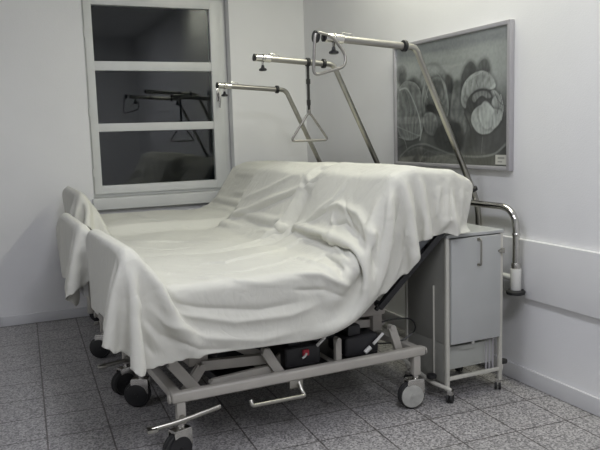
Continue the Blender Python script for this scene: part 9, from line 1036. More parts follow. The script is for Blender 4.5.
-1,1,0,-1,1,0,1,-1,1,0,-1,0,1,0,1,0,0,0,0,0,0,0,0,-2,-1,0,3,0,0,-2,-2,0,3,4,1,-5,-5,2,6,-2,0,0,0,-1,-1,1,0,0,0,1,-1,1,0,0,0,0,0,-1,1,0,0,0,0,0,0,1,-1,0,1,-1,0,1,-1,1,0,-1,1,0,-1,1,0,0,0,0,0,0,1,0,0,0,0,0,0,0,0,0,0,-1,-2,0,1,3,0,-1,-2,1,3,-1,-3,-3,3,7,-3,0,-4,0,0,2,1,-1,
1,0,0,0,0,0,0,0,-1,0,1,0,0,0,-1,1,0,0,0,0,0,1,-1,0,1,-1,1,-1,1,0,-1,1,0,0,0,1,0,-1,1,0,-1,0,1,0,0,0,0,0,0,0,0,-1,-3,-2,2,2,1,2,0,-3,-4,0,2,4,2,-10,1,1,4,2,0,0,-1,1,0,0,0,0,1,-1,0,-1,0,1,-1,1,-1,1,0,0,0,0,0,0,0,0,0,1,-1,1,-1,1,-1,1,0,0,0,0,0,0,0,1,-1,1,0,0,1,0,0,0,
0,0,0,0,0,-1,-2,-3,0,2,3,3,1,-2,-5,-5,-3,-2,2,10,7,-1,0,-2,0,-1,1,-1,0,-1,1,-1,0,0,0,0,0,-1,1,-1,1,-1,1,-1,1,0,0,0,0,0,0,0,0,0,1,-1,0,0,1,-1,1,-1,0,1,1,-1,1,-1,1,0,2,0,0,0,0,0,0,0,0,-1,-3,-5,0,2,2,4,4,1,-1,-4,-5,-1,12,3,-8,-2,1,0,1,0,-1,0,0,0,0,0,-1,0,0,0,0,1,0,0,0,0,0,0,0,-1,
1,0,0,0,1,-1,1,-1,0,0,1,-1,0,1,-1,1,0,0,0,1,0,0,0,0,1,0,0,0,0,0,0,0,0,1,-3,-5,-5,2,3,3,6,4,1,-1,-2,-2,-12,-1,10,2,0,-1,0,-1,1,0,0,0,0,0,0,0,-2,1,2,-1,-1,1,-1,1,-1,1,0,0,0,-1,1,0,0,0,0,1,-1,1,-1,1,-1,0,0,0,1,1,-1,-1,0,0,0,0,2,0,0,0,0,0,0,0,0,0,-1,-5,-7,0,2,3,4,5,4,2,0,0,
-5,-5,-6,2,-1,3,0,2,0,0,0,1,0,0,-1,1,0,1,-1,1,1,-1,1,-1,1,-1,0,0,0,1,-1,0,0,0,0,0,0,0,1,-1,1,-1,1,0,0,-1,1,-1,-1,0,0,1,2,0,0,0,0,0,0,0,0,0,0,-4,-8,-5,1,3,4,6,3,5,2,-5,0,7,-2,-1,-7,-1,-1,1,-1,1,0,0,-1,1,0,-1,2,-1,1,0,-1,1,0,0,0,0,0,1,-1,0,0,0,0,0,0,0,1,-1,0,0,0,1,-1,0,0,1,
-1,0,-1,0,0,0,2,0,0,0,0,0,0,0,0,1,0,-1,-7,-9,-3,1,2,5,8,2,5,4,-5,-10,3,-4,8,-1,1,-2,1,-1,0,-1,1,0,0,1,0,0,0,-1,1,0,0,0,0,0,0,0,0,0,1,-1,0,1,-1,0,0,0,0,1,-1,0,1,0,-1,0,0,-1,1,0,0,-1,2,0,0,0,0,0,0,0,0,2,0,-2,-1,-9,-7,-2,0,0,4,9,5,5,6,-9,-8,5,-2,1,0,0,0,1,-1,1,0,-1,2,0,-1,1,
0,0,0,0,-1,1,0,0,0,0,0,0,0,0,0,0,0,0,0,0,0,0,0,0,0,-1,1,0,0,0,-1,0,0,1,3,0,0,0,0,0,0,0,0,1,0,0,-2,-2,-9,-8,0,2,-4,1,7,9,2,4,-2,-4,1,0,-1,1,0,0,1,0,-1,1,0,0,1,0,0,0,0,0,1,-1,0,1,-1,0,1,-1,0,1,-1,0,1,-1,0,1,-1,0,1,-1,0,0,0,0,0,0,0,0,0,-1,2,0,0,0,0,0,0,0,0,3,0,-1,
-1,0,-2,-8,-9,-1,6,-4,-4,1,9,10,-2,0,0,0,0,0,0,0,0,1,0,1,-1,1,-1,1,-1,1,0,0,0,0,0,0,0,0,0,0,0,0,0,0,0,0,0,0,0,0,-1,1,-1,1,0,0,0,0,0,0,-2,-3,1,0,0,0,0,0,0,0,0,4,1,0,-2,-1,7,-4,-9,-11,-3,8,4,-6,-4,0,9,4,-1,1,0,1,0,1,-1,0,1,0,1,-1,1,-1,1,1,-1,0,0,1,0,-1,1,0,-1,1,0,-1,1,-1,0,1,
-1,0,0,0,1,-1,0,0,0,0,-1,-6,-3,-1,-1,0,0,0,0,0,0,0,0,0,0,4,3,0,-3,-2,3,8,-2,-8,-12,-8,4,14,5,-1,-2,-2,-1,0,0,0,0,0,1,-1,0,0,0,0,0,0,0,-1,1,1,-1,0,0,1,0,-1,1,0,-1,1,-1,1,0,-1,1,0,0,0,0,0,1,-1,0,-1,0,0,0,-2,0,0,0,0,0,0,0,0,0,0,0,4,3,0,0,-4,-5,8,8,0,-5,-10,-10,-4,6,10,8,0,1,-4,0,-2,
0,-2,0,0,0,-1,0,0,-1,1,-1,0,0,-1,1,0,0,0,0,0,0,0,1,-1,1,0,-1,1,0,-1,1,0,0,0,0,1,-3,0,0,6,2,2,0,0,0,0,0,0,0,0,0,0,0,1,5,1,0,-2,-6,0,8,6,1,-2,-7,-7,-5,-2,1,4,1,2,1,0,0,1,-1,0,0,0,-1,0,1,-1,1,0,0,0,-1,1,-1,0,0,1,0,-1,0,1,-1,0,1,-1,0,1,-1,0,0,0,-1,-2,2,1,0,0,0,0,2,2,1,0,
0,0,0,0,0,0,0,-1,5,3,1,-2,-6,-6,4,8,6,0,-5,-5,-1,1,-2,-2,-1,0,-1,2,-1,0,1,0,0,0,0,0,0,0,0,0,-1,0,1,-1,1,0,-1,0,0,1,-1,0,1,-1,0,0,0,-1,1,-1,-1,1,0,1,1,0,0,0,0,0,0,2,1,0,0,0,0,0,0,0,-1,1,2,5,0,0,-4,-6,-4,7,6,5,0,-8,-4,4,2,0,-2,-2,0,-1,0,0,-1,0,0,-1,1,0,-1,0,0,0,0,0,0,0,-1,0,
1,0,-1,0,0,0,0,0,0,0,0,0,0,0,1,-1,0,1,0,0,0,0,0,1,-1,0,0,0,0,0,0,0,0,0,1,0,0,6,2,0,-2,-7,-5,0,6,7,4,-2,-8,-5,2,2,2,-2,0,-1,1,-1,1,-1,0,0,0,-1,1,0,-1,0,1,-1,0,0,0,0,-1,0,1,-1,1,0,-1,1,-1,1,-1,1,-1,1,-1,1,0,0,0,-1,1,0,0,0,1,-1,1,0,0,0,0,0,0,0,0,-1,1,4,5,0,-1,-5,-6,-5,3,6,
7,4,-5,-8,-1,-1,2,3,-3,1,-1,0,0,0,-1,1,-1,1,0,-1,1,-1,0,0,0,0,0,0,0,0,0,0,0,-1,1,-1,1,-1,1,-1,1,-1,1,-1,1,-1,0,1,-1,1,1,-1,0,0,0,0,0,0,0,0,0,0,0,1,-1,1,6,3,0,-3,-7,-5,-2,3,8,6,0,-7,-4,1,-2,1,3,-3,1,0,-1,1,0,0,0,-1,0,1,-1,1,-1,1,-1,0,0,0,0,0,-1,1,-1,1,-1,1,-1,1,-1,1,-1,1,-1,1,-1,1,
0,-1,1,0,0,0,0,0,0,0,0,0,0,0,0,0,1,-1,1,-1,5,5,1,-1,-5,-8,-4,1,3,9,6,-5,-7,0,-1,0,0,2,-1,0,0,-1,1,-1,1,0,-1,0,0,0,0,0,0,0,0,0,0,0,0,0,0,0,0,0,0,-1,1,-1,1,-1,1,-1,1,0,-1,0,1,0,0,0,0,0,-2,0,0,0,0,0,0,0,2,1,-1,1,0,7,3,0,-3,-7,-6,-3,2,4,7,4,-7,-3,2,-2,0,0,0,0,1,0,-1,1,-1,0,
1,-1,1,-1,1,-1,1,-1,0,0,0,0,0,0,0,0,0,-1,1,0,0,0,0,0,0,0,-1,0,1,0,-1,1,0,0,0,0,-19,0,0,0,0,0,0,11,5,3,1,-1,1,4,5,1,-1,-4,-8,-5,-1,3,4,6,-1,-4,0,-1,0,1,0,0,-1,1,0,-1,1,0,-1,1,-1,1,-1,0,0,0,1,-1,1,-1,0,0,0,0,0,0,0,0,-1,1,-1,1,-1,1,0,0,-1,0,1,0,0,0,0,0,-16,0,0,0,0,0,0,3,4,6,
4,0,0,-1,7,5,0,-2,-6,-8,-3,0,4,0,8,-5,-1,2,-1,-1,0,0,1,-1,0,1,-1,0,1,-1,1,-1,0,1,-1,1,-1,0,0,0,0,0,0,0,0,0,0,0,0,0,0,-1,1,-1,0,0,1,0,-1,0,1,0,-1,0,-17,0,0,0,0,0,0,0,2,4,6,5,0,1,2,6,3,0,-4,-7,-7,-2,3,4,1,2,-2,1,-1,0,0,0,-1,1,0,-1,1,0,-1,1,-1,0,1,-1,0,0,0,1,-1,0,1,-1,0,0,0,0,
-1,1,0,-1,1,0,0,0,0,0,-1,0,1,0,-1,1,0,0,-16,0,0,0,0,0,0,0,0,1,3,6,6,0,1,5,5,1,-1,-6,-7,-4,-1,6,-1,3,-2,0,0,0,0,1,0,-1,1,0,-1,0,1,-1,0,1,-1,0,1,-1,0,0,0,1,-1,0,0,0,0,0,0,0,0,0,0,0,-1,1,0,0,0,0,-1,1,0,-1,1,-1,-15,0,0,0,0,0,0,-1,-1,0,1,3,5,7,1,1,7,4,1,-2,-7,-8,-3,2,3,2,0,-1,
1,0,0,-1,1,0,-1,0,1,0,-1,0,1,-1,0,1,-1,1,0,-1,0,0,0,0,1,-1,0,0,1,-1,0,0,-1,1,0,-1,0,0,1,0,0,-1,-1,-1,-1,0,-8,0,0,0,0,0,0,-6,-2,0,-1,1,2,5,7,2,2,7,3,1,-4,-7,-7,-1,5,-2,2,0,1,0,0,0,-1,0,1,0,-1,0,1,0,-1,1,0,-1,1,-1,0,1,0,-1,0,1,-1,0,0,0,0,0,0,0,0,0,0,0,0,0,-1,0,0,1,3,1,1,-2,
4,0,0,0,0,0,0,-7,-7,-5,-1,0,0,1,5,7,4,2,6,3,0,-5,-7,-5,1,3,0,0,0,0,0,1,0,0,-1,0,1,0,-1,1,0,-1,0,1,-1,0,1,-1,0,1,0,-1,0,0,1,0,-1,0,0,0,0,0,0,0,0,0,0,0,-3,0,1,3,-1,2,15,0,0,0,0,0,0,-7,-7,-8,-5,-4,-1,1,0,4,6,7,3,6,3,-2,-5,-7,-3,2,1,0,0,0,1,-1,0,0,1,0,-1,1,0,-1,0,1,0,-1,1,0,
-1,1,0,-1,0,0,1,0,-1,0,0,0,0,0,1,-1,0,0,0,-1,1,-3,2,-1,0,0,1,1,19,0,0,0,0,0,0,-1,-4,-7,-9,-7,-4,-3,-1,0,3,6,8,3,6,4,-4,-6,-4,0,0,0,0,1,-1,0,0,1,-1,1,0,-1,0,1,0,-1,1,0,-1,1,0,-1,0,1,0,0,-1,0,0,1,0,0,0,0,-1,0,0,0,0,0,-1,2,1,0,-3,-1,0,0,12,0,0,0,0,0,0,8,-1,-2,-5,-7,-9,-7,-3,-2,0,1,
5,8,4,6,4,-5,-6,-2,-1,1,0,0,0,1,0,0,0,-1,0,1,0,0,0,0,-1,1,0,-1,1,0,0,-1,0,1,0,0,0,-1,0,0,0,0,0,0,0,0,0,1,1,0,-2,1,2,-2,-1,-1,17,0,0,0,0,0,0,0,1,2,0,-4,-5,-7,-9,-5,-5,-1,0,5,8,4,3,5,-5,-4,-1,0,0,0,0,0,0,0,0,1,0,0,0,0,0,0,0,0,0,0,-1,1,0,0,0,-1,0,1,0,0,0,0,0,0,0,0,0,1,
-1,0,-1,-1,1,0,-1,1,1,0,20,0,0,0,0,0,0,0,0,-1,0,1,0,-4,-5,-9,-6,-7,-3,-1,1,7,8,-1,1,-3,-1,2,0,0,0,1,0,0,0,0,1,-1,0,0,0,1,0,-1,0,0,0,0,0,0,0,0,0,-1,0,1,-1,1,0,0,0,0,0,0,0,0,-1,1,0,0,0,0,0,0,11,0,0,0,0,0,0,0,5,3,1,0,-1,1,-1,-3,-6,-6,-8,-6,-3,0,3,9,0,-2,1,1,0,1,0,0,0,0,1,0,
-1,0,1,-1,0,0,0,0,0,1,0,-1,0,0,0,1,0,0,0,-1,1,-1,0,0,0,0,0,-1,1,0,0,-1,1,0,1,-1,0,0,0,0,0,0,0,0,0,0,2,4,6,4,3,1,0,1,-1,-4,-4,-7,-6,-5,-3,2,8,1,0,-1,0,0,0,-1,0,1,-1,0,0,1,-1,0,0,0,0,0,0,0,0,0,0,1,0,-1,0,0,0,0,0,0,0,0,0,0,0,0,0,-1,1,0,0,0,0,1,-1,1,-13,0,0,0,0,0,0,0,
4,4,3,5,4,5,4,2,1,1,0,-3,-3,-6,-4,-3,0,1,1,-1,0,-1,0,0,0,0,0,0,0,-1,0,1,0,0,-1,1,0,0,-1,1,0,-1,0,0,0,1,-1,1,0,0,-1,1,-1,0,0,0,0,0,-1,1,-1,-1,0,2,0,0,-20,0,0,0,0,0,0,0,1,2,2,4,4,4,4,4,4,4,2,2,0,0,-3,-5,-7,0,0,0,-1,0,0,0,0,-1,0,0,0,1,0,0,0,-1,1,0,0,-1,1,-1,0,1,0,0,0,-1,
1,-1,0,0,1,-1,1,-1,0,0,0,0,0,0,-1,0,0,-1,2,-1,-20,0,0,0,0,0,0,0,0,0,0,0,2,1,3,4,4,4,3,2,1,0,-1,-2,0,1,0,-1,1,0,0,0,0,0,0,0,0,-1,0,0,0,0,0,0,0,0,0,0,0,0,-1,1,-1,1,-1,1,-1,0,0,0,0,1,0,-1,0,0,2,0,1,-2,1,-1,-1,0,-16,0,0,0,0,0,0,0,0,-2,0,-1,-1,1,0,0,1,1,3,5,4,3,3,0,-1,0,
0,1,0,0,0,0,0,0,0,0,0,1,-1,0,0,0,0,0,0,0,0,0,0,-1,1,-1,1,-1,1,-1,1,0,0,0,-1,0,0,1,0,0,-1,0,-2,2,-1,0,0,0,-2,0,0,0,0,0,0,0,-2,-1,-2,-2,-1,-2,-1,-1,-1,-1,0,0,0,2,3,7,4,0,1,1,0,0,0,0,0,0,0,0,-1,0,1,0,-1,1,0,-1,0,0,0,0,0,0,0,0,0,0,0,0,0,0,-1,0,1,0,0,0,-1,0,-1,-2,2,1,0,0,
0,0,14,0,0,0,0,0,0,0,-2,-1,-2,-1,-2,-2,-1,-2,-1,0,-2,0,0,1,1,1,2,1,0,-1,-1,0,0,0,0,-1,0,0,1,-1,0,-1,1,0,-1,1,0,0,0,0,0,0,0,0,0,0,0,0,-1,0,1,0,0,-1,0,0,0,0,0,1,-1,0,0,0,-1,0,20,0,0,0,0,0,0,0,0,-1,0,-1,0,-1,-1,0,-1,-1,0,-1,1,-1,-2,-6,-3,2,0,-1,0,0,0,-1,0,0,0,0,-1,1,-1,1,0,-1,1,-1,
0,0,0,0,0,0,0,0,0,0,-1,1,0,0,0,0,-1,1,0,-1,1,0,-1,0,0,0,0,0,0,0,20,0,0,0,0,0,0,0,0,0,1,0,-1,0,-1,0,0,-1,-1,-2,-4,-4,-4,-2,1,1,0,0,0,-1,0,0,0,0,0,-1,1,-1,1,-1,0,0,0,0,0,0,0,0,0,0,0,0,-1,1,0,-1,1,0,-1,0,1,0,-1,1,-1,0,1,-1,0,0,0,0,0,0,16,0,0,0,0,0,0,0,1,-1,-1,-1,0,-1,-1,-2,
-2,-2,-2,-2,-1,-1,0,1,1,0,1,-1,1,-1,0,0,0,0,0,0,-1,1,-1,1,-1,0,0,0,0,0,0,0,0,0,0,0,1,-1,0,0,0,0,0,0,0,-1,1,-1,1,-1,0,0,1,-1,0,0,0,0,5,0,0,0,0,0,0,0,-2,0,-1,0,-1,0,0,0,0,0,0,0,0,0,0,0,1,0,0,0,0,0,0,0,-1,0,0,0,1,-1,1,-1,0,1,-1,0,0,0,0,0,0,0,0,0,-1,0,1,0,-1,0,1,0,-1,1,
-1,1,-1,1,-1,1,-1,1,-1,0,0,0,-4,0,0,0,0,0,0,0,-5,2,-1,0,-1,-3,-1,0,0,1,0,1,2,2,3,5,0,1,0,0,0,0,0,0,0,0,0,0,-1,1,-1,0,1,-1,1,0,-1,1,-1,0,0,0,0,0,0,0,0,0,0,0,0,-1,1,-1,1,-1,1,-1,1,-1,1,-1,1,0,0,-1,-2,0,0,0,0,0,0,0,-6,-7,-1,-1,1,4,2,3,2,1,3,2,2,2,0,-4,0,1,0,0,-1,1,-1,0,1,0,
-1,0,1,-1,0,1,-1,0,0,0,0,0,0,0,0,0,0,0,0,0,0,0,0,0,-1,1,-1,1,-1,1,-1,0,0,0,0,1,-1,0,0,1,8,0,0,0,0,0,0,0,-3,-10,-5,2,6,3,2,1,1,1,1,0,-2,-2,-2,-1,1,0,0,0,1,-1,1,0,-1,0,1,0,-1,0,1,-1,1,0,-1,0,1,-1,0,1,-1,0,0,0,0,0,0,-1,1,0,0,0,0,0,0,-1,0,1,-1,0,0,0,1,0,0,-1,-2,0,0,0,0,0,
0,0,6,0,-8,-6,0,2,1,1,0,1,0,1,1,2,2,0,0,0,0,1,-1,1,-1,0,1,0,-1,0,1,0,-1,0,0,0,0,0,0,0,0,-1,1,0,-1,0,1,0,-1,1,0,-1,1,0,0,-1,1,0,0,-1,0,1,-1,-1,0,1,0,0,-19,0,0,0,0,0,0,0,11,6,3,-8,-4,-2,0,-1,1,0,1,0,2,1,3,7,0,0,0,0,0,0,1,0,-1,0,1,0,-1,0,1,0,-1,0,1,-1,0,0,1,-1,0,0,0,0,
0,0,0,0,0,0,0,-1,1,0,0,0,0,0,0,1,1,-3,-2,0,1,1,-9,0,0,0,0,0,0,0,-6,3,1,5,1,0,1,0,1,1,1,1,0,1,0,-1,0,1,1,-1,1,0,-1,0,0,0,0,0,0,0,0,0,0,0,-1,1,0,0,-1,1,0,0,0,0,0,-1,1,0,-1,1,0,0,0,0,0,0,0,1,1,-1,-5,3,2,-1,-1,0,-15,0,0,0,0,0,0,0,-2,0,7,10,3,2,1,3,1,2,0,1,0,-2,-4,-6,
-1,0,1,1,-1,0,1,0,0,0,-1,0,1,0,-1,0,1,-1,1,-1,0,0,0,0,-1,0,1,0,-1,1,0,0,0,0,0,0,0,1,-1,1,0,-2,-1,-3,3,0,0,1,0,0,-14,0,0,0,0,0,0,0,4,8,8,5,2,1,2,0,1,-1,-2,-3,-5,-3,-2,1,1,0,-1,0,0,0,0,0,0,0,0,0,-1,0,0,0,0,0,0,0,0,-1,1,0,0,0,-1,0,1,0,-1,0,0,0,0,0,0,-1,1,-1,0,0,-1,1,0,0,
1,-1,0,0,7,0,0,0,0,0,0,0,1,5,4,1,-1,1,-2,-1,-3,-4,-4,-3,-1,-2,1,3,3,-1,-1,-1,0,0,-1,0,0,0,0,0,1,-1,1,-1,0,0,0,0,0,0,0,-1,1,0,0,0,-1,0,0,0,1,-1,0,0,0,0,-1,1,-1,1,0,0,0,0,-1,0,1,-1,18,0,0,0,0,0,0,0,0,0,-1,-1,0,-3,-3,-4,-4,-2,-1,-2,1,2,3,1,-3,1,0,0,0,0,0,-1,1,-1,1,-1,0,0,0,0,0,0,
0,0,0,0,-1,1,-1,0,0,0,0,0,1,-1,-1,1,-1,1,-1,0,1,-1,1,-1,0,0,0,0,0,0,0,1,4,0,0,0,0,0,0,0,0,6,2,-1,-2,-3,-3,-2,-1,-2,0,3,1,2,-2,-3,2,2,-1,0,0,-1,1,0,-1,1,-1,1,-1,0,0,0,0,0,0,0,-1,1,0,0,0,-1,1,-1,1,-1,0,0,0,0,0,0,0,0,-1,1,-1,1,0,0,-1,0,0,0,-1,0,0,0,0,0,0,0,0,0,0,2,5,1,-3,-3,
-1,-1,0,2,1,0,0,-3,1,-2,3,0,-1,1,0,0,-1,0,1,-1,0,0,0,1,-1,0,0,0,0,0,0,-1,1,-1,1,0,-1,1,-1,0,0,0,0,0,0,-1,0,1,0,-1,1,-1,1,-1,0,-1,1,0,1,1,0,0,0,0,0,0,0,0,0,2,3,1,-3,-1,0,0,0,0,1,-1,0,0,-5,4,3,-3,2,-1,0,0,0,0,-1,0,1,-1,0,0,0,0,0,0,-1,1,0,0,0,0,-1,0,1,-1,0,0,0,0,0,-1,1,0,
0,-1,0,0,0,1,-2,1,0,0,0,1,0,-1,0,0,0,0,0,0,0,0,0,2,2,1,0,-2,-1,0,0,-1,-1,0,-2,-1,2,4,2,-4,0,0,0,0,0,0,0,0,0,0,0,-1,1,0,-1,0,1,-1,1,0,-1,0,1,0,-1,0,1,0,-1,0,1,-1,-1,0,0,0,-1,0,-1,-3,2,1,2,1,-1,1,0,0,618,0,0,0,0,0,0,0,0,0,0,0,0,0,0,0,0,0,0,0,0,0,0,0,0,0,0,0,0,0,0,0,
0,0,0,0,0,0,0,0,0,0,0,0,0,0,0,0,0,0,0,0,0,0,0,0,0,0,0,-1,0,0,-1,0,-1,0,0,-1,0,0,0,0,0,0,24,0,0,0,0,0,0,0,0,0,0,0,0,0,0,0,0,0,0,0,0,0,0,0,0,0,0,0,0,0,0,0,0,0,0,0,0,0,0,0,0,0,0,0,0,0,0,0,0,0,0,-1,0,-1,0,-1,0,0,-1,1,-1,0,1,-1,1,-1,0,1,0,0,0,0,0,0,24,0,0,0,
0,0,0,0,0,0,0,0,0,0,0,0,0,0,0,0,0,0,0,0,0,0,0,0,0,0,0,0,0,0,0,0,0,0,0,0,0,0,0,0,-1,-1,0,0,-1,0,-1,1,-1,1,-1,1,0,-1,1,-1,1,0,-1,1,-1,1,0,-1,0,0,0,0,0,0,-30,0,0,0,0,0,0,0,0,0,0,0,0,0,0,0,0,0,0,0,0,9,10,10,9,5,3,2,1,2,1,1,1,1,0,-1,-1,0,0,-1,0,-1,0,-1,0,1,-1,0,1,-1,
0,0,1,-1,1,-1,0,1,-1,1,-1,0,1,-1,1,-1,0,1,0,0,0,0,0,0,-3,0,0,0,0,0,0,0,0,0,0,0,0,0,0,0,0,0,0,10,11,0,0,0,0,2,0,0,1,-1,0,1,0,0,0,-1,1,-1,0,1,-1,1,-1,0,1,-1,1,-1,0,1,0,0,-1,1,-1,1,0,-1,1,-1,1,0,-1,1,-1,1,0,-1,0,0,0,0,0,0,8,0,0,0,0,0,0,0,0,0,0,0,0,0,0,0,0,0,10,0,-1,1,
0,0,1,0,1,0,0,0,1,-1,0,0,0,1,-1,1,0,-1,0,0,0,1,-1,1,-1,1,-1,0,0,0,1,-1,1,-1,0,1,-1,1,0,-1,1,-1,1,0,-1,1,0,0,0,0,0,0,-8,0,0,0,0,0,0,0,0,0,0,0,0,0,0,0,13,12,1,0,0,0,0,0,0,1,1,1,-1,1,-1,0,1,0,-1,0,1,-1,0,1,0,-1,1,-1,1,-1,1,0,0,0,0,0,-1,1,-1,1,0,-1,1,0,-1,1,0,0,0,-1,1,-1,
0,0,0,0,0,0,2,0,0,0,0,0,0,0,0,0,0,0,0,0,0,13,1,0,1,0,0,1,0,0,0,1,1,0,1,-1,1,0,-1,0,1,0,-1,1,-1,0,0,1,-1,1,-1,1,-1,0,1,-1,1,-1,1,-1,1,0,-1,1,0,-1,1,-1,0,1,-1,1,-1,1,0,0,0,0,0,0,3,0,0,0,0,0,0,0,0,0,0,0,0,0,13,0,-1,1,1,1,0,-1,1,0,0,1,1,1,-1,1,-1,0,1,-1,0,0,1,-1,1,0,
0,0,0,0,0,0,0,0,-1,1,-1,1,0,0,0,-1,1,0,-1,1,0,0,0,0,0,0,0,-1,0,0,0,0,0,0,1,0,0,0,0,0,0,0,0,0,0,0,0,14,0,0,0,1,0,1,1,0,-1,1,0,0,2,0,1,-1,1,0,-1,1,0,0,-1,1,0,-1,1,-1,1,-1,1,-1,1,-1,1,-1,1,-1,0,1,-1,1,0,-1,1,0,-1,1,-1,0,1,-1,1,0,0,0,0,0,0,0,-5,0,0,0,0,0,0,0,0,0,0,0,
17,2,1,1,0,-1,1,1,0,1,0,0,0,1,0,2,0,0,-1,1,0,0,-1,0,1,0,-1,1,-1,1,-1,1,-1,1,-1,1,0,0,0,0,0,0,0,0,0,0,0,0,0,0,0,0,-1,1,-1,1,0,0,0,0,0,0,-28,0,0,0,0,0,0,0,0,0,19,18,1,1,3,1,1,0,-1,1,1,0,1,0,0,0,1,0,1,0,1,-1,0,0,0,1,-1,0,1,-1,1,-1,1,-1,1,-1,1,-1,0,1,-1,1,-1,0,1,-1,0,1,
-1,0,1,-1,1,0,0,0,0,-1,0,0,0,0,0,0,-9,0,0,0,0,0,0,0,0,18,-1,1,0,2,0,2,2,1,1,-1,1,1,0,0,0,0,1,2,0,0,-1,1,0,0,0,0,0,0,-1,1,0,0,0,0,0,0,0,0,0,0,0,0,0,0,0,0,0,0,0,0,0,1,-1,0,0,-1,1,0,0,0,0,0,0,0,8,0,0,0,0,0,0,0,0,1,0,-1,1,-1,2,1,2,2,1,0,0,1,0,0,1,0,0,1,1,0,
1,-1,0,0,0,0,1,-1,1,-1,0,1,-1,1,-1,1,-1,1,-1,0,1,-1,1,0,-1,1,0,-1,1,0,-1,0,1,-1,1,0,-1,0,0,0,0,0,0,0,-10,0,0,0,0,0,0,0,18,0,1,1,-1,0,0,1,0,3,1,3,0,0,1,0,0,0,0,2,1,0,0,0,0,0,0,0,0,0,0,0,0,-1,1,-1,1,0,0,0,0,0,0,0,0,0,0,0,0,0,0,0,1,-1,0,0,0,0,0,0,0,0,0,0,0,0,-14,0,
0,0,0,0,0,20,1,0,0,1,1,0,0,-1,1,1,2,1,3,1,0,1,0,0,0,0,2,1,-1,1,0,-1,1,-1,0,1,-1,1,-1,1,-1,1,0,-1,1,-1,1,0,-1,1,-1,0,1,0,-1,1,0,-1,0,1,0,0,-1,0,0,0,0,0,0,0,0,0,-13,0,0,0,0,0,19,0,0,1,0,0,0,1,1,1,-1,-1,2,2,2,2,2,0,1,0,0,0,2,0,1,-1,0,0,0,0,0,0,0,0,0,0,0,0,-1,1,0,0,
0,0,0,0,1,-1,0,0,0,0,0,1,0,-1,0,0,1,-1,0,0,0,0,0,0,0,0,-14,0,0,0,0,19,1,0,0,0,0,0,1,0,0,0,2,0,-1,1,1,3,3,2,0,0,0,1,0,1,0,0,0,0,0,1,0,-1,1,-1,1,-1,1,-1,1,0,-1,1,-1,0,1,-1,0,1,-1,0,1,0,0,-1,0,1,0,0,-1,1,-1,0,0,0,0,0,0,0,-14,0,0,0,20,0,0,0,0,0,1,-1,0,1,-1,1,0,1,0,0,
1,1,3,4,2,0,1,-1,1,1,0,1,-1,0,0,0,-1,1,-1,1,0,0,0,0,0,-1,1,0,0,0,0,0,0,0,1,-1,0,0,0,1,-1,0,0,0,0,0,0,-1,0,0,0,0,0,0,6,0,0,0,-1,1,0,0,0,0,0,1,-1,0,1,0,0,0,1,0,-1,1,0,3,4,4,-1,1,-1,1,1,0,0,1,-1,0,1,-1,1,-1,0,0,0,1,-1,1,0,-1,1,-1,0,1,0,-1,0,1,0,0,-1,0,1,0,0,0,0,-1,
0,1,0,0,0,0,0,0,-16,0,0,20,1,0,0,0,1,0,0,0,1,0,0,0,0,0,0,0,1,0,0,0,2,5,4,0,0,1,1,-1,1,-1,1,0,-1,1,-1,1,0,0,0,-1,1,0,-1,1,0,0,0,0,-1,1,0,0,0,-1,1,0,0,0,0,0,0,0,0,-1,0,0,0,0,0,0,-18,0,20,0,0,1,0,0,0,1,0,1,0,0,0,1,0,1,0,1,-1,0,0,1,1,3,4,6,3,1,-5,-2,-1,0,0,-1,1,0,
1,0,0,1,-1,1,0,0,1,0,0,0,0,0,1,0,0,0,-1,1,0,0,0,0,0,1,0,-1,-5,-1,0,0,0,0,0,0,0,0,0,0,1,-1,0,1,0,0,0,0,1,1,0,0,0,1,0,1,0,1,0,-1,-2,-1,-1,0,-1,-2,1,0,0,0,0,1,0,0,1,0,0,0,1,0,0,0,0,-1,0,1,0,0,0,0,0,0,1,0,0,0,0,0,0,0,0,-1,3,-3,0,0,0,0,0,0,-2,0,0,0,0,0,0,0,0,0,
0,0,0,0,0,0,0,0,0,0,1,0,0,0,1,0,0,-1,-3,-1,2,1,1,0,0,0,1,0,-1,0,0,0,0,0,0,0,0,1,0,0,0,0,0,0,0,0,0,0,0,0,0,0,0,1,-1,0,-5,-6,0,0,0,0,0,0,-3,0,0,0,0,0,0,0,0,0,0,0,-1,0,0,0,0,-1,0,-1,0,0,0,2,0,0,0,-7,-4,0,0,1,0,1,1,1,-1,1,0,0,1,0,0,1,0,0,0,0,1,0,0,0,0,0,0,0,
0,1,-1,0,0,0,0,-2,1,1,4,4,0,0,0,0,0,0,-3,0,0,1,-1,0,1,-1,0,0,0,-1,0,-1,0,0,0,-1,0,1,0,-1,1,-1,1,-3,-8,-2,2,0,1,0,0,0,0,0,0,0,0,0,0,0,0,0,0,0,0,0,0,0,0,0,0,0,0,1,0,-1,1,-1,0,0,0,0,0,1,3,1,0,0,0,0,0,0,-2,0,0,-1,0,1,-2,1,-1,-1,0,0,-1,1,-1,0,-1,1,0,-1,0,0,-1,-1,-2,-5,0,-1,
-1,-1,0,1,0,0,0,0,0,0,0,1,-1,1,0,-1,1,0,0,0,0,0,0,0,0,0,1,-1,0,0,0,0,0,0,-1,1,-1,0,0,3,-11,-18,-19,-20,-20,-21,-3,0,0,0,-1,-1,0,-1,0,0,0,-1,1,-1,1,-1,1,-1,0,0,0,-1,1,-1,-3,-2,-2,-2,-1,0,0,-1,1,0,0,-1,1,0,0,-1,1,-1,0,1,-1,0,1,0,-1,0,0,1,0,0,-1,0,0,0,0,1,0,-1,1,-1,1,0,0,1,4,5,3,3,1,2,
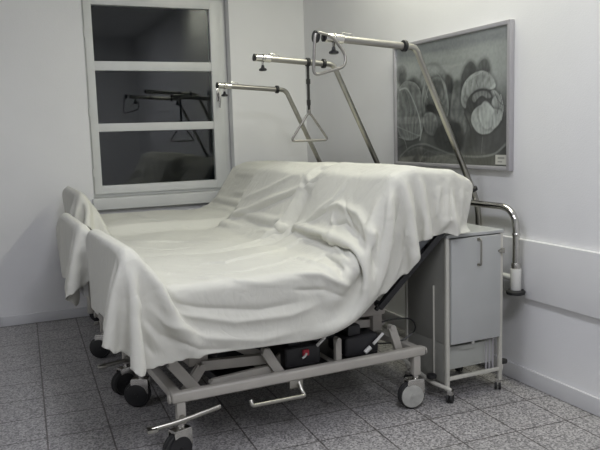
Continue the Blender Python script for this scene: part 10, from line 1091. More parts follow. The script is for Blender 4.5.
-4,0,-1,-1,0,0,0,-1,1,-1,-1,1,0,0,-1,0,0,1,0,-1,0,0,-1,-2,-2,-3,-1,0,-1,0,-1,1,-1,0,0,1,-1,0,0,1,-1,0,1,-1,0,1,-1,0,0,0,1,-1,0,0,0,0,0,0,0,0,0,0,0,0,0,0,0,1,3,4,1,1,3,1,12,0,-19,0,0,0,0,0,-1,1,0,0,0,0,0,0,0,-1,0,0,0,1,-2,-2,-4,-1,-2,-1,0,0,1,0,0,0,0,0,0,0,0,-1,1,0,-1,1,0,-1,
0,1,0,0,-1,1,0,0,0,0,0,0,0,0,-1,1,-1,0,0,0,0,1,2,3,3,-1,0,2,-7,0,0,0,0,-1,1,0,0,-1,1,0,-1,0,1,0,-1,0,-1,0,0,-1,-2,-5,-2,-1,0,0,1,1,-1,1,0,0,0,-1,1,0,0,0,0,0,0,0,0,0,0,0,0,0,0,-1,1,0,0,0,0,0,0,-1,1,0,0,0,-1,0,0,-1,2,3,4,3,-1,-1,12,0,0,-19,0,0,-1,0,1,0,-1,0,1,0,-1,0,0,-1,
0,1,-1,-3,-6,-2,1,0,0,1,4,-4,1,-1,0,1,0,0,0,-1,1,0,0,0,0,-1,1,0,0,-1,1,0,0,0,-1,0,1,0,0,-1,0,1,0,-1,0,-1,1,0,0,-1,-1,3,4,4,1,0,-8,0,0,0,0,0,0,1,-1,0,1,-1,0,-1,0,-1,0,0,1,-1,-3,-6,0,1,0,0,0,1,3,-2,-1,1,0,-1,0,1,0,0,-1,1,-1,1,0,0,-1,1,0,0,-1,1,0,0,0,0,-1,0,0,1,0,-1,0,0,1,0,
-3,0,0,1,-2,0,4,4,4,1,12,0,0,0,-19,0,0,-1,0,1,-1,1,-1,-1,0,-1,1,1,-1,-3,-5,-2,0,3,5,11,0,-11,-4,-1,0,2,-1,0,1,-1,0,0,1,-1,1,-1,0,0,1,-1,0,0,1,-1,0,0,0,0,0,0,0,0,0,1,-1,0,0,2,-2,-1,-2,-1,1,-2,1,5,4,3,-8,0,0,0,0,0,0,0,0,0,0,-1,-1,0,0,1,0,0,-3,-5,-2,3,8,7,5,-7,-10,3,-6,4,1,-3,4,-2,-1,1,
0,0,0,0,-1,0,1,0,-1,0,1,0,-1,0,0,1,0,0,0,0,0,-1,0,0,0,0,-1,2,1,4,-3,-2,-2,-3,-2,3,1,7,11,0,0,0,0,-19,0,1,0,-1,0,-1,0,0,0,2,-1,-3,-3,-3,6,8,2,0,-1,-9,8,2,0,-1,-2,-2,-3,2,-1,0,-1,0,0,0,0,0,0,0,0,0,-1,0,0,1,0,-1,0,0,0,0,0,1,0,-1,1,1,-2,-3,5,3,1,3,-2,-2,-8,-5,5,8,-7,0,0,0,0,0,0,-1,
0,0,-1,0,0,1,1,-1,-2,-4,-1,7,6,0,0,0,-5,11,1,0,-5,-1,-1,0,0,-1,0,-1,0,0,0,0,0,0,-1,0,-1,0,0,0,1,-1,0,0,0,0,0,0,0,0,0,1,-1,0,3,1,0,-4,6,-1,0,-1,0,-4,2,4,12,0,0,0,0,0,-19,0,0,-1,0,0,1,1,0,-3,-3,1,5,5,-1,0,0,-2,5,-5,-2,0,4,1,0,0,-1,0,0,0,0,0,-1,0,0,0,1,0,1,0,0,0,-1,0,1,0,0,0,
0,0,0,0,0,0,1,0,0,0,0,0,-1,0,0,-1,0,1,0,1,-7,0,0,0,0,0,0,0,-1,0,0,1,1,0,-3,-2,2,4,4,-1,0,0,1,1,-2,3,0,-1,0,-1,0,0,-1,0,0,0,0,0,0,0,0,1,-1,0,1,0,0,1,0,1,-1,0,1,0,0,0,0,0,0,0,0,0,0,0,0,-1,0,-1,0,0,0,0,1,0,12,0,0,0,0,0,0,-19,1,0,0,1,0,-2,-1,2,3,2,-1,0,1,0,-1,1,1,-1,
0,1,-1,1,-1,0,0,0,-1,0,0,0,0,0,0,0,0,1,-1,1,1,-1,1,0,0,1,-1,1,0,1,0,0,0,0,-1,0,0,-1,0,0,-1,0,-1,0,0,1,1,0,-5,0,0,0,0,0,0,0,-1,0,1,0,-1,-1,2,2,1,1,0,1,-1,0,1,0,0,1,-1,0,0,-1,0,0,0,-1,1,-1,0,0,0,0,0,0,0,0,1,0,0,0,0,0,1,0,1,0,0,0,0,0,0,0,1,-1,0,0,-1,0,0,-1,0,0,0,0,
0,1,-5,0,0,0,0,0,0,0,0,1,1,-1,-1,1,2,1,0,0,0,0,0,1,-1,1,0,0,0,0,0,0,0,-1,0,0,-1,1,-1,0,0,0,0,0,0,0,0,0,0,1,1,0,0,0,0,0,1,-1,1,0,0,0,-1,1,-1,1,0,-1,0,0,-1,0,0,0,1,-1,-5,0,0,0,0,0,0,0,1,0,0,0,1,2,0,0,1,-1,1,-1,1,0,0,0,0,0,0,0,0,-1,0,0,0,0,0,-1,1,-1,0,0,0,0,0,0,
0,0,1,0,0,0,0,1,0,0,0,1,-1,1,0,0,0,0,0,-1,0,0,-1,0,0,-1,0,1,0,1,15,0,0,0,0,0,0,0,-19,1,0,1,0,1,0,0,0,1,-1,1,-1,0,1,0,0,0,0,0,-1,1,0,0,-1,0,0,0,-1,1,-1,0,0,0,1,-1,0,1,-1,1,-1,1,1,-1,1,0,0,0,0,0,0,0,1,-1,0,0,0,0,0,-1,0,0,0,0,1,0,-2,0,0,0,0,0,0,0,0,0,0,0,1,0,0,1,
-1,0,0,0,1,0,-1,0,1,0,0,-1,1,0,0,-1,1,0,-1,0,0,0,0,0,0,-1,0,1,0,-1,1,-1,1,0,-1,1,0,0,0,0,1,0,0,0,0,0,1,0,-1,0,0,0,-1,0,0,1,0,0,-1,0,0,0,0,0,0,0,0,0,0,0,0,0,0,0,0,0,1,0,-1,0,1,0,-1,0,1,0,0,0,0,0,0,-1,1,0,0,-1,0,0,0,0,0,-1,0,1,-1,1,-1,0,1,0,0,0,0,1,0,-1,1,0,0,0,
-1,0,1,0,-1,0,0,0,1,-1,0,1,-2,0,0,0,0,0,0,0,0,1,0,0,1,-1,1,-1,1,0,-1,0,1,0,-1,0,1,0,0,0,0,0,0,0,0,0,0,0,0,0,0,0,-1,0,0,0,0,0,0,-1,1,0,0,0,-1,1,0,0,0,0,0,0,0,1,0,0,0,0,0,-1,0,0,0,1,1,-1,-1,0,0,0,0,0,0,0,0,0,0,0,0,0,0,1,-1,0,1,0,-1,0,1,0,0,0,-1,1,0,0,0,0,0,0,
0,0,0,0,0,-1,1,0,-1,1,0,-1,0,0,0,0,-1,0,1,-1,1,-1,0,1,0,0,0,0,0,1,-1,0,0,0,0,0,0,1,0,0,0,0,0,0,0,0,0,0,0,-1,0,1,-1,1,-1,0,0,0,0,0,0,1,-1,0,0,0,1,-1,1,0,-1,1,0,1,-1,0,0,0,0,1,-1,0,0,0,-1,0,0,1,-1,0,0,0,-1,1,-1,1,0,0,-1,1,0,0,0,0,1,-1,0,0,0,0,1,0,0,0,-1,0,0,0,0,0,
0,0,0,0,0,0,0,0,0,0,1,0,-1,0,1,-1,1,0,-1,0,0,1,-1,0,1,0,0,0,1,0,-1,1,0,-1,1,-1,1,-1,0,0,0,-1,0,0,0,0,0,-1,1,-1,0,0,1,-1,0,0,1,0,-1,1,0,0,0,0,0,1,0,1,-1,0,0,0,0,0,0,0,0,0,1,-1,1,-1,1,0,-1,0,1,0,-1,0,0,0,1,0,-1,0,1,0,0,0,0,0,0,0,1,-1,1,0,0,0,-1,0,1,-1,0,0,0,-1,0,0,
0,0,-1,0,0,0,0,0,1,0,0,-1,1,0,0,0,0,0,0,1,1,-1,-1,0,0,0,0,0,0,0,0,1,-1,1,-1,1,-1,0,1,-1,0,0,1,0,-1,0,0,0,1,-1,0,0,1,0,0,0,1,0,0,0,0,0,0,0,0,0,0,0,0,-1,0,0,0,-1,0,0,0,0,0,-1,0,0,0,0,0,0,1,0,0,0,0,0,1,0,0,1,0,0,0,0,0,0,0,0,0,-1,0,0,0,0,1,-1,0,1,-1,0,0,0,1,0,
-1,0,0,1,-1,1,-1,1,0,1,-1,0,1,0,0,0,0,1,0,0,-1,0,-1,1,-1,0,0,-1,0,0,0,-1,0,1,-1,1,-1,0,0,1,-1,0,0,0,0,1,0,1,1,-1,-1,0,0,0,0,0,0,0,0,0,1,-1,1,-1,0,1,-1,0,1,0,-1,0,0,0,1,-1,0,0,0,0,1,-1,1,0,0,1,0,0,0,1,0,-1,0,0,0,0,1,-1,0,0,-1,0,0,-1,0,0,0,-1,0,0,0,0,0,0,0,0,0,0,0,0,
1,1,0,1,-1,0,0,0,0,0,0,0,0,1,-1,1,-1,1,-1,0,1,0,-1,0,1,0,0,0,-1,1,-1,0,1,-1,0,1,0,0,1,-1,0,1,0,0,0,1,0,0,0,0,-1,0,0,0,0,0,-1,0,-1,0,-1,1,0,-1,0,0,0,0,0,0,0,0,1,0,0,1,1,0,0,0,0,0,0,0,0,0,0,-1,0,0,1,-1,1,0,-1,0,1,0,-1,0,0,0,1,-1,1,-1,0,1,0,0,0,0,0,1,0,0,0,1,0,0,
0,0,0,0,0,0,0,-1,0,-1,0,0,0,0,0,-2,0,0,0,0,0,0,0,1,-1,0,0,0,1,1,0,0,-1,0,0,0,0,0,0,0,0,0,1,-1,0,1,-1,0,1,0,-1,0,1,0,0,0,-1,1,-1,1,0,-1,0,0,0,1,0,0,1,0,0,0,0,1,0,0,0,0,0,0,0,-1,0,1,-1,0,-1,0,-1,1,-1,0,0,0,-1,0,1,-1,0,1,-1,1,1,0,0,0,-1,0,0,0,0,0,0,0,0,1,-1,1,-1,0,
1,0,-1,0,1,0,-1,1,-1,0,1,0,0,0,-1,1,0,0,0,0,0,1,-1,1,0,0,1,-1,1,0,0,0,0,0,0,0,0,-1,0,-1,1,-1,0,-1,1,-1,0,-1,1,0,-1,0,1,-1,0,0,1,1,0,1,0,0,0,0,0,0,0,0,0,-1,1,-1,1,0,-1,0,1,0,-1,0,1,-1,1,0,0,0,0,0,0,0,0,0,0,-1,1,0,1,-1,1,0,0,1,-1,1,0,0,0,0,0,0,-1,0,0,0,-1,0,0,0,-1,0,
0,0,0,-1,0,0,0,0,0,1,0,0,2,-1,-1,0,0,0,0,0,0,0,0,1,-1,1,-1,0,1,0,-1,0,1,0,0,0,0,0,0,0,0,0,0,0,0,0,0,0,0,0,0,1,0,0,0,0,1,-1,1,0,0,0,-1,1,0,0,0,0,0,-1,0,0,-1,0,-1,1,-1,0,0,0,-1,0,0,0,1,1,0,0,-1,0,0,0,0,0,0,0,0,0,0,0,1,0,-1,0,1,0,0,0,0,0,0,0,0,0,1,-1,0,0,0,0,
0,0,0,0,0,0,0,1,0,0,0,1,-1,1,0,0,0,0,0,0,0,-1,0,0,0,-1,1,0,-1,-1,0,1,0,-1,0,-1,1,0,1,0,0,1,0,0,0,0,0,0,0,0,0,-1,1,0,-1,0,1,0,0,0,-1,1,-1,1,-1,1,0,1,0,-1,1,-1,0,0,0,1,-1,0,0,1,0,-1,0,1,0,0,1,-1,0,0,1,-1,1,0,-1,1,-1,1,-1,0,0,-1,1,0,-1,-1,0,0,0,0,0,0,1,1,-1,0,-1,0,0,0,
0,0,0,0,0,1,-1,0,1,0,-1,0,0,0,1,-1,1,-1,1,0,1,-1,0,1,-1,1,-1,0,0,0,1,-1,1,-1,0,1,0,-1,1,0,-1,1,0,1,-1,1,-1,0,1,-1,1,-1,0,0,0,0,-1,0,1,0,-1,0,-1,0,0,1,0,0,1,0,-1,0,0,0,0,0,0,0,0,0,1,-1,0,0,1,0,0,0,0,0,0,0,0,0,0,1,0,0,0,-1,1,0,0,-1,0,1,-1,0,0,0,0,1,-1,0,1,0,0,0,0,0,
0,0,0,1,-1,0,1,0,-1,0,0,0,0,-1,0,0,0,0,-1,1,0,1,0,-1,-1,0,0,0,0,0,0,0,0,0,0,1,-1,0,0,0,0,1,-1,1,0,0,0,0,0,0,1,0,0,0,0,-1,0,1,-1,0,0,0,1,-1,0,0,0,0,0,0,1,-1,1,0,0,0,0,0,0,1,-1,0,0,0,1,-1,0,0,0,-1,0,-1,1,0,1,0,0,0,0,0,0,0,0,0,0,0,0,-1,0,0,1,0,0,0,0,-1,1,0,0,0,
0,0,0,1,0,-1,1,0,0,0,0,-1,1,0,0,0,-1,0,0,0,0,0,0,0,0,0,0,0,1,0,0,0,0,0,0,0,1,0,-1,1,-1,0,0,0,-1,0,0,0,1,0,0,0,-1,0,0,0,0,0,0,0,0,1,-1,0,0,0,0,0,0,1,0,-1,0,1,0,-1,1,0,0,1,0,0,-1,1,0,0,0,-1,0,0,0,0,1,-1,0,0,0,0,0,0,0,0,0,0,1,-1,1,0,0,1,-1,0,1,-1,1,0,-1,0,0,0,
-1,1,0,1,0,-1,-1,0,0,0,0,0,0,0,0,0,1,0,0,0,0,0,0,-1,0,1,0,-1,1,0,0,0,1,0,-1,1,0,0,0,0,-1,1,0,-1,0,0,0,0,0,0,0,0,-1,1,0,0,0,0,0,1,0,-1,1,0,0,1,-1,1,-1,1,0,-1,-1,0,1,0,1,0,0,0,-1,0,0,0,0,0,0,0,0,0,0,0,0,0,0,0,0,1,0,-1,0,1,-1,1,0,0,0,0,1,-1,1,0,0,0,0,0,-1,1,0,0,
-1,-1,0,0,0,0,0,0,0,0,0,1,-1,1,0,1,0,-1,1,0,1,-1,1,-1,0,0,0,0,0,1,1,0,-1,-1,0,0,0,0,0,0,0,0,0,-1,0,0,0,1,0,0,0,-1,0,1,0,0,0,-1,0,1,0,0,0,1,0,0,0,0,0,0,0,0,-1,0,0,0,0,0,-1,0,0,0,0,0,0,0,0,0,0,1,0,1,0,0,0,1,0,0,0,0,0,-1,0,1,0,0,0,0,0,0,0,0,0,0,0,0,0,0,0,0,
0,-1,0,0,0,1,0,-1,0,0,0,1,-1,0,0,1,0,0,1,0,0,0,0,0,0,-1,1,-1,0,0,0,-1,1,-1,0,0,0,0,0,0,0,0,1,-1,1,0,0,1,0,0,0,1,0,-1,0,0,1,0,1,0,0,-1,0,0,0,0,0,0,0,0,0,0,0,0,-1,0,0,1,0,-1,0,1,0,0,0,-1,1,-1,1,0,0,1,-1,0,1,0,0,-1,1,0,-1,1,-1,0,-1,1,-1,0,0,-1,0,0,0,0,1,0,0,0,0,1,
0,0,1,0,0,0,0,0,0,0,0,2,0,0,0,-1,2,0,0,0,0,0,0,0,0,-2,0,0,0,0,0,-1,0,1,0,-1,0,0,0,0,0,0,0,0,1,0,0,1,-1,1,0,0,0,0,0,-1,0,0,0,-1,0,0,0,0,0,0,-1,0,0,0,0,1,0,0,1,0,0,1,0,0,0,0,0,0,1,0,1,1,-2,1,1,0,0,0,0,0,0,0,0,0,-1,0,-1,0,0,0,1,-1,0,1,0,0,0,-1,-1,1,-1,1,0,0,
1,0,0,0,1,0,-1,0,0,1,4,1,-2,-4,-1,0,0,-1,0,0,1,-1,0,0,1,0,0,0,0,1,0,0,1,0,0,0,-1,1,0,2,1,-1,0,-1,3,0,0,0,0,0,0,0,0,-2,0,0,-1,0,0,0,-1,0,1,-1,0,-1,1,1,1,-3,1,0,0,1,0,0,1,0,-1,1,0,0,0,-1,-4,-2,2,3,1,-1,-1,1,-1,0,0,1,-1,1,-1,0,0,1,0,0,1,0,0,1,0,0,0,0,1,1,0,0,0,-1,4,0,
0,0,0,0,0,0,0,-2,0,-1,-1,0,0,0,0,0,0,0,0,1,-1,0,-3,2,0,1,4,6,3,0,1,-1,1,-1,0,-1,0,-1,-4,-6,-1,0,-1,0,0,0,0,-1,0,0,1,-1,0,0,1,-1,1,0,0,1,0,0,0,0,0,0,1,1,1,0,-1,0,6,0,0,0,0,0,0,0,0,-3,-1,1,-1,-2,1,0,-1,1,-1,0,1,-1,1,-3,1,0,9,4,0,-6,-4,-1,-1,0,0,0,0,1,-2,-1,-5,6,1,0,0,0,0,-1,
0,0,-1,0,0,0,0,0,0,1,0,0,0,0,1,-1,1,-1,1,0,2,0,0,0,1,-1,5,0,0,0,0,0,0,0,0,-1,-1,0,-1,0,-1,0,1,-2,1,0,0,0,0,4,1,1,-7,-3,-5,-6,-1,0,0,1,0,1,0,1,3,8,1,0,-1,0,0,0,0,0,0,0,0,-1,0,0,0,0,0,0,0,0,1,0,0,1,-1,1,-1,2,0,1,1,-1,0,0,8,0,0,0,0,0,0,0,0,-2,-2,0,0,-1,-1,0,0,0,-1,1,
0,0,0,-3,-8,-2,-1,-2,2,6,3,1,1,0,0,0,1,-1,-1,2,0,0,0,0,0,0,-1,0,0,0,0,0,0,-1,0,1,-1,0,1,0,-1,1,0,0,0,0,1,1,1,1,-1,0,-1,0,8,0,0,0,0,0,0,0,0,-1,-2,0,1,-2,-1,0,0,1,-1,-1,-1,1,-6,-4,8,3,-4,0,0,0,-1,1,0,0,1,0,5,-5,0,-1,1,0,0,0,0,-1,1,-1,0,0,0,0,-1,1,0,-1,1,0,-1,0,1,0,0,0,0,0,
0,3,1,-1,-1,1,0,-1,10,0,0,0,0,0,0,0,0,0,-3,-1,3,-3,-2,-1,1,0,1,0,0,-1,5,2,-12,-3,3,1,0,0,1,0,0,0,0,0,-1,11,-8,-7,7,6,-5,-1,0,0,0,0,-1,-1,0,0,0,0,-1,0,0,-1,0,0,0,-1,0,0,1,0,3,1,2,2,1,0,-1,0,10,0,0,0,0,0,0,0,0,0,-1,-3,2,1,-2,-2,-2,1,1,0,0,0,0,5,9,0,2,1,-1,-2,-5,-3,-1,1,-1,1,2,-4,
1,1,0,-6,5,1,0,0,-1,0,1,0,-1,0,0,-1,0,0,-1,0,0,0,-1,1,-1,0,-1,0,0,0,1,1,2,0,0,0,11,0,0,0,0,0,0,0,0,2,-2,-2,-1,4,-2,-2,-2,-2,0,1,0,-1,1,-7,0,0,10,2,2,2,3,1,-1,-2,-5,0,0,-7,8,2,-3,0,1,-1,0,0,1,0,-1,0,1,-1,0,0,0,0,0,0,0,0,0,-1,0,0,-1,0,-1,0,1,2,-1,0,1,0,11,0,0,0,0,0,0,0,0,1,
1,-2,-3,3,4,-3,-3,-2,-2,0,0,2,-2,5,-1,4,-14,-3,0,1,2,2,2,2,6,-1,-1,1,0,-3,3,1,-1,1,0,0,-1,1,0,0,-1,1,0,-1,1,-1,0,0,0,-1,0,0,1,-1,0,0,0,-1,1,0,1,0,0,0,13,0,0,0,0,0,0,0,0,1,0,-1,-1,-2,2,4,-1,-3,-4,-2,0,0,1,1,4,-4,4,0,0,-1,0,0,0,0,0,0,-5,5,-1,0,0,0,0,0,0,0,1,-1,0,1,0,0,-1,1,-1,1,
-1,0,0,0,0,0,-1,0,0,0,0,0,1,-1,0,0,0,1,13,0,0,0,0,0,0,0,0,2,0,-2,0,-1,0,2,3,0,-3,-4,-2,-2,1,0,1,3,1,1,-1,0,0,0,0,-1,0,0,0,-1,1,0,0,-1,0,0,0,1,-1,1,0,-1,1,-1,1,0,0,-1,1,0,-1,0,0,-1,0,0,0,0,-1,2,-1,1,-1,1,-1,1,14,0,0,0,0,0,0,0,0,2,0,-1,-2,0,0,0,1,2,2,-1,-3,-1,-3,-2,1,2,2,-1,
0,0,0,0,-1,1,-1,0,-1,1,-1,0,0,0,1,0,0,-1,1,-1,1,0,0,0,0,0,0,0,0,0,0,0,-1,0,0,0,-1,0,1,1,-1,-1,1,-1,4,5,14,0,0,0,0,0,0,0,0,1,2,-2,-1,0,-1,-1,1,2,1,0,-1,0,0,2,-3,-2,0,3,1,1,1,0,1,0,0,0,1,-1,0,0,0,0,-1,0,-1,0,-1,0,-1,0,-2,0,-1,0,-1,0,0,0,-1,0,0,1,-1,-1,1,0,4,-2,2,4,0,0,0,-1,
16,0,0,0,0,0,0,0,0,0,2,0,-3,-1,-1,0,0,0,2,2,-1,-6,-3,-2,0,1,1,4,2,0,0,0,0,-1,0,0,0,0,1,0,0,1,0,1,1,1,1,0,1,0,2,0,0,0,0,1,-1,-1,0,-1,-1,-2,0,-1,1,5,-2,-3,-1,0,0,1,0,1,16,0,0,0,0,0,0,0,0,0,2,1,-2,-2,0,-2,-1,0,1,2,2,1,-5,-10,-8,-6,-2,-2,0,0,0,0,0,1,0,0,0,1,0,1,1,1,2,1,2,1,
2,2,2,2,1,2,2,1,2,0,2,1,1,1,0,1,0,2,1,-2,-5,2,0,-6,-3,-3,-2,0,16,0,0,0,0,0,0,0,0,0,1,2,-1,-2,0,0,-3,-1,0,0,2,3,3,2,-1,-3,-4,-2,-1,0,0,0,0,0,1,1,1,1,1,1,0,1,1,0,1,1,0,1,-1,1,0,0,0,0,-1,0,-1,0,0,-1,0,-1,0,-2,-1,-5,5,2,0,1,-1,0,-2,-4,-1,0,0,0,0,0,0,0,16,1,0,3,0,-2,-1,1,-2,-2,
-1,0,1,0,0,-1,2,2,3,2,0,1,0,0,0,0,0,-1,-1,0,-1,-1,0,-1,-1,-1,-1,-1,-1,-1,0,-1,0,-1,0,-1,0,0,-1,-2,-1,0,-1,1,0,3,2,6,1,2,-1,0,1,0,0,-3,16,0,0,0,0,0,0,0,0,-1,1,2,3,-2,-2,0,1,-2,-2,-1,-1,2,1,-7,-5,0,3,2,-2,-3,1,1,0,0,-1,0,-1,-1,-1,-1,0,-1,-1,0,-1,0,0,0,0,0,0,1,1,1,1,1,1,3,2,2,4,2,2,0,
0,0,1,-1,0,-1,0,0,0,1,16,0,0,0,0,0,0,0,0,0,-1,1,3,0,-2,-1,2,-1,-2,-2,0,0,2,6,-5,-6,-4,3,4,-4,-3,-1,0,-1,0,-1,1,-1,0,1,-1,0,1,0,0,1,0,1,1,1,1,1,0,2,1,1,2,1,1,1,-1,0,0,0,0,0,0,0,0,-1,0,0,0,0,15,0,0,0,0,0,0,0,0,1,0,0,2,2,-2,-1,1,1,-2,-2,-1,-1,2,4,3,-3,-5,-6,4,6,-4,-2,0,0,-1,1,
-1,0,1,-1,1,0,0,0,1,0,1,0,1,0,1,1,1,0,1,0,-1,0,0,0,0,0,0,0,0,0,0,0,-1,1,-1,0,0,0,16,0,0,0,0,0,0,0,0,-1,1,0,1,2,0,-2,-1,2,1,-2,-2,-1,-1,4,4,1,-2,-4,-5,4,3,-1,-1,0,0,0,0,1,-1,0,0,1,0,1,0,0,0,1,-1,1,-1,0,0,0,0,0,1,0,-1,0,1,-1,0,0,1,0,-1,0,0,-1,0,0,1,0,16,0,0,0,0,0,0,0,
0,0,-1,1,0,2,2,-1,-1,0,2,0,-3,-2,-1,1,5,3,-1,-1,-3,-3,4,0,-1,0,1,-1,1,-1,1,0,0,-1,0,0,0,0,1,-1,1,-1,1,0,0,0,0,0,-1,0,1,0,-1,1,0,0,-1,0,1,-1,0,0,0,-1,0,0,15,0,0,0,0,0,0,0,0,0,0,0,0,1,2,0,-1,0,1,1,0,-2,-2,-1,3,4,1,-2,1,-2,-1,1,1,0,-1,1,-1,0,0,0,0,0,0,0,0,0,-1,1,-1,1,0,-1,0,0,
0,0,1,0,-1,0,0,0,0,0,0,0,0,0,0,-1,0,1,-1,0,0,0,0,0,0,0,0,16,-1,1,0,-1,1,0,2,1,-1,0,0,2,0,-1,-1,-2,0,4,3,-1,-2,1,-2,1,0,0,0,0,0,0,-1,1,-1,1,-1,0,0,0,0,-1,1,0,-1,1,0,0,0,0,-1,0,1,0,0,-1,0,0,1,0,0,0,-1,0,-1,0,0,1,15,0,0,0,0,0,0,0,1,-1,0,0,0,0,0,3,0,-1,0,1,2,-1,-2,1,-3,2,
4,1,-2,0,0,0,0,0,0,-1,0,1,0,-1,0,0,0,0,0,0,0,0,-1,0,1,-1,0,0,0,0,1,0,-1,0,0,1,0,0,-1,0,0,0,0,0,0,0,0,-1,15,0,0,0,0,0,0,0,0,0,0,1,-1,1,0,0,2,0,0,0,1,2,-1,-2,0,0,2,2,-1,-1,1,0,-1,0,0,0,0,-1,0,0,0,0,0,0,-1,0,0,1,0,0,-1,1,0,0,0,0,0,-1,1,0,0,-1,0,0,0,1,0,0,0,-1,0,-1,
1,0,15,0,0,0,0,0,0,0,0,0,0,0,0,0,0,0,2,0,-1,1,1,1,0,-2,1,-2,2,2,1,-1,0,0,0,0,0,0,0,0,0,0,0,-1,0,-1,1,0,0,-1,1,-1,1,0,-1,0,0,0,0,1,0,-1,1,0,0,0,0,-1,0,1,-1,0,0,0,0,1,16,0,0,0,0,0,0,-1,0,0,1,-1,0,0,0,1,-1,2,0,0,1,2,2,-2,-1,0,-1,3,0,0,-1,0,1,-1,0,0,0,0,-1,0,0,0,0,1,
-1,0,0,0,-1,1,0,-1,1,0,0,0,0,0,0,0,-1,1,-1,1,0,0,0,-1,1,0,0,1,0,0,14,0,0,0,0,0,0,1,0,0,-1,1,0,0,0,0,0,0,1,0,0,1,2,2,-3,0,0,0,2,0,0,0,0,0,0,0,0,-1,1,0,-1,0,0,0,0,0,0,0,0,-1,0,1,0,0,0,0,0,0,-1,1,0,-1,1,-1,0,1,0,0,1,-1,-3,-2,-1,2,13,0,0,0,0,0,0,1,0,1,0,-1,1,0,0,0,
1,0,0,0,0,1,2,2,0,-1,-1,0,2,0,0,0,-1,0,0,0,0,0,0,-1,1,-1,0,0,0,0,-1,0,1,0,0,0,0,0,0,0,0,-1,1,0,0,0,0,0,0,-1,0,3,-2,0,1,-2,0,-2,10,0,0,0,0,0,0,1,2,0,1,1,-1,0,1,0,-1,0,1,0,0,0,1,2,2,-1,1,-1,0,1,0,0,0,0,0,0,-1,0,0,0,0,1,-1,0,0,-1,1,0,-1,1,-1,0,0,0,0,0,0,1,0,-1,1,0,
-1,0,1,0,2,-1,1,-1,0,1,-3,-1,9,0,0,0,0,0,0,1,1,1,1,1,1,0,0,0,0,1,-1,1,0,0,0,2,2,1,-1,0,0,0,1,-1,1,0,-1,0,0,0,-1,1,-1,0,1,-1,0,0,0,0,0,0,0,0,0,0,0,0,0,0,0,0,0,0,0,0,-1,1,1,0,-4,-7,5,3,2,-1,27,0,0,0,0,0,0,-19,0,2,1,1,1,1,0,0,1,-1,1,-1,1,0,-1,1,3,1,0,1,0,0,-1,1,-1,0,
1,-1,0,1,0,-1,0,0,0,-1,1,0,0,-1,1,-1,1,-1,0,0,0,1,0,0,-1,1,-1,0,1,0,1,1,-2,-7,-7,4,-2,3,4,3,7,0,0,0,0,0,0,0,1,-1,1,1,1,2,1,1,1,0,0,1,-1,0,1,-1,1,3,2,0,0,-1,1,-1,0,0,0,0,0,-1,0,0,0,0,0,0,-1,1,-1,1,-1,1,-1,1,0,0,0,-1,0,0,1,0,0,0,0,-1,-2,-2,-6,-3,4,2,1,-2,-1,0,8,0,0,0,0,0,
0,0,-1,1,0,-1,1,1,1,2,1,1,1,-1,1,0,-1,1,0,3,1,0,0,1,-1,1,0,-1,0,0,0,0,0,0,0,0,-1,1,0,-1,1,-1,0,-1,1,-1,0,-1,0,0,-1,0,-1,-1,0,0,-1,0,0,-3,0,1,1,0,-2,1,-1,-1,7,0,0,0,0,0,0,0,0,0,0,1,0,-1,1,1,0,3,1,2,0,0,0,0,0,2,3,0,-2,-1,-1,-1,0,0,-1,0,0,0,-1,0,0,-1,0,-1,0,0,-1,0,0,0,-1,0,
-1,1,-1,0,1,-1,1,0,0,0,0,0,0,0,0,1,-1,0,0,-1,1,0,7,0,0,0,0,0,0,0,0,0,0,0,-1,1,0,-1,1,0,1,2,1,2,1,0,-1,-1,-2,-1,0,0,0,0,0,0,0,0,0,0,0,0,0,0,0,0,0,0,0,0,-1,0,0,0,1,-1,1,-1,0,0,0,0,0,0,0,1,0,0,0,0,1,1,-2,0,0,0,6,0,0,0,0,0,0,0,1,0,-1,0,1,-1,0,0,0,0,0,0,2,1,1,1,
0,-1,0,-1,0,-1,0,0,0,1,0,0,0,-1,1,0,0,0,0,0,0,-1,0,1,0,0,0,0,-1,0,0,0,0,1,-1,0,1,-1,1,-1,0,0,0,0,5,4,0,-7,-1,0,6,0,0,0,0,0,0,0,0,0,0,0,0,0,0,1,0,-1,0,-1,0,-1,1,1,3,0,-1,-1,0,1,0,0,0,0,0,0,0,1,0,0,0,0,0,0,0,0,0,-1,1,-1,0,0,0,1,-1,1,-1,0,0,0,-1,1,0,1,-1,1,0,2,6,-4,
-2,2,-4,0,5,0,0,0,0,0,0,0,0,0,1,0,0,0,0,0,0,0,0,1,-1,1,0,0,1,0,0,0,0,-1,1,0,0,-1,1,0,0,0,0,0,0,0,1,0,-1,1,0,0,0,0,0,0,0,-1,0,0,0,0,0,0,0,0,0,-1,1,-1,6,3,-11,-12,-1,5,5,0,6,0,0,0,0,0,0,0,0,0,0,0,0,0,0,-1,1,0,0,0,0,0,0,0,0,0,0,1,-1,1,-1,1,0,0,0,0,1,0,0,0,1,0,
-1,1,0,0,0,0,-1,1,0,-1,0,0,1,-1,0,-1,0,0,0,0,-1,1,-1,0,-4,-5,-6,5,3,0,0,0,3,0,0,0,0,0,0,0,0,1,0,0,1,0,0,1,-1,1,0,0,0,0,0,0,-2,2,1,-1,1,-1,1,-1,0,0,0,1,-1,0,0,0,0,0,0,-1,1,-1,0,-1,0,-1,0,0,0,-1,-1,0,0,-1,0,0,-1,0,0,-1,0,0,-4,-3,4,4,0,0,0,0,1,0,0,0,0,0,0,0,0,0,0,1,-1,1,
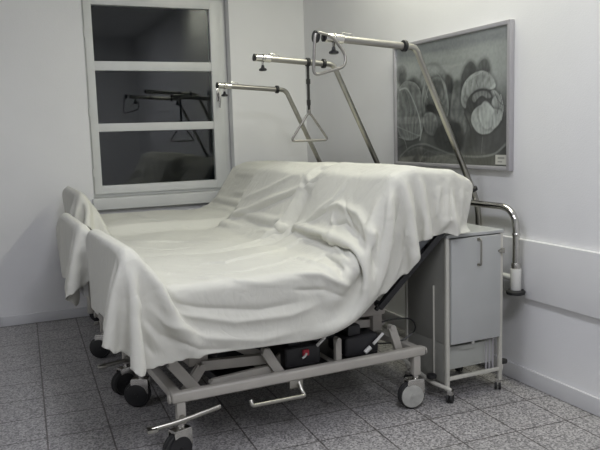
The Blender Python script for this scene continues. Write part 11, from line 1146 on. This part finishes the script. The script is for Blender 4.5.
0,0,1,0,0,0,0,0,0,-1,0,-1,-2,-1,0,0,0,0,0,0,0,0,0,0,1,0,-1,1,0,1,-1,1,-1,1,0,0,-1,1,-1,1,-1,0,-1,1,-1,0,0,0,0,0,0,-1,1,1,-1,-1,1,0,0,1,-1,0,0,0,0,0,0,0,0,0,1,-1,1,0,0,0,-1,0,0,0,0,-1,1,1,1,-2,-2,0,-1,1,-1,0,0,1,0,-1,1,1,-1,1,0,0,1,-1,1,0,1,0,0,0,0,-1,1,-1,0,0,0,-1,1,-1,
0,-1,0,0,0,0,0,0,0,1,0,0,1,0,-1,0,0,0,0,0,0,0,0,0,-1,1,0,-1,1,-1,1,-1,1,0,0,1,0,0,0,-2,-1,-1,0,0,0,0,0,0,0,1,0,0,0,0,1,0,0,1,0,0,0,0,0,1,0,0,-1,0,1,-1,0,0,-1,0,0,0,0,0,-1,0,0,0,0,0,1,0,-1,1,-1,0,0,0,0,0,0,0,1,-1,1,-1,0,1,-1,1,-1,1,0,-1,1,0,-1,0,0,-1,-1,0,0,-1,0,0,
0,0,0,0,0,0,1,0,1,0,0,0,1,0,0,0,1,-1,0,0,1,0,-1,0,0,0,-1,0,0,0,-1,0,1,-1,0,0,0,1,-1,0,1,-1,0,0,0,0,0,0,0,0,0,0,0,0,0,-1,1,-1,1,-1,0,1,-1,0,1,0,-1,-1,-1,-1,0,0,0,0,0,0,0,0,0,1,0,0,0,0,1,0,0,0,1,0,0,0,1,0,-1,0,0,0,0,-1,1,-1,0,-1,1,-1,0,0,0,0,0,0,0,1,-1,1,1,0,0,0,
0,0,0,0,-2,1,-1,1,-1,1,-1,1,-1,1,-1,0,1,0,-1,-1,0,0,-1,0,0,0,-1,0,0,0,0,0,1,-1,1,0,0,0,0,1,0,1,-1,1,0,0,0,0,0,0,0,0,-1,1,-1,1,-1,0,-1,0,0,0,0,0,0,0,1,-1,1,-1,3,0,0,0,0,0,0,0,-2,-2,0,0,0,0,0,0,0,0,0,0,-1,0,0,1,0,0,-1,0,-1,-1,1,0,-1,0,0,1,-1,0,0,1,0,0,0,0,1,0,0,0,0,1,
-1,1,0,0,0,0,0,-1,1,-1,0,0,0,0,-1,0,0,0,1,-1,-1,1,0,0,8,0,0,0,0,0,0,0,-2,-4,-2,0,-1,-1,0,0,0,0,0,0,0,0,0,0,0,0,-1,0,0,0,0,-1,1,0,0,-1,0,1,-1,0,0,1,0,1,-1,0,1,0,0,0,1,-1,1,0,0,-1,1,0,-1,0,0,0,0,-1,0,1,-1,-1,2,2,-2,-1,0,0,4,0,0,0,0,0,0,0,3,-1,-5,-1,1,-1,0,-1,1,-1,0,0,0,0,
0,0,0,-1,0,0,0,0,-1,0,0,-1,0,0,1,-1,1,0,0,0,0,0,0,1,0,0,0,0,0,1,-1,0,0,1,-1,0,0,0,0,0,-1,1,0,-1,0,2,12,1,-4,-11,0,0,-1,0,0,0,0,0,0,0,-2,4,4,-5,0,1,0,1,-1,0,0,0,0,-1,0,-2,0,1,0,-1,0,-1,0,1,-1,0,0,0,-1,1,0,0,0,0,0,0,0,0,0,1,0,0,0,0,0,0,0,0,0,1,0,0,-1,0,0,0,-1,0,0,11,
-12,-10,8,7,-5,-1,-10,0,0,0,0,0,0,0,4,1,0,4,0,0,0,-1,0,0,0,0,-1,1,-1,1,0,0,0,0,0,0,0,-1,0,1,-1,0,1,-1,0,0,0,0,0,0,0,0,1,-1,0,1,0,-1,1,0,0,0,0,0,0,0,0,0,0,-1,1,1,4,-11,-7,2,-4,2,2,0,-6,0,0,0,0,0,0,0,-1,1,2,2,-1,0,0,-1,0,0,-1,-1,1,0,1,1,1,1,0,-1,0,0,0,0,0,-1,1,0,-1,0,0,0,
0,0,0,0,0,0,0,0,1,-1,0,1,-1,1,0,-1,1,-1,0,0,0,-1,0,0,-1,-3,-5,-2,3,2,-1,-1,0,-1,-5,0,0,0,0,0,0,0,1,0,0,-1,0,-1,-1,1,-1,0,1,1,0,0,0,0,-1,-1,1,2,0,1,0,0,0,0,0,-1,0,0,-1,-1,0,0,0,-1,0,0,-1,0,-1,0,0,0,0,-1,0,0,0,0,-1,0,0,0,0,-1,-1,1,0,0,0,0,-1,0,0,0,15,0,0,0,0,0,0,0,-20,-1,0,-1,
0,0,1,0,0,1,0,-1,1,-1,0,-1,-2,-1,-2,0,0,0,1,0,0,0,-1,0,0,0,0,0,0,0,-1,0,1,-1,0,0,0,0,0,0,0,0,0,1,-1,0,1,-1,0,0,0,1,0,0,0,0,0,-1,1,-1,0,0,-7,0,0,0,0,0,0,0,0,0,0,0,1,0,0,1,1,-1,0,0,-1,1,0,-1,1,-3,-3,-1,1,0,-1,0,0,0,0,1,-1,0,0,0,0,-1,1,0,-1,0,0,0,0,0,0,0,0,0,0,0,0,0,
0,1,0,0,0,-1,1,0,1,-1,-1,1,-1,1,-1,1,-3,0,0,0,0,0,0,0,0,-2,-1,1,-1,2,0,-1,0,0,0,0,0,-1,0,1,0,-4,-3,0,0,0,0,0,0,0,1,-1,0,0,0,0,-1,1,0,0,0,0,0,0,0,-1,0,0,0,0,0,0,0,0,0,0,0,1,-1,1,0,0,-1,1,1,-1,0,-1,1,-1,2,0,0,0,0,0,0,0,0,-3,-3,-1,1,-1,0,0,0,0,0,1,0,0,0,0,-3,-4,-2,1,0,1,
0,0,0,0,-1,1,0,0,-1,0,1,-1,0,-1,0,0,0,0,0,1,-1,0,0,0,0,0,0,1,-1,0,1,-1,1,0,0,0,0,-1,-1,-1,-1,0,-1,-2,3,0,0,0,0,0,0,0,0,-3,-4,0,0,0,0,0,0,0,0,-1,0,0,1,-1,-3,-8,4,0,0,0,0,1,0,0,0,-1,1,-1,1,0,-1,0,0,0,0,0,0,-1,0,0,0,0,0,0,0,0,0,0,0,0,0,1,-1,0,0,0,0,0,0,0,-1,-1,-3,-2,4,0,
0,0,0,0,0,0,0,-4,-3,-1,0,0,0,0,0,0,0,0,0,0,0,-1,-6,-4,3,0,1,-1,1,-1,1,0,0,0,0,0,0,0,-1,1,-1,0,0,-1,0,0,0,-1,1,-1,0,0,0,0,0,3,-3,-1,-1,3,-3,3,-2,-3,2,2,2,0,-2,-4,-2,1], [(57, 67), (49, 67), (42, 67), (20, 67), (18, 67), (17, 67), (15, 67), (14, 67), (13, 67), (12, 67), (11, 67), (9, 67), (8, 67), (8, 67), (7, 67), (6, 67), (5, 67), (4, 67), (3, 67), (3, 67), (2, 67), (1, 67), (1, 67), (1, 67), (1, 67), (1, 67), (1, 73), (1, 73), (1, 73), (2, 73), (2, 73), (3, 73), (3, 73), (4, 73), (4, 73), (5, 73), (5, 73), (6, 73), (6, 73), (7, 73), (7, 73), (7, 73), (7, 73), (8, 73), (8, 73), (8, 73), (8, 73), (8, 73), (8, 73), (8, 73), (8, 73), (8, 73), (8, 73), (8, 73), (8, 73), (8, 73), (8, 73), (8, 73), (8, 73), (8, 73), (8, 73), (8, 73), (8, 73), (8, 73), (8, 73), (8, 73), (8, 73), (8, 73), (8, 73), (8, 73), (8, 73), (8, 73), (8, 73), (8, 73), (8, 73), (8, 73), (8, 73), (8, 73), (8, 73), (8, 73), (8, 73), (8, 73), (8, 73), (8, 73), (8, 73), (8, 73), (8, 73), (8, 73), (8, 73), (8, 73), (8, 73), (7, 73), (7, 73), (7, 73), (7, 73), (7, 73), (7, 73), (7, 73), (6, 73), (6, 73), (6, 73), (6, 73), (6, 73), (6, 73), (6, 73), (6, 73), (6, 73), (7, 73), (7, 73), (7, 73), (7, 73), (7, 73), (7, 73), (7, 73), (7, 73), (7, 73), (7, 73), (7, 73), (7, 73), (7, 73), (7, 73), (7, 73), (7, 73), (7, 73), (7, 73), (7, 73), (7, 73), (7, 73), (7, 73), (7, 73), (8, 73), (8, 73), (8, 73), (8, 73), (8, 73), (8, 73)], [[14, 26, 579, 3122, 833, 640, 3141, 770, 694, 3133, 714, 745, 3102, 689, 812, 3132, 647, 880, 3151, 607, 972, 3159, 588, 1065, 3165, 570, 1161, 3169, 552, 1250, 3172, 557, 1340, 3174, 565, 1431, 3171, 573], [-12, 20, 571, 3107, 782, 620, 3140, 716, 668, 3143, 655, 727, 3134, 624, 783, 3116, 597, 847, 3129, 560, 934, 3149, 542, 1019, 3158, 526, 1105, 3164, 519], [12, 20, 631, 3141, 823, 708, 3122, 785, 792, 3159, 727, 872, 3162, 706, 953, 3164, 683, 1036, 3167, 660, 1131, 3171, 657, 1228, 3174, 655, 1327, 3176, 653, 1401, 3178, 668, 1478, 3185, 682, 1550, 3177, 701], [-10, 16, 675, 3128, 821, 771, 3158, 782, 866, 3163, 751, 940, 3165, 738, 1014, 3168, 726, 1090, 3171, 712, 1168, 3174, 700, 1257, 3176, 704, 1348, 3179, 709, 1441, 3183, 714], [12, 18, 549, 3108, 884, 573, 3111, 801, 597, 3130, 714, 643, 3140, 635, 686, 3144, 557], [-10, 14, 535, 3111, 840, 557, 3093, 763, 570, 3099, 681, 612, 3133, 606, 652, 3140, 540], [24, 26, 1821, 3870, 1070, 1864, 3659, 1126, 1847, 3388, 1095, 1812, 3196, 1010, 1809, 3177, 934, 1810, 3162, 857], [-20, 18, 1787, 3694, 1005, 1819, 3514, 1045, 1772, 3282, 989, 1738, 3177, 878], [18, 18, 1574, 3596, 865, 1724, 3570, 959, 1729, 3342, 945, 1715, 3192, 864, 1683, 3191, 736], [-16, 16, 1472, 3365, 864, 1659, 3450, 884, 1641, 3219, 850, 1606, 3170, 747], [16, 18, 1345, 3206, 852, 1423, 3196, 844, 1506, 3195, 833, 1635, 3168, 770, 1755, 3123, 739], [-12, 14, 1333, 3180, 779, 1429, 3183, 765, 1525, 3181, 756, 1608, 3174, 714, 1692, 3169, 674], [16, 16, 1859, 3714, 1122, 1815, 3661, 1042, 1731, 3525, 977, 1725, 3426, 916, 1675, 3245, 878, 1723, 3187, 818, 1768, 3131, 762], [-14, 14, 1888, 3639, 1167, 1815, 3423, 1038, 1788, 3256, 992, 1797, 3172, 936, 1804, 3162, 859, 1827, 3158, 775], [12, 18, 1948, 3217, 1262, 1919, 3190, 1174, 1895, 3175, 1085, 1867, 3169, 983, 1835, 3159, 882, 1783, 3140, 785, 1755, 3138, 680], [-12, 14, 1996, 3196, 1233, 1983, 3200, 1142, 1962, 3194, 1051, 1927, 3178, 958, 1898, 3171, 864, 1858, 3167, 768, 1816, 3175, 677], [12, 16, 2082, 3205, 1282, 2060, 3195, 1189, 2050, 3177, 1100, 2011, 3172, 996, 1993, 3199, 886, 1957, 3203, 795, 1911, 3201, 711], [-9, 14, 2168, 3210, 1277, 2147, 3190, 1185, 2130, 3172, 1094, 2098, 3179, 1023, 2061, 3164, 958, 2015, 3141, 893], [10, 14, 2246, 3212, 1272, 2226, 3198, 1180, 2211, 3200, 1085, 2161, 3177, 996, 2061, 3131, 913], [-16, 14, 2313, 3229, 1294, 2299, 3186, 1163, 2288, 3166, 1077, 2300, 3177, 988], [16, 18, 2405, 3252, 1281, 2388, 3216, 1154, 2385, 3213, 1064, 2366, 3183, 983], [18, 26, 1957, 3702, 1290, 1912, 3715, 1219, 1873, 3739, 1149, 1826, 3852, 1077, 1771, 3935, 994, 1728, 4174, 953, 1626, 4237, 904, 1485, 4231, 867], [-14, 18, 1909, 3678, 1210, 1870, 3734, 1143, 1829, 3789, 1076, 1778, 3924, 1001, 1737, 4102, 924, 1662, 4187, 903, 1577, 4227, 877, 1446, 4171, 848], [14, 18, 930, 3759, 864, 1007, 3735, 857, 1079, 3688, 856, 1141, 3614, 861, 1267, 3652, 871, 1410, 3715, 869, 1600, 3906, 856, 1706, 3885, 903, 1724, 3760, 974, 1798, 3769, 1020], [-12, 14, 922, 3525, 850, 991, 3460, 851, 1060, 3396, 856, 1137, 3363, 857, 1267, 3417, 859, 1391, 3442, 863, 1517, 3527, 870, 1652, 3621, 880], [8, 14, 644, 3184, 957, 819, 3534, 858, 887, 3394, 854, 935, 3297, 860, 995, 3246, 861, 1055, 3198, 851, 1143, 3183, 836, 1236, 3179, 820, 1334, 3181, 803]])
